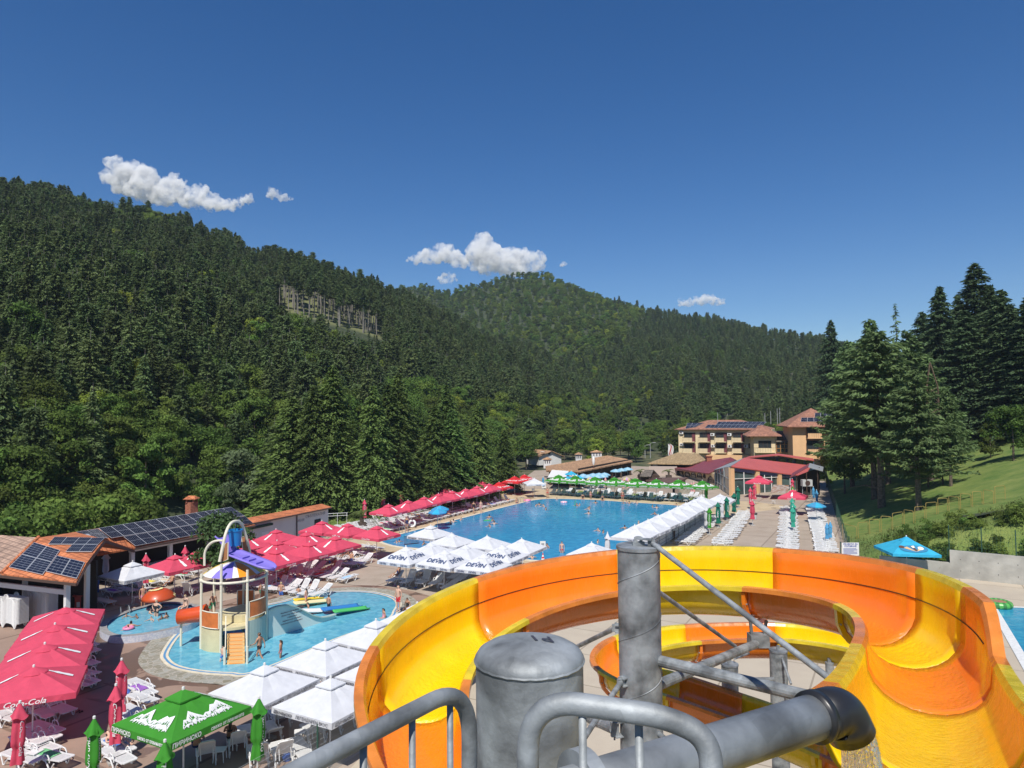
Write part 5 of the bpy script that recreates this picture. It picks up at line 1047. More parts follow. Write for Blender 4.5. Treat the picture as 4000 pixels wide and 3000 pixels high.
e.add([(x, s*.009, CT+.025+z) for s in (-1, 1) for x, z in R_]+[(x, s*.009, CT+.025+z) for s in (-1, 1) for x, z in hole], [f for k in range(N) for f in ((k, (k+1) % N, 2*N+(k+1) % N, 2*N+k), (N+k, 3*N+k, 3*N+(k+1) % N, N+(k+1) % N), (k, N+k, N+(k+1) % N, (k+1) % N), (2*N+k, 2*N+(k+1) % N, 3*N+(k+1) % N, 3*N+k))])
e.box((0, .0, CT+.05), (.17, .07, .05)); e.build('lifting_eye', STEEL, col)
def local(p, c=col): return Vector(p)-Vector(c.location)
def arm(a, b, r, root, nm='arm'):
    m = M(); a, b = local(a, root), local(b, root); m.tube([a, b], r, 14); return m.build(nm, STEEL, root, smooth=False)
def bracket(a, root, w=.13, h=.1):
    a = local(a, root); d = Vector((a.x, a.y, 0)).normalized(); m = M()
    for s in (-1, 1): m.bar(a-d*.2+Vector((0, 0, s*h/2)), a+Vector((0, 0, s*h/2)), w, .014)
    m.bar(a-d*.06, a+d*.05, .05, h); m.tube([a+Vector((0, 0, -h*.75)), a+Vector((0, 0, h*.8))], .014, 6); return m.build('bracket', STEEL, root)
for (ua, va, da), (ub, vb, db), r in (((2548, 2122, 9.9), (3262, 2668, 7.3), .036), ((2535, 2285, 10.2), (2872, 2525, 12.7), .034), ((2555, 2682, 10.1), (2960, 2512, 13.1), .078), ((2560, 2578, 9.9), (3160, 2722, 8.3), .078),
        ((2405, 2453, 10.1), (2225, 2540, 12.6), .036), ((2425, 2665, 9.8), (2270, 2900, 8.2), .036), ((2400, 2848, 9.9), (2270, 2790, 11.2), .075), ((2565, 2860, 9.9), (2660, 2935, 8.9), .036), ((2565, 2925, 10.0), (2620, 2965, 9.6), .05)):
    A_, B_ = at(ua, va, da), at(ub, vb, db); arm(A_, B_, r, col, 'arm' if r > .04 else 'tie_rod'); bracket(A_, col, .12, .1 if r < .05 else .2)
sd_ = M(); q = local(at(2962, 2500, 13.1)); sd_.box(q, (.34, .26, .22)); sd_.bar(q+Vector((-.12, 0, .1)), q+Vector((-.14, 0, .36)), .05); sd_.bar(q+Vector((.12, 0, .1)), q+Vector((.16, 0, .36)), .05); sd_.build('saddle', STEELD, col)
def small_col(u, v, d, r, lab, rods=()):
    p = at(u, v, d); c = thing('support_column', lab, 'column', (p.x, p.y, 0)); m = M(); m.lathe([(r, 0), (r, p.z)], n=24); m.build('shaft', STEEL, c, smooth=True); m = M(); m.lathe([(0, p.z+.02), (r*1.06, p.z+.02), (r*1.06, p.z-.02)], n=24); m.box((0, 0, p.z+.07), (.09, .02, .12)); m.build('cap_plate', STEELD, c)
    for a, b, rr in rods: arm(a, b, rr, c, 'tie_rod'); 
    return c
small_col(2850, 2595, 17.3, .2, 'short grey steel column with a lifting eye standing inside the lower slide loop', [(at(2870, 2572, 17.3), at(2925, 2552, 18.6), .03), (at(2930, 2655, 17.4), at(3020, 2655, 17.9), .06)])
small_col(3040, 2540, 18.2, .22, 'grey steel column under the back of the lower slide loop', [(at(3055, 2572, 18), at(3090, 2672, 17.3), .03)])
small_col(3240, 2590, 18.0, .1, 'thin support under the right end of the lower slide loop')
# platform at the top with railing, the big capped pole and the water pipe
pole_ = thing('capped_pole', 'thick galvanised pole with a domed cap in the foreground, marked P1', 'pole', (.055, 2.62, 0))
PR, PZ = .2, 12.59
m = M(); m.lathe([(PR, 9), (PR, PZ-.015)], n=64); m.build('shaft', STEEL, pole_, smooth=True)
m = M(); m.lathe([(PR+.002, PZ-.02), (PR+.003, PZ), (PR-.01, PZ+.02), (PR*.8, PZ+.038), (PR*.5, PZ+.055), (PR*.2, PZ+.064), (0, PZ+.066)], n=64); m.build('domed_cap', STEEL, pole_, smooth=True)
m = M(); m.tube([((PR+.001)*math.cos(t), (PR+.001)*math.sin(t), PZ-.012+.0012*math.sin(t*23)) for t in np.arange(0, 6.28, .1)], .006, 6, closed=True); m.build('weld_bead', STEEL, pole_)
lb = M(); stamp(lb, tx('P1', .085, -.25, 1.1, .0008), lambda x, y: (.035-x, .0-y*.9+.015*0, PZ+.069-((.035-x)**2+(y*.9)**2)*1.0)); lb.build('hand_lettering', K_LOGO, pole_)
rail = thing('guard_railing', 'bent galvanised pipe railing in the bottom foreground, left and right of the capped pole', 'railing', (0, 1.8, 11.9)); ro = Vector((0, 1.8, 11.9))
def arcpts(P, r=.06, n=8):
    P = [Vector(p) for p in P]; out = [P[0]]
    for i in range(1, len(P)-1):
        a, b, c = P[i-1], P[i], P[i+1]; d1 = (a-b).normalized(); d2 = (c-b).normalized(); L = min(r[i-1] if hasattr(r, '__len__') else r, (a-b).length*.49, (c-b).length*.49)
        for k in range(n+1): t = k/n; p0, p2 = b+d1*L, b+d2*L; out.append(p0.lerp(b, t).lerp(b.lerp(p2, t), t))
    return out+[P[-1]]
A1 = at(1000, 3095, 1.5); A2 = at(1835, 2662, 2.08); A3 = at(1828, 3400, 2.08)-Vector((0, 0, .2))
m = M(); m.tube([p-ro for p in arcpts([A1+(A1-A2)*.5, A1, A2, A3], [.05, .17], 12)], .0235, 16); m.build('top_rail', STEEL, rail, smooth=True)
for t in (.13, .42, .66, .875):
    q = A1.lerp(A2, t); m = M(); m.tube([q-ro-Vector((0, 0, .01)), q-ro-Vector((0, 0, .85))], .0095, 10); m.build('baluster', STEEL, rail, smooth=True)
B1 = at(2062, 3300, 1.66); B2 = at(2062, 2722, 1.66); B3 = at(2600, 2800, 1.6); B4 = at(2770, 2880, 1.58); B5 = at(2800, 3300, 1.5)
m = M(); m.tube([p-ro for p in arcpts([B1, B2, B3, B4, B5], [.13, .1, .06], 12)], .026, 16); m.build('top_rail', STEEL, rail, smooth=True)
for u, v in ((2275, 2780), (2495, 2800)):
    q = at(u, v, 1.63); m = M(); m.tube([q-ro, q-ro-Vector((0, 0, .85))], .0095, 10); m.build('baluster', STEEL, rail, smooth=True)
dk = thing('start_platform', 'galvanised grating platform under the viewpoint at the start of the slide', 'platform', (0, 0, 11.9)); m = M()
m.box((0, -.7, -.04), (4.6, 4.0, .06)); m.build('grating_deck', STEEL, dk)
for x in (-2, 2):
    for y in (-2.4, .9): m = M(); m.tube([(x, y, -.06), (x, y, -11.9)], .1, 12); m.build('leg', STEEL, dk)
pipe = thing('water_pipe', 'grey water pipe ending in a black elbow that pours water into the slide', 'pipe', (1.1, 2.5, 12.4)); po_ = Vector((1.1, 2.5, 12.4))
PA, PB, PC = at(2380, 3060, 2.25), at(3212, 2791, 2.74), at(3268, 2776, 2.78)
m = M(); m.tube([p-po_ for p in (PA+(PA-PB)*.8, PA, PB)], .082, 32); m.build('pipe', STEELD, pipe, smooth=True)
dP = (PB-PA).normalized(); PD = PC+dP*.02
m = M(); ep = arcpts([PB-dP*.05, PC+dP*.02, PC+dP*.04+Vector((.03, 0, -.1))], [.1], 14); m.tube([p-po_ for p in ep], [.093]*len(ep), 32, cap=False); o_ = m.build('elbow', BLACKP, pipe, smooth=True); md = o_.modifiers.new('t', 'SOLIDIFY'); md.thickness = .012
m = M(); c_ = PB-dP*.05-po_; m.tube([c_-dP*.004, c_+dP*.03], .0975, 32); m.build('collar', BLACKP, pipe, smooth=True)
m = M(); c_ = PA-po_-dP*.12; m.tube([c_, c_+dP*.05], .125, 32); m.build('pipe_flange', STEELD, pipe)
wt = mat('falling_water', (.9, .93, .9), .03, None, trans=0); wt.node_tree.nodes['Principled BSDF'].inputs['Transmission Weight'].default_value = .95; wt.node_tree.nodes['Principled BSDF'].inputs['IOR'].default_value = 1.33
fb = wt.node_tree; nzb = fb.nodes.new('ShaderNodeTexNoise'); nzb.inputs['Scale'].default_value = 24; nzb.inputs['Distortion'].default_value = 1.5; bb_ = fb.nodes.new('ShaderNodeBump'); bb_.inputs['Strength'].default_value = 1; bb_.inputs['Distance'].default_value = .03; fb.links.new(nzb.outputs['Fac'], bb_.inputs['Height']); fb.links.new(bb_.outputs[0], fb.nodes['Principled BSDF'].inputs['Normal'])
w0 = ep[-1]; wj = M().grid(lambda u, v: (w0.x+.02+v*.1+(.06+.05*v)*math.cos(u*6.2832)*(1+.18*math.sin(u*25+v*9)), w0.y-.02*v+(.07+.05*v)*math.sin(u*6.2832), w0.z+.04-v*.95+.012*math.sin(u*31+v*17)), 40, 24)
tag(wj.build('pouring_water', wt, smooth=True), 'clear water pouring from the black elbow into the yellow slide', 'water')
# ---------------------------------------------------------------- buildings
def tilemat(name, c1, c2, row=.3, rot=0., wav=True):
    m, n, l, p = nodes_of(name, c1, .85); tc = n.new('ShaderNodeTexCoord'); mp = n.new('ShaderNodeMapping'); mp.inputs['Rotation'].default_value = (0, 0, rot); l.new(tc.outputs['Object'], mp.inputs[0])
    bk = n.new('ShaderNodeTexBrick'); bk.offset = 0 if wav else .5; bk.inputs['Scale'].default_value = 1; bk.inputs['Brick Width'].default_value = row; bk.inputs['Row Height'].default_value = row*1.3; bk.inputs['Mortar Size'].default_value = .035; bk.inputs['Mortar Smooth'].default_value = .8
    bk.inputs['Color1'].default_value = (*c1, 1); bk.inputs['Color2'].default_value = (*c2, 1); bk.inputs['Mortar'].default_value = (*[c*.55 for c in c2], 1); l.new(mp.outputs[0], bk.inputs['Vector'])
    nz = n.new('ShaderNodeTexNoise'); nz.inputs['Scale'].default_value = 1.4; nz.inputs['Detail'].default_value = 8; l.new(tc.outputs['Object'], nz.inputs['Vector']); mr = n.new('ShaderNodeMapRange'); mr.inputs[1].default_value = .3; mr.inputs[2].default_value = .7; mr.inputs[3].default_value = .68; mr.inputs[4].default_value = 1.2; l.new(nz.outputs['Fac'], mr.inputs[0])
    mx = n.new('ShaderNodeMix'); mx.data_type = 'RGBA'; mx.blend_type = 'MULTIPLY'; mx.inputs[0].default_value = 1; l.new(bk.outputs['Color'], mx.inputs[6]); l.new(mr.outputs[0], mx.inputs[7]); l.new(mx.outputs[2], p.inputs['Base Color'])
    b = n.new('ShaderNodeBump'); b.inputs['Strength'].default_value = .6; b.inputs['Distance'].default_value = .05; b.invert = True; l.new(bk.outputs['Fac'], b.inputs['Height']); l.new(b.outputs[0], p.inputs['Normal']); return m
T_OR = tilemat('orange_roof_tiles', (.62, .21, .085), (.5, .16, .065), .33, -R(61)); T_BR = tilemat('old_brown_roof_tiles', (.56, .33, .17), (.36, .21, .12), .3, .6); T_HO = tilemat('terracotta_roof_tiles', (.38, .18, .115), (.32, .15, .1), .35, 0)
T_LI = tilemat('lichened_roof_tiles', (.5, .35, .18), (.33, .23, .12), .32, .2); T_DK = tilemat('grey_brown_roof_tiles', (.2, .17, .13), (.15, .12, .1), .32, .3); T_PK = tilemat('faded_pink_roof_tiles', (.46, .3, .22), (.36, .24, .18), .33, -R(61))
RSH = mat('dark_red_sheet_roof', (.23, .05, .055), .5, .6, .15); RSL = mat('light_red_sheet_roof', (.5, .105, .085), .5, .6, .1); BRS = mat('brown_sheet_roof', (.12, .07, .055), .8, 1.5, .15)
STUC = mat('cream_stucco', (.72, .58, .36), .9, .7, .06); PEA = mat('peach_stucco', (.74, .46, .24), .9, .7, .06); WST = mat('white_wall_paint', (.66, .65, .63), .9, .5, .07); BRK = mat('red_brick', (.34, .13, .075), .9, 9, .35)
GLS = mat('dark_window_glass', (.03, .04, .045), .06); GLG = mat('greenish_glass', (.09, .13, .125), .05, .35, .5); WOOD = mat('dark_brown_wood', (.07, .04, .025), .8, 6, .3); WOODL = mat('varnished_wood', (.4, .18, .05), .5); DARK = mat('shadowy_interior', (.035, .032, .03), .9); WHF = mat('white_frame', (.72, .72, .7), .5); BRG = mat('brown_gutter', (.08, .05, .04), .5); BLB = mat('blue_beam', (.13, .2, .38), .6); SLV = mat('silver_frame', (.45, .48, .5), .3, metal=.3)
PVC = mat('solar_cells', (.01, .013, .03), .3, spec=.25); PVF = mat('aluminium_frame', (.62, .64, .66), .35, metal=.3)
def P3(o, s, x, y, z): g = gp(o[0]+x/s, o[1]+y/s, z); return Vector((g[0], g[1], z))
def slab(name, pts, m, parent, th=.12, off=(0, 0, 0)):
    pts = [Vector(p)-Vector(off) for p in pts]; n = (pts[1]-pts[0]).cross(pts[2]-pts[0])
    if n.z < 0: pts = pts[::-1]
    return M().poly(pts, th).build(name, m, parent)
def solar(parent, A, B, C, D, nx, ny, skip=(), off=(0, 0, 0), lift=.1, cell=(6, 10)):
    'A-B lower edge, D-C upper edge of the array; every panel is a part'
    A, B, C, D = [Vector(p)-Vector(off) for p in (A, B, C, D)]; nn = (B-A).cross(D-A).normalized()
    if nn.z < 0: nn = -nn
    q = lambda u, v: A.lerp(B, u).lerp(D.lerp(C, u), v)+nn*lift
    for j in range(ny):
        for i in range(nx):
            if (i, j) in skip: continue
            g = .012; u0, u1, v0, v1 = (i+g)/nx, (i+1-g)/nx, (j+g)/ny, (j+1-g)/ny; mb = M(); P = [q(u0, v0), q(u1, v0), q(u1, v1), q(u0, v1)]
            mb.poly(P, .04, -nn); mb.k = 1; a, b = .022, .018; I = [q(lerp(u0, u1, a), lerp(v0, v1, b))+nn*.003, q(lerp(u0, u1, 1-a), lerp(v0, v1, b))+nn*.003, q(lerp(u0, u1, 1-a), lerp(v0, v1, 1-b))+nn*.003, q(lerp(u0, u1, a), lerp(v0, v1, 1-b))+nn*.003]; mb.poly(I)
            mb.k = 0
            for t in range(1, cell[1] if cell[1] < 7 else 2):
                f = t/(cell[1] if cell[1] < 7 else 2); mb.bar(I[0].lerp(I[3], f)+nn*.003, I[1].lerp(I[2], f)+nn*.003, .012, .004, nn)
            for t in range(1, cell[0]): f = t/cell[0]; mb.bar(I[0].lerp(I[1], f)+nn*.003, I[3].lerp(I[2], f)+nn*.003, .006, .003, nn)
            mb.build('solar_panel', [PVF, PVC], parent)
# --- long low bar building at the left with the solar roof, and its tiled pavilion
o1 = (0, 1900); pav = thing('tiled_pavilion', 'open pavilion at the left edge with tiled hip roof and solar panels, loungers stacked inside', 'pavilion', (-30, 46, 0)); po2 = (-30, 46, 0)
fc, fl = P3(o1, 2.212, 660, 825, 3.7), P3(o1, 2.212, -420, 720, 3.7); fl = fc+(fl-fc).normalized()*16; gl_, gr_ = P3(o1, 2.212, 740, 680, 3.), P3(o1, 2.212, 1160, 545, 3.)
hx = P3(o1, 2.212, 335, 442, 5.25); ga_ = P3(o1, 2.212, 905, 455, 5.0); ri = P3(o1, 2.212, 460, 430, 4.9)
lf0 = P3(o1, 2.212, 10, 755, 3.7)
def on_plane(px, P, Q, S_):
    X, Y, Z = ray(*px); D = Vector((X, Y, Z)).normalized(); O = Vector((0, 0, CAMZ)); nn = (Q-P).cross(S_-P); return O+D*((P-O).dot(nn)/D.dot(nn))
zp = lambda x, y: (x/2.212, 1900+y/2.212)
f1 = lambda x, y: on_plane(zp(x, y), lf0, fc, hx)
gl_ = f1(744, 668); f2 = lambda x, y: on_plane(zp(x, y), gl_, ga_, hx)
roofp = slab('roof', [fc, gl_, hx, lf0], T_OR, pav, .14, po2)
slab('roof', [hx, lf0, fl, hx+(fl-lf0)*.6], T_PK, pav, .14, po2); roof2 = slab('roof', [gl_, ga_, hx], T_OR, pav, .14, po2); slab('roof', [gr_, ga_, hx, P3(o1, 2.212, 650, 395, 4.9)], T_OR, pav, .14, po2)
solar(roofp, f1(80, 707), f1(375, 775), f1(525, 560), f1(300, 492), 2, 2, off=po2, lift=.1, cell=(3, 6))
solar(roofp, f1(398, 745), f1(668, 808), f1(738, 665), f1(498, 606), 2, 1, off=po2, lift=.1, cell=(3, 6))
solar(roof2, f2(565, 575), f2(795, 575), f2(845, 514), f2(625, 512), 2, 1, off=po2, lift=.1, cell=(6, 2))
solar(roof2, f2(415, 510), f2(845, 512), f2(905, 455), f2(470, 447), 4, 1, off=po2, lift=.1, cell=(6, 2))
m = M(); off_ = Vector(po2)
for a, b, w in ((fc, lf0, .2), (fc, gl_, .18), (gl_, ga_, .2), (ga_, gr_, .2), (lf0, fl, .2)): m.bar(a-off_+Vector((0, 0, -.16)), b-off_+Vector((0, 0, -.16)), .1, .16)
m.build('fascia', BRG, pav)
m = M(); m.tube([hx-off_+Vector((0, 0, .05)), lf0-off_+Vector((0, 0, .03))], .11, 8); m.build('ridge_tiles', T_OR, pav)
lw_ = Vector(((lf0-fc).x, (lf0-fc).y, 0)).normalized(); iwp = Vector((-lw_.y, lw_.x, 0)); iwp = Vector(((gl_-fc).x, (gl_-fc).y, 0)).normalized(); print('pav', fc, gl_, hx, lf0); c0 = Vector((fc.x, fc.y, 0))+lw_*1.2+iwp*1.0; inw = iwp; bm_ = M()
def post(root, p, h, w, off, m=WHF): M().box(Vector((p[0], p[1], h/2))-Vector(off), (w, w, h), RZ).build('post', m, root)
lw = (lf0-fc).normalized()
for p in (c0, c0+inw*4.2, c0+lw_*6.5, c0+inw*4.2+lw_*6): post(pav, p, 3.6, .26, po2)
M().bar(c0-off_+Vector((0, 0, 2.75)), c0+lw_*6.5-off_+Vector((0, 0, 2.75)), .16, .3).build('cross_beam', WHF, pav)
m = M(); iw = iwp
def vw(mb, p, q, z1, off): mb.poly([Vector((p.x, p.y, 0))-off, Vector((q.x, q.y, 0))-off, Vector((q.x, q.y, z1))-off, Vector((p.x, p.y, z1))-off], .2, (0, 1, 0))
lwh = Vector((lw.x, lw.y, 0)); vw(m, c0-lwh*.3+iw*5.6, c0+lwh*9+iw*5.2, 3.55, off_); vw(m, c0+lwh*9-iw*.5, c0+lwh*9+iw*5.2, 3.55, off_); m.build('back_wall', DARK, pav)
bar = thing('bar_building', 'long low bar building with brown posts and a roof full of solar panels', 'building', (-28, 58, 0)); bo_ = Vector((-28, 58, 0))
e0, e1 = P3(o1, 2.212, 1165, 527, 3.), P3(o1, 2.212, 2205, 332, 3.); r0, r1 = P3(o1, 2.212, 650, 393, 4.7), P3(o1, 2.212, 1992, 182, 4.7); bd = (e1-e0).normalized(); bp_ = Vector((-bd.y, bd.x, 0))
e0b = e0-bd*3.; rfb = slab('roof', [e0b, e1, r1, r0-bd*.5], T_OR, bar, .14, bo_); slab('roof', [r0-bd*.5, r1, r1+bp_*4+Vector((0, 0, -1.7)), r0-bd*.5+bp_*4+Vector((0, 0, -1.7))], T_OR, bar, .14, bo_)
solar(rfb, P3(o1, 2.212, 1165, 522, 3.05), P3(o1, 2.212, 2190, 330, 3.02), P3(o1, 2.212, 2110, 262, 3.85), P3(o1, 2.212, 1060, 440, 3.85), 12, 1, off=bo_, lift=.12, cell=(6, 2))
solar(rfb, P3(o1, 2.212, 960, 455, 3.87), P3(o1, 2.212, 2110, 260, 3.87), P3(o1, 2.212, 1990, 184, 4.68), P3(o1, 2.212, 845, 368, 4.68), 13, 1, off=bo_, lift=.12, cell=(6, 2))
solar(rfb, P3(o1, 2.212, 765, 440, 4.2), P3(o1, 2.212, 940, 450, 3.95), P3(o1, 2.212, 845, 366, 4.68), P3(o1, 2.212, 650, 395, 4.68), 2, 1, off=bo_, lift=.13, cell=(6, 2))
m = M(); m.tube([e0-bo_+Vector((0, 0, -.12)), e1-bo_+Vector((0, 0, -.12))], .09, 8); m.build('gutter', BRG, bar)
ins = bp_*.7
for t in (0.02, .3, .62, .97): p = e0.lerp(e1, t)+ins; post(bar, (p.x, p.y), 2.9, .3, bo_)
M().bar(e0+ins-bo_+Vector((0, 0, -.32)), e1+ins-bo_+Vector((0, 0, -.32)), .2, .28).build('lintel', WHF, bar)
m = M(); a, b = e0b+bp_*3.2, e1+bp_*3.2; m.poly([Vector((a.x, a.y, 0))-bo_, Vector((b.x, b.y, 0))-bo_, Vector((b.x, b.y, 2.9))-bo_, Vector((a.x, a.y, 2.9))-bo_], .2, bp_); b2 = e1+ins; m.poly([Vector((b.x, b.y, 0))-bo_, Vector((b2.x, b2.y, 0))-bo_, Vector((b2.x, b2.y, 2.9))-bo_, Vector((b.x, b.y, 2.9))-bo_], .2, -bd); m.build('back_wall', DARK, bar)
m = M()
a, b = e0.lerp(e1, .18)+bp_*1.4, e0.lerp(e1, .6)+bp_*1.4; m.bar(Vector((a.x, a.y, .55))-bo_, Vector((b.x, b.y, .55))-bo_, .5, 1.1); m.build('bar_counter', mat('counter_front', (.2, .17, .15), .8, 3, .2), bar); m = M(); m.bar(Vector((a.x, a.y, 1.12))-bo_, Vector((b.x, b.y, 1.12))-bo_, .65, .06); m.build('counter_top', WHF, bar)
ch = P3(o1, 2.212, 1655, 240, 4.6); cm = M(); cm.box(ch-bo_+Vector((0, 0, .45)), (.75, .75, 1.3), RZ); cmo = cm.build('chimney', BRK, rfb)
cm = M()
for x in (-.3, .3):
    for y in (-.3, .3): cm.box(ch-bo_+Vector((x, y, 1.22)), (.13, .13, .3), 0)
cm.build('chimney_post', BRK, cmo); cm = M(); q = ch-bo_+Vector((0, 0, 1.38)); cm.add([q+Vector((x*.55, y*.55, 0)) for x, y in ((-1, -1), (1, -1), (1, 1), (-1, 1))]+[q+Vector((-.3, 0, .28)), q+Vector((.3, 0, .28))], [(0, 1, 5, 4), (2, 3, 4, 5), (1, 2, 5), (3, 0, 4), (3, 2, 1, 0)]); cm.build('chimney_cap', T_OR, cmo)
# white building behind the red group
o3 = (900, 1900); wb = thing('white_building', 'long white single storey building with an orange tiled roof edge and wall lettering', 'building', (-22, 71, 0)); wo = Vector((-22, 71, 0))
a, b = P3(o3, 2.212, 170, 318, 3.2), P3(o3, 2.212, 870, 178, 3.2); d = (b-a).normalized(); pn = Vector((-d.y, d.x, 0)); b3 = b
def wallq(root, nm, p, q, z0, z1, th, m, off):
    p, q = Vector((p.x, p.y, z0)), Vector((q.x, q.y, z0)); n_ = (q-p).normalized(); n_ = Vector((-n_.y, n_.x, 0)); return M().poly([p-off, q-off, q-off+Vector((0, 0, z1-z0)), p-off+Vector((0, 0, z1-z0))], th, n_).build(nm, m, root)
a0 = a-d*2
wallq(wb, 'wall', a0+pn*.4, b+pn*.4, 0, 3.05, 1.9, WST, wo)
slab('roof', [a0-pn*.1, b-pn*.1, b+pn*1.3+Vector((0, 0, .3)), a0+pn*1.3+Vector((0, 0, .3))], T_OR, wb, .12, wo); slab('roof', [b+pn*1.3+Vector((0, 0, .3)), a0+pn*1.3+Vector((0, 0, .3)), a0+pn*2.6-Vector((0, 0, .3)), b+pn*2.6-Vector((0, 0, .3))], T_OR, wb, .12, wo)
m = M(); m.tube([a0-wo+Vector((0, 0, -.08))-pn*.1, b-wo+Vector((0, 0, -.08))-pn*.1], .08, 6); p = a.lerp(b, .57); m.tube([p-wo+pn*.3, Vector((p.x, p.y, 0))-wo+pn*.3], .06, 6); m.build('gutter', BRG, wb)
for t, w_, h_, z0, mm_ in ((.2, .9, 2.0, 0, WHF), (.85, 1.0, 2.1, 0, DARK)):
    p = a.lerp(b, t)+pn*.37; wallq(wb, 'door', p-d*w_/2, p+d*w_/2, z0, z0+h_, .06, mm_, wo)
p = a.lerp(b, .08)+pn*.1; wallq(wb, 'awning', p-d*1.2, p+d*2.2, 2.55, 2.75, .5, mat('dark_green_awning', (.02, .06, .04), .8), wo)
lb = M(); p = a.lerp(b, .82)+pn*.36; stamp(lb, tx('СЪБЛЕКАЛНЯ', .42, 0, 1.1, 0), lambda x, y: Vector((p.x, p.y, 2.6))-wo+d*x+Vector((0, 0, y))); p2 = a.lerp(b, .62)+pn*.36; stamp(lb, tx('БАНЯ', .42, 0, 1.1, 0), lambda x, y: Vector((p2.x, p2.y, 2.35))-wo+d*x+Vector((0, 0, y))); lb.build('wall_lettering', mat('grey_print', (.3, .31, .33), .8), wb)
# --- facades seen from the front, laid out from the photograph on a vertical plane
class Fac:
    def __init__(s, u0, d0, u1, d1, name=None, label=None, cat='building'):
        s.A = Vector(((at(u0, 1700, d0)).x, d0, 0)); B = Vector(((at(u1, 1700, d1)).x, d1, 0)); s.L = (B-s.A).length; s.d = (B-s.A).normalized(); s.n = Vector((s.d.y, -s.d.x, 0))
        if name: s.t = thing(name, label, cat, s.A, math.atan2(s.d.y, s.d.x))
    def sz(s, u, v):
        X, Y, Z = ray(u, v); r = Vector((X, Y, 0)); den = r.x*s.n.x+r.y*s.n.y; k = (s.A.x*s.n.x+s.A.y*s.n.y)/den; p = r*k; return (p-s.A).dot(s.d), CAMZ+Z*k
    def box(s, mb, s0, s1, z0, z1, o0, o1): return mb.box(((s0+s1)/2, -(o0+o1)/2, (z0+z1)/2), (abs(s1-s0), abs(o1-o0), abs(z1-z0)))     # o: metres towards the viewer
    def pb(s, mb, u0, v0, u1, v1, o0, o1):
        a, b = s.sz(u0, v0), s.sz(u1, v1); return s.box(mb, a[0], b[0], a[1], b[1], o0, o1)
z7 = lambda x, y: (2500+x/2.765, 1550+y/2.765)
def balcony(F, x0, y0, x1, y1, rail=True, m=STUC):
    a, b = F.sz(*z7(x0, y0)), F.sz(*z7(x1, y1)); mb = M(); F.box(mb, a[0], b[0], b[1], b[1]+.14, 0, 1.2); F.box(mb, a[0]+.1, b[0]-.45*(b[0]-a[0])*.4, b[1]+.14, a[1], 1.05, 1.15); o = mb.build('balcony', m, F.t)
    rb = M(); rb.bar((a[0], -1.18, a[1]), (b[0], -1.18, a[1]), .04)
    for i in range(9): x = lerp(a[0], b[0], i/8); rb.bar((x, -1.18, b[1]+.1), (x, -1.18, a[1]), .025)
    for x in (a[0], b[0]): rb.bar((x, -1.18, a[1]), (x, 0, a[1]), .04)
    rb.build('balcony_railing', BRG, o)
    f = M(); c = (a[0]+b[0])/2
    for q in (-.1, .35): f.box((c+q+.3, -.75, b[1]+.14+.35), (.4, .4, .06)); f.box((c+q+.3, -.58, b[1]+.14+.6), (.4, .05, .5))
    tag(link('balcony_chair', f.mesh('balcony_chair', WOODL), F.t))
def opening(F, x0, y0, x1, y1, door=True, m=GLS):
    mb = M(); F.pb(mb, *z7(x0, y0), *z7(x1, y1), .0, .03); o = mb.build('window', m, F.t); fr = M()
    a, b = F.sz(*z7(x0, y0)), F.sz(*z7(x1, y1)); W_ = b[0]-a[0]
    for x in (0, .36, .7, 1): F.box(fr, a[0]+W_*x-.05, a[0]+W_*x+.05, b[1], a[1], .03, .08)
    F.box(fr, a[0], b[0], a[1]-.08, a[1], .03, .09); fr.build('window_frame', WOOD, o)
    if door: dm = M(); F.box(dm, b[0]-W_*.28, b[0]-.05, b[1], a[1]-.1, .03, .06); dm.build('curtain', mat('wine_curtain', (.16, .04, .05), .8), o)
def aircon(F, x, y):
    mb = M(); s_, z_ = F.sz(*z7(x, y)); F.box(mb, s_-.5, s_+.5, z_-.4, z_+.3, .05, .45); o = mb.build('air_conditioner', WHF, F.t); fm_ = M(); fm_.tube([(s_-.1, -.455, z_-.05), (s_-.1, -.47, z_-.05)], .24, 12); fm_.build('fan_grille', BRG, o)
H1 = Fac(2650, 184, 2949, 176, 'hotel_wing', 'cream three storey hotel wing with eight balconies and solar panels on its red roof'); L_ = H1.L
w = M(); H1.box(w, 0, 7.2, 0, 8.55, 0, -12); H1.box(w, 7.2, L_+4, 0, 8.55, -.35, -12); w.build('wall', STUC, H1.t)
w = M(); H1.box(w, 7.3, L_+3, 0, 2.0, .05, .9); w.build('lower_storey', PEA, H1.t)
ez = 8.55; ov = .9
def hip(F, s0, s1, dep, z, rise, m, inset=4., ovh=.9, nm='roof', back=0., front=0.):
    a = [Vector((s0-ovh, -ovh-front, z)), Vector((s1+ovh, -ovh-front, z)), Vector((s1+ovh, dep+ovh, z)), Vector((s0-ovh, dep+ovh, z))]; r = [Vector((s0+inset, dep/2, z+rise)), Vector((s1-inset, dep/2, z+rise))]
    if s1-inset < s0+inset: r = [Vector(((s0+s1)/2, dep/2, z+rise))]*2
    mb = M(); V = a+r+[p-Vector((0, 0, .16)) for p in a]; mb.add(V, [(0, 1, 5, 4), (2, 3, 4, 5), (1, 2, 5), (3, 0, 4), (6, 7, 1, 0), (7, 8, 2, 1), (8, 9, 3, 2), (9, 6, 0, 3), (9, 8, 7, 6)]); return mb.build(nm, m, F.t), a, r
rf1, a_, r_ = hip(H1, 0, L_+3, 12, ez, 2.35, T_HO, 7)
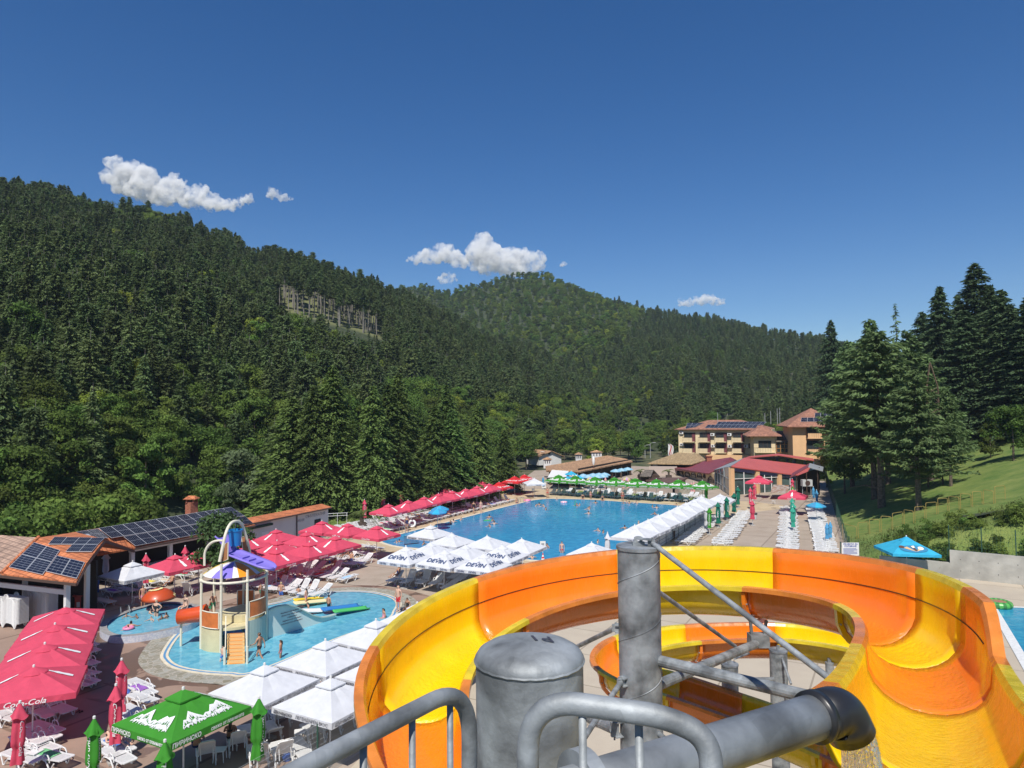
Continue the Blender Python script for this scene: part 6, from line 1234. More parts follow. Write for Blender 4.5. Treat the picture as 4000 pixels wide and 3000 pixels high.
def on_slope(F, x, y, z0, y0, rise, run):
    'point of the front roof slope that the photo shows at this pixel'
    X, Y, Z = ray(*z7(x, y)); O = Vector((0, 0, CAMZ)); D = Vector((X, Y, Z)).normalized(); q = F.A+F.n*y0+Vector((0, 0, z0)); nn = (F.n*rise+Vector((0, 0, run))).normalized(); k = (q-O).dot(nn)/D.dot(nn); p = O+D*k-F.A; return Vector((p.dot(F.d), -p.dot(F.n), p.z))
S1 = lambda x, y: on_slope(H1, x, y, ez, ov, 2.35, 6+ov)
solar(rf1, S1(700, 340), S1(1250, 342), S1(1275, 308), S1(733, 306), 12, 1, lift=.12, cell=(4, 2)); solar(rf1, S1(818, 306), S1(1330, 308), S1(1368, 273), S1(850, 272), 11, 1, lift=.12, cell=(4, 2)); solar(rf1, S1(490, 350), S1(600, 330), S1(690, 285), S1(512, 288), 3, 2, lift=.12, cell=(4, 2))
for x0, x1 in ((476, 598), (645, 762), (820, 940), (1007, 1125), (1172, 1235)):
    opening(H1, x0, 387, x1, 488); opening(H1, x0+3, 503, x1+3, 606); balcony(H1, x0-10, 437, x1-4, 490); balcony(H1, x0-10, 552, x1-4, 608)
for x, y in ((450, 385), (785, 405), (968, 405), (1140, 410), (452, 513), (790, 528), (972, 530), (1145, 530)): aircon(H1, x, y)
w = M(); H1.box(w, 7.1, 7.25, 0, 8.5, .02, .15); w.build('downpipe', BRG, H1.t)
H2 = Fac(2944, 168, 3098, 166, 'hotel_middle', 'middle part of the hotel with a hipped tile roof and a timber framed glass bay')
w = M(); H2.box(w, 0, 5.3, 0, 7.2, 0, -10); H2.box(w, 5.3, H2.L+.5, 0, 6.4, -.6, -10); w.build('wall', STUC, H2.t)
hip(H2, -.5, 5.2, 9, 7.25, 2.3, T_HO, 2.8, 1.3); 
w = M(); w.add([(5, -1, 5.9), (10, -1, 5.9), (10, 6, 8.2), (4, 6, 8.2), (5, -1, 5.75), (10, -1, 5.75), (10, 6, 8.05), (4, 6, 8.05)], [(0, 1, 2, 3), (4, 7, 6, 5), (0, 4, 5, 1), (1, 5, 6, 2), (2, 6, 7, 3), (3, 7, 4, 0)]); w.build('bay_roof', T_DK, H2.t)
opening(H2, 1280, 475, 1417, 588, False); balcony(H2, 1238, 548, 1460, 603)
bw = M(); H2.pb(bw, *z7(1470, 472), *z7(1640, 600), .35, .4); bo2 = bw.build('glass_bay', GLS, H2.t); fr = M(); a, b = H2.sz(*z7(1470, 470)), H2.sz(*z7(1642, 600))
for x in np.linspace(a[0], b[0], 5): H2.box(fr, x-.07, x+.07, b[1], a[1], .4, .5)
for z_ in np.linspace(b[1], a[1], 4): H2.box(fr, a[0], b[0], z_-.06, z_+.06, .4, .49)
fr.build('timber_frame', WOODL, bo2)
H3 = Fac(3096, 160, 3290, 158, 'hotel_tower', 'peach coloured hotel tower at the right with a pyramid tile roof, partly behind pines')
w = M(); H3.box(w, 0, 2.9, 0, 9.55, 0, -11); H3.box(w, 2.9, H3.L, 0, 9.55, -.9, -11); w.build('wall', PEA, H3.t); rf3, a_, r_ = hip(H3, 0, H3.L, 11, 9.6, 4.2, T_HO, 6, 1.4)
S3 = lambda x, y: on_slope(H3, x, y, 9.6, 1.4, 4.2, 6.9)
solar(rf3, S3(1735, 272), S3(2095, 270), S3(2080, 228), S3(1742, 228), 5, 1, lift=.12, cell=(4, 2)); solar(rf3, S3(1885, 222), S3(2085, 220), S3(2060, 178), S3(1890, 178), 3, 1, lift=.12, cell=(4, 2))
for y0, y1, p0, p1 in ((297, 395, 390, 450), (470, 575, 560, 625)): opening(H3, 1800, y0, 1985, y1, True); balcony(H3, 1797, p0, 1985, p1, m=PEA)
# --- glass hall with light red roofs
zc = 9.; gh = thing('glass_hall', 'glass walled pool hall with light red sheet roofs and orange pillars', 'building', (30, 118, 0)); go_ = Vector((30, 118, 0)); o7 = (2500, 1550)
GF = Fac(2500+958/2.765, 110, 2500+1752/2.765, 118)
def FP(F, x, y, o=0.): s_, z_ = F.sz(*z7(x, y)); return F.A+F.d*s_+Vector((0, 0, z_))+F.n*o
e0, e1 = FP(GF, 958, 748, .5), FP(GF, 1755, 853, .5); bk_ = -GF.n
t0 = at(*z7(1128, 657), 124); t1 = at(*z7(1850, 742), 135.2)
slab('roof', [e0, e1, t1, t0], RSL, gh, .15, go_)
m = M(); a, b = FP(GF, 965, 752), FP(GF, 1752, 860); za = [e0.z-.15, e1.z-.15]; m.poly([Vector((a.x, a.y, 0))-go_, Vector((b.x, b.y, 0))-go_, Vector((b.x, b.y, za[1]))-go_, Vector((a.x, a.y, za[0]))-go_], .12, bk_); gw = m.build('glass_wall', GLG, gh)
def onw(s_, o=.08): p = a.lerp(b, s_); return Vector((p.x, p.y, 0))+GF.n*o-go_
m = M(); m.poly([onw(0)+Vector((0, 0, za[0]-.55)), onw(1)+Vector((0, 0, za[1]-.55)), onw(1)+Vector((0, 0, za[1])), onw(0)+Vector((0, 0, za[0]))], .1, bk_); m.build('blue_beam', BLB, gh)
for x in (972, 1238, 1481): s_ = (x-958)/797; m = M(); h_ = lerp(za[0], za[1], s_)-.05; p = onw(s_, .15); m.box((p.x, p.y, h_/2), (.75, .5, h_), math.atan2(GF.d.y, GF.d.x)); m.build('pillar', PEA, gh)
for x in (1100, 1320, 1397, 1605, 1680): s_ = (x-958)/797; m = M(); h_ = lerp(za[0], za[1], s_)-.5; p = onw(s_, .12); m.box((p.x, p.y, h_/2), (.12, .1, h_)); m.build('mullion', WHF, gw)
m = M(); m.bar(onw(0, .12)+Vector((0, 0, 2.6)), onw(1, .12)+Vector((0, 0, 2.2)), .08, .1); m.build('transom', WHF, gw)
L0, L1 = at(*z7(812, 792), 124), a; Lf = Vector((L0.x, L0.y, 0)); m = M(); m.poly([Lf-go_, Vector((a.x, a.y, 0))-go_, Vector((a.x, a.y, e0.z-.1))-go_, Vector((L0.x, L0.y, L0.z))-go_], .1, Vector((1, 0, 0))); sw_ = m.build('side_glass_wall', GLG, gh)
for t in (0, .2, .4, .62, .66, .98): p = Lf.lerp(Vector((a.x, a.y, 0)), t)-go_; h_ = lerp(L0.z, e0.z-.1, t); M().box((p.x-.06, p.y-.06, h_/2), (.14, .14, h_)).build('mullion', SLV, sw_)
for z_ in (2.6, .9): M().bar(Lf-go_+Vector((-.06, -.06, z_)), Vector((a.x, a.y, z_))-go_+Vector((-.06, -.06, 0)), .1, .08).build('transom', SLV, sw_)
slab('side_roof', [L0+Vector((-.3, -.3, .1)), e0+Vector((-.1, -.2, .05)), t0, t0+(L0-e0)*1.0+Vector((0, 0, -.3))], mat('grey_sheet_roof', (.3, .32, .33), .5), gh, .1, go_)
q = [at(*z7(1130, 658), 136.4), at(*z7(1490, 612), 143.8), at(*z7(1875, 668), 148.8), at(*z7(1875, 688), 141.4), at(*z7(1490, 632), 133.9)]
slab('upper_roof', [at(*z7(1130, 659), 129), at(*z7(1490, 630), 131.4), at(*z7(1490, 612), 141.4), at(*z7(1180, 642), 138.9)], RSL, gh, .12, go_); slab('upper_roof', [at(*z7(1490, 630), 131.4), at(*z7(1880, 688), 136.4), at(*z7(1870, 665), 143.8), at(*z7(1490, 612), 141.4)], RSL, gh, .12, go_)
m = M(); A2_, B2_, C2_ = at(*z7(1135, 662), 132), at(*z7(1490, 634), 133.9), at(*z7(1878, 692), 138.2)
for p, q in ((A2_, B2_), (B2_, C2_)): m.poly([Vector((p.x, p.y, 0))-go_, Vector((q.x, q.y, 0))-go_, q-go_-Vector((0, 0, .1)), p-go_-Vector((0, 0, .1))], .1, (0, 1, 0))
uw = m.build('upper_wall', BLB, gh)
for x0, x1 in ((1180, 1370), (1395, 1470), (1495, 1575), (1600, 1640), (1680, 1765), (1790, 1870)):
    F2 = Fac(*((2500+1135/2.765, 131.9, 2500+1490/2.765, 133.7) if x1 < 1480 else (2500+1490/2.765, 133.6, 2500+1878/2.765, 138))); m = M(); yy = 640+abs(1490-(x0+x1)/2)*.09+16
    P_q = [FP(F2, x, y, .02)-go_ for x, y in ((x0, yy+72), (x1, yy+72), (x1, yy+8), (x0, yy+8))]; m.poly(P_q); m.build('window', GLS, gh)
sh = thing('gable_shed', 'small service shed with a gabled sheet roof beside the green fence', 'shed', (56, 110, 0)); so_ = Vector((56, 110, 0))
A_, B_, C_ = at(*z7(1620, 870), 106.6), at(*z7(1818, 757), 106.6), at(*z7(1975, 800), 106.6); bk2 = Vector((.42, .9, 0))*7+Vector((0, 0, .1))
slab('roof', [A_, B_, B_+bk2, A_+bk2], RSH, sh, .1, so_); slab('roof', [B_, C_, C_+bk2, B_+bk2], SLV, sh, .1, so_)
for p in (A_+Vector((1.2, .5, 0)), C_+Vector((-.6, .5, 0)), A_.lerp(C_, .5)): M().tube([Vector((p.x, p.y, 0))-so_, Vector((p.x, p.y, p.z+.2))-so_], .08, 6).build('post', WOOD, sh)
m = M(); p, q = A_+bk2*.45+Vector((1.0, 0, 0)), C_+bk2*.45-Vector((.6, 0, 0)); m.poly([Vector((p.x, p.y, 0))-so_, Vector((q.x, q.y, 0))-so_, Vector((q.x, q.y, q.z-.1))-so_, Vector((B_.x+3, q.y, B_.z-.3))-so_, Vector((p.x, p.y, p.z-.1))-so_], .1, (0, 1, 0)); m.build('back_wall', DARK, sh)
rl = at(*z7(1610, 955), 109.1); slab('lean_to_roof', [at(*z7(1410, 1032), 104.2), at(*z7(1590, 1032), 104.2), at(*z7(1625, 955), 109.1), at(*z7(1440, 948), 109.1)], mat('rusty_sheet', (.42, .4, .37), .7, 2.2, .5, col2=(.25, .12, .06)), gh, .06, go_)
ac = thing('cooling_unit', 'grey industrial cooling unit on legs in front of the service shed', 'machine', (at(1800/2.765+2500, 1900, 107).x, 107, 0)); M().box((0, 0, 2.2), (1.5, .8, 1.0)).build('casing', PGY, ac); M().tube([(0, -.42, 2.2), (0, -.46, 2.2)], .38, 16).build('fan_grille', BRG, ac)
for x in (-.65, .65): M().tube([(x, 0, 0), (x, 0, 1.7)], .05, 6).build('leg', SLV, ac)
# --- restaurant with dark red sheet roof and arched windows
rr_ = thing('red_roof_restaurant', 'restaurant with a dark red sheet roof and arched windows in front of the hotel', 'building', (25, 134, 0)); ro_ = Vector((25, 134, 0))
RF = Fac(2500+370/2.765, 149, 2500+810/2.765, 124)
def FPd(F, x, y, o=0.): return FP(F, x, y, o)
ea, eb = FP(RF, 332, 772, 1.2), FP(RF, 812, 828, 1.2); ra_, rb_ = at(*z7(420, 738), 157.3), at(*z7(980, 652), 142.1)
slab('roof', [ea, FP(RF, 452, 768, 1.2), FP(RF, 700, 812, 1.0), eb, at(*z7(845, 770), 130.5), at(*z7(1040, 690), 142.1), rb_, at(*z7(700, 705), 157.3), ra_], RSH, rr_, .2, ro_)
slab('roof', [at(*z7(720, 712), 152.6), at(*z7(850, 768), 131.6), at(*z7(1045, 690), 141), at(*z7(1000, 668), 146.8)], mat('grey_red_sheet', (.12, .07, .07), .6), rr_, .05, ro_-Vector((0, 0, .12)))
m = M(); p0, p1 = FP(RF, 395, 790), FP(RF, 812, 840); m.poly([Vector((p0.x, p0.y, 0))-ro_, Vector((p1.x, p1.y, 0))-ro_, Vector((p1.x, p1.y, p1.z+.2))-ro_, Vector((p0.x, p0.y, p0.z+.2))-ro_], 6, -RF.n); m.build('wall', STUC, rr_)
for x0, x1, y0 in ((400, 470, 800), (487, 538, 805), (552, 605, 812), (618, 672, 820), (685, 708, 835), (735, 800, 860)):
    a1, b1 = FP(RF, x0, y0, .03), FP(RF, x1, y0, .03); N = 10; c = (a1+b1)/2; w_ = (b1-a1).length/2; top = a1.z; P = [Vector((a1.x, a1.y, .9)), Vector((b1.x, b1.y, .9))]+[c+RF.d*w_*math.cos(math.pi*k/N)+Vector((0, 0, -w_*.7+w_*.7*math.sin(math.pi*k/N))) for k in range(N+1)]
    m = M(); m.poly([p-ro_ for p in P], .02, -RF.n); wd = m.build('window', GLS, rr_); m = M(); m.tube([p-ro_ for p in P]+[P[0]-ro_], .09, 5); m.bar(Vector((c.x, c.y, .9))-ro_, Vector((c.x, c.y, top))-ro_, .06); m.build('window_frame', WOOD, wd)
cm = M(); q = at(*z7(743, 690), 148)-ro_; cm.box(q, (1.1, 1.1, 1.7)); cm.box(q+Vector((0, 0, .95)), (1.4, 1.4, .15)); cm.build('chimney', BRK, rr_)
# --- lichened tile roof over the open dining hall
dh = thing('dining_hall', 'open sided dining hall under a large lichened brown tile roof', 'building', (15, 150, 0)); do_ = Vector((15, 150, 0))
DF = Fac(2500+90/2.765, 148, 2500+560/2.765, 146); a1, b1 = FP(DF, 85, 713, 1.), FP(DF, 560, 722, 1.); c1, d1 = at(*z7(715, 682), 152), at(*z7(632, 615), 163); e1_ = at(*z7(408, 600), 163)
slab('roof', [a1, b1, c1, d1, e1_], T_LI, dh, .2, do_)
for x in (125, 200, 250, 330, 395): p = FP(DF, x, 720); M().box((p.x-do_.x, p.y-do_.y, p.z/2), (.35, .35, p.z)).build('post', WOOD, dh)
m = M(); p, q = FP(DF, 120, 730, -6), FP(DF, 600, 730, -6); m.poly([Vector((p.x, p.y, 0))-do_, Vector((q.x, q.y, 0))-do_, Vector((q.x, q.y, q.z))-do_, Vector((p.x, p.y, p.z))-do_], .2, (0, 1, 0)); m.build('back_wall', DARK, dh)
m = M(); p, q = FP(DF, 100, 832, 1.5), FP(DF, 400, 832, 1.5); m.bar(Vector((p.x, p.y, .9))-do_, Vector((q.x, q.y, .9))-do_, .6, 1.8); m.build('terrace_wall', mat('pinkish_plaster', (.45, .37, .32), .9), dh)
# --- brown tiled restaurant by the trees
tr = thing('tiled_restaurant', 'low restaurant with a wide brown tile roof and open dark front beyond the pool', 'building', (15, 135, 0)); to_ = Vector((15, 135, 0)); z6p = lambda x, y: (2000+x/2.212, 1600+y/2.212)
eA, eB, eC, eD = [at(*z6p(x, y), d) for x, y, d in ((295, 528, 128), (575, 537, 122), (860, 480, 136), (1042, 447, 146))]; rA, rB = at(*z6p(288, 488), 140), at(*z6p(825, 396), 152)
trf = slab('roof', [eA, at(*z6p(345, 516), 127), at(*z6p(495, 520), 124), eB], T_BR, tr, .2, to_); 
slab('roof', [eA, eB, eC, eD, at(*z6p(1020, 432), 150), rB, rA], T_BR, tr, .22, to_)
m = M()
for x, y, d in ((330, 545, 128), (495, 540, 125), (600, 545, 123.5), (680, 520, 128), (760, 505, 132), (860, 490, 137.5), (940, 480, 141), (1020, 465, 146)): p = at(*z6p(x, y), d); m = M(); m.box((p.x-to_.x, p.y-to_.y, p.z/2), (.35, .35, p.z)); m.build('post', WOOD, tr)
m = M()
for (p, q) in ((eB, eC), (eC, eD)): p = p+Vector((.2, 3, 0)); q = q+Vector((.2, 3, 0)); m.poly([Vector((p.x, p.y, 0))-to_, Vector((q.x, q.y, 0))-to_, Vector((q.x, q.y, q.z+.3))-to_, Vector((p.x, p.y, p.z+.3))-to_], .2, (0, 1, 0))
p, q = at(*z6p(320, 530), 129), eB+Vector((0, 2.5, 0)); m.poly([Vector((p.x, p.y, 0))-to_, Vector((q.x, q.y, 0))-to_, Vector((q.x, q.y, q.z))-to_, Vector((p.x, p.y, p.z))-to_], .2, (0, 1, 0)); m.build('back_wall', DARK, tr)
slab('white_awning', [at(*z6p(308, 585), 121), at(*z6p(468, 580), 118.5), at(*z6p(492, 528), 124), at(*z6p(345, 520), 127)], WHF, tr, .05, to_)
for x, y, d, s_ in ((575, 412, 150, 1), (730, 392, 152, 1.7), (305, 455, 142, 1.2)):
    q = at(*z6p(x, y), d)-to_; cm = M(); cm.box(q+Vector((0, 0, -.3)), (1.3*s_, 1.1, 1.8)); co = cm.build('chimney', WST, trf); cm = M()
    for k in range(3): cm.box(q+Vector(((k-1)*.38*s_, -.56, .1)), (.18, .04, .6))
    cm.build('chimney_opening', GLS, co); cm = M(); cm.add([q+Vector((x_*.85*s_, y_*.8, .62)) for x_, y_ in ((-1, -1), (1, -1), (1, 1), (-1, 1))]+[q+Vector((0, 0, 1.1))], [(0, 1, 4), (1, 2, 4), (2, 3, 4), (3, 0, 4), (3, 2, 1, 0)]); cm.build('chimney_cap', T_BR, co)
# small far house, hut with grey tiles, brown flat roof by the play corner
fh = thing('small_house', 'small white house with brown tile roof among the trees far beyond the pool', 'house', (12, 175, 0)); HF = Fac(*z6p(225, 0)[:1], 175, *z6p(430, 0)[:1], 178)
def z6f(F, x, y, o=0): s_, z_ = F.sz(*z6p(x, y)); return F.A+F.d*s_+Vector((0, 0, z_))+F.n*o
fo_ = Vector((12, 175, 0)); m = M(); p, q = z6f(HF, 232, 400), z6f(HF, 425, 400); m.poly([Vector((p.x, p.y, 0))-fo_, Vector((q.x, q.y, 0))-fo_, Vector((q.x, q.y, q.z))-fo_, z6f(HF, 335, 362)-fo_, Vector((p.x, p.y, p.z))-fo_], 7, -HF.n); m.build('wall', WST, fh)
P = z6f(HF, 335, 355, .6); slab('roof', [z6f(HF, 222, 402, .6), P, P-HF.n*9, z6f(HF, 222, 402, -8.4)], T_BR, fh, .15, fo_); slab('roof', [P, z6f(HF, 440, 400, .6), z6f(HF, 440, 400, -8.4), P-HF.n*9], T_BR, fh, .15, fo_); m = M(); m.lathe([(0, .0), (.6, .12), (.65, .2)], n=12); m.build('satellite_dish', WHF, fh, tuple(z6f(HF, 255, 370, .5)-fo_)); m = M(); s0 = z6f(HF, 318, 378, .03)-fo_; m.box(s0, (.8, .1, .6)); m.build('window', GLS, fh)
ht = thing('stone_roof_hut', 'small dark hut with a grey tile saddle roof near the play corner', 'hut', (24, 118, 0)); hto = Vector((24, 118, 0)); a1, b1, c1, d1 = [at(*z6p(x, y), d) for x, y, d in ((1105, 572, 117), (1200, 576, 116), (1225, 520, 120), (1150, 520, 121))]
slab('roof', [a1, b1, c1, d1], T_DK, ht, .15, hto); slab('roof', [c1, d1, d1+Vector((1.2, 3, -1.4)), c1+Vector((1.6, 2.6, -1.4))], T_DK, ht, .15, hto)
m = M(); cc = (a1+b1+c1+d1)/4; m.box((cc.x-hto.x+.3, cc.y-hto.y+.6, 1.3), (3, 3, 2.6), .0); m.build('wall', WOOD, ht)
fg = thing('flat_roofed_hut', 'low building with a brown flat roof and a skylight beyond the green parasols', 'building', (28, 110, 0)); fgo = Vector((28, 110, 0)); P4 = [at(*z6p(x, y), d) for x, y, d in ((1155, 608, 116), (1400, 640, 111), (1520, 585, 117), (1190, 588, 122))]
slab('roof', P4, BRS, fg, .25, fgo); m = M()
for i, j in ((0, 1), (1, 2)): p, q = P4[i].lerp(P4[3-i if i else 2], .06), P4[j].lerp(P4[3 if j == 1 else 0], .06); m.poly([Vector((p.x, p.y, 0))-fgo, Vector((q.x, q.y, 0))-fgo, Vector((q.x, q.y, q.z-.2))-fgo, Vector((p.x, p.y, p.z-.2))-fgo], .2, (0, 1, 0))
m.build('wall', mat('pinkish_plaster', (.45, .37, .32), .9), fg); m = M(); q = (P4[0]+P4[1]+P4[2]+P4[3])/4-fgo; m.box(q+Vector((-1.5, 0, .2)), (2.2, .5, .2)); m.build('skylight', BRG, fg)
# ---------------------------------------------------------------- play tower in the paddling pool
CRM = mat('cream_post', (.72, .68, .54), .4); PURP = mat('purple_plastic', (.24, .19, .62), .35); ORPL = mat('orange_panel', (.6, .17, .045), .4, 3, .15); YELP = mat('yellow_plastic', (.8, .55, .03), .35); PALEG = mat('pale_green_plastic', (.42, .52, .46), .5, 1, .06); SANDP = mat('sand_plastic', (.62, .55, .33), .5, 2, .08); ORST = mat('orange_steps', (.8, .42, .12), .5); BUCK = mat('blue_bucket', (.015, .2, .5), .3); REDT = mat('orange_red_tube', (.6, .08, .015), .2, coat=.4); CREAMS = mat('cream_slide', (.78, .68, .38), .35); GRNP = mat('green_plastic', (.08, .45, .12), .35)
zt = lambda x, y: (740+x/2.676, 2000+y/2.676)
def ZT(x, y, z=0.): g = gp(*zt(x, y), z); return Vector((g[0], g[1], z))
TC_ = ZT(470, 668, 3.9); TR = 1.85
tower = thing('play_tower', 'water play tower with orange steps, round canopy, purple slide board and blue tipping bucket', 'play tower', (TC_.x, TC_.y, 0)); tv = Vector((TC_.x, TC_.y, 0))
pang = []
for x, y, top in ((155, 1425, 4.25), (314, 1485, 4.6), (628, 1455, 4.35), (775, 1345, 4.0)):
    p = ZT(x, y)-tv; a = math.atan2(p.y, p.x); pang.append(a)
pang += [R(35), R(95), R(150)]
for i, a in enumerate(pang): top = (4.3, 5.0, 4.55, 4.1, 4.0, 4.9, 4.0)[i]; M().tube([(TR*math.cos(a), TR*math.sin(a), -.3), (TR*math.cos(a), TR*math.sin(a), top)], .075, 10).build('post', CRM, tower); M().lathe([(0, .07), (.09, .04), (.11, 0), (.11, -.08)], (TR*math.cos(a), TR*math.sin(a), 3.95), 10).build('clamp', CRM, tower)
for z_ in (3.9, ): M().tube([(TR*math.cos(t), TR*math.sin(t), z_) for t in np.arange(0, 6.28, .2)], .07, 8, closed=True).build('top_ring', CRM, tower)
# walls: pale green outer panels, sand coloured deck, orange guard panels
def arcpanel(a0, a1, z0, z1, m, nm, r=TR-.05, th=.05):
    mb = M(); n = 8
    for k in range(n):
        t0, t1 = lerp(a0, a1, k/n), lerp(a0, a1, (k+1)/n); q = [(r*math.cos(t0), r*math.sin(t0)), (r*math.cos(t1), r*math.sin(t1)), ((r+th)*math.cos(t1), (r+th)*math.sin(t1)), ((r+th)*math.cos(t0), (r+th)*math.sin(t0))]
        mb.add([(x, y, z) for z in (z0, z1) for x, y in q], [(3, 2, 1, 0), (4, 5, 6, 7), (0, 1, 5, 4), (2, 3, 7, 6), (1, 2, 6, 5), (3, 0, 4, 7)])
    return mb.build(nm, m, tower)
pa = [p % (2*math.pi) for p in pang]
for i_ in (1, 2, 3):
    while pa[i_] < pa[i_-1]: pa[i_] += 2*math.pi
print('tower', [round(math.degrees(x)) for x in pa])
arcpanel(pa[0], pa[1], -.3, 1.25, SANDP, 'base_panel'); arcpanel(pa[2], pa[3], -.3, 1.6, PALEG, 'base_panel'); arcpanel(pa[3], pa[3]+1.2, -.3, 1.6, PALEG, 'base_panel'); arcpanel(pa[0]-1.5, pa[0], -.3, 1.2, SANDP, 'base_panel')
def guard(a0, a1, z0, z1):
    d_ = .08/TR*(1 if a1 > a0 else -1)*1.6; o = arcpanel(a0+d_, a1-d_, z0, z1, ORPL, 'guard_panel', TR-.02, .03); fr = M(); n = 8; P = [(TR*math.cos(lerp(a0+d_, a1-d_, k/n)), TR*math.sin(lerp(a0+d_, a1-d_, k/n)), z1) for k in range(n+1)]+[(TR*math.cos(lerp(a1-d_, a0+d_, k/n)), TR*math.sin(lerp(a1-d_, a0+d_, k/n)), z0) for k in range(n+1)]; fr.tube(P, .035, 6, closed=True); fr.build('guard_frame', CRM, o)
guard(pa[0], pa[1], 1.35, 2.25); guard(pa[2], pa[3], 1.8, 2.7); guard(R(20), R(60), 1.8, 2.7); guard(R(70), R(110), 1.7, 2.6); guard(pa[2]-.95, pa[2]-.15, 1.75, 2.65) if 0 else None
M().lathe([(0, 1.35), (TR-.1, 1.35), (TR-.1, 1.2)], n=32).build('deck', SANDP, tower)
M().lathe([(.0, 1.75), (1.2, 1.75), (1.2, 1.36)], (.35, .5, 0), 20).build('upper_deck', SANDP, tower)
sa, sb_ = ZT(395, 1270, 1.35), ZT(575, 1262, 1.35); fa, fb_ = ZT(390, 1600), ZT(580, 1590); N = 9; sm = M(); tr_ = M()
for k in range(N):
    t0, t1 = k/N, (k+1)/N; z_ = 1.35*(1-t0)-.12*t0; A_, B_ = sa.lerp(fa, t0)-tv, sb_.lerp(fb_, t0)-tv; C_, D_ = sb_.lerp(fb_, t1)-tv, sa.lerp(fa, t1)-tv
    for v_ in (A_, B_, C_, D_): v_.z = z_
    sm.poly([A_, B_, C_, D_], .22); e = [A_.lerp(B_, .12).lerp(D_.lerp(C_, .12), .35), A_.lerp(B_, .88).lerp(D_.lerp(C_, .88), .35), D_.lerp(C_, .88), D_.lerp(C_, .12)]; tr_.poly([p+Vector((0, 0, .012)) for p in e])
sm.build('steps', SANDP if 0 else mat('light_orange_steps', (.7, .46, .2), .5), tower); tr_.build('step_treads', mat('orange_treads', (.8, .24, .02), .5), tower)
for s_, f_ in ((sa, fa), (sb_, fb_)):
    a, b = s_-tv, f_-tv; out_ = (a-b if 0 else Vector((0, 0, 0))); side = Vector((-.08, -.0, 0)) if s_ is sa else Vector((.08, 0, 0)); hr = M(); hr.tube([a+side+Vector((0, 0, -.3)), a+side+Vector((0, 0, .95)), b+side+Vector((0, 0, .75)), b+side+Vector((0, 0, -.1))], .03, 6); hr.tube([a+side+Vector((0, 0, .4)), b+side+Vector((0, 0, .35))], .02, 6); hr.build('handrail', CRM, tower)
    M().tube([b+side*1.5-Vector((0, 0, .2)), b+side*1.5+Vector((0, 0, .95))], .07, 8).build('newel_post', CRM, tower)
# round canopy
mb = M(); cm_ = [YELP, mat('white_plastic_roof', (.75, .73, .68), .4), PURP, mat('orange_canopy', (.8, .3, .02), .4)]
for k in range(60):
    dg_ = k*6+3; mb.k = [2, 1, 3, 1, 0, 1][sum(((dg_-245) % 180) > q_ for q_ in (44, 52, 92, 100, 136))]; a0, a1 = R(k*6), R(k*6+6)
    for j in range(5):
        r0, r1 = 1.72*(1-j/5), 1.72*(1-(j+1)/5); zz = lambda r: 4.15+.6*(1-(r/1.72)**2); mb.add([(math.cos(a)*r, math.sin(a)*r, zz(r)) for a, r in ((a0, r0), (a1, r0), (a1, r1), (a0, r1))], [(0, 1, 2, 3)])
mb.build('canopy', cm_, tower)
# arch with bucket
def ZH(x, y, d): return at(*zt(x, y), d)-tv
dc = TC_.y; P = [ZH(314, 520, dc-1.5), ZH(375, 235, dc-1.2), ZH(405, 155, dc-.9), ZH(440, 108, dc-.5), ZH(485, 92, dc-.1), ZH(530, 105, dc+.3), ZH(560, 150, dc+.6), ZH(598, 270, dc+.9), ZH(630, 415, dc+1.2), ZH(634, 600, dc+1.2)]
M().tube(arcpts(P, .25, 4), .085, 10).build('arch', CRM, tower)
M().tube(arcpts([ZH(157, 560, dc-.9), ZH(157, 430, dc-.9), ZH(185, 360, dc-.9), ZH(240, 312, dc-1), ZH(300, 297, dc-1.1), ZH(350, 300, dc-1.2)], .2, 4), .07, 8).build('arch', CRM, tower)
for pts in (((330, 525), (402, 495), (405, 315), (372, 330)), ((560, 400), (628, 415), (590, 245), (545, 265))):
    q = [ZH(x, y, dc-1.3 if pts[0][0] < 400 else dc+1.0) for x, y in pts]; o = M().poly(q, .03, (0, 1, 0)).build('side_panel', mat('amber_panel', (.35, .16, .07), .4), tower); M().tube(q, .03, 6, closed=True).build('panel_frame', CRM, o)
bc = ZH(480, 262, dc-.1); b = M(); b.lathe([(0, -.5), (.3, -.5), (.4, .38), (.44, .38), (.44, .44), (.38, .44), (.28, -.45), (0, -.46)], n=28); b.build('tipping_bucket', BUCK, tower, tuple(bc)); M().tube([bc+Vector((0, 0, .3)), ZH(480, 100, dc-.1)], .02, 6).build('bucket_hanger', STEEL, tower)
# purple board: chute behind and the long board in front
A_, B_ = ZH(418, 425, dc-.5), ZH(835, 588, dc-1.5); dd = (B_-A_).normalized(); sd = Vector((-dd.y, dd.x, 0)).normalized(); up_ = sd.cross(dd)*-1
up_ = up_ if up_.z > 0 else -up_
def board(u, v):
    L = (B_-A_).length+.35; s_ = u*L; w_ = .62*min(1, math.sqrt(max(.0, 1-max(0, (u-.72)/.28)**2))+.02)*(1 if u > .06 else .8); x = (v-.5)*2; return A_+dd*s_+sd*x*w_+up_*(.14*abs(x)**3)
bm = M().grid(board, 26, 10); o = bm.build('slide_board', PURP, tower, smooth=True); md = o.modifiers.new('t', 'SOLIDIFY'); md.thickness = .1; md.offset = 0
for t in (.38, .54, .72): q = A_+dd*t*(B_-A_).length+up_*.1; m = M(); m.bar(q-sd*.3, q+sd*.3, .22, .1, up_); m.build('board_step', PURP, o)
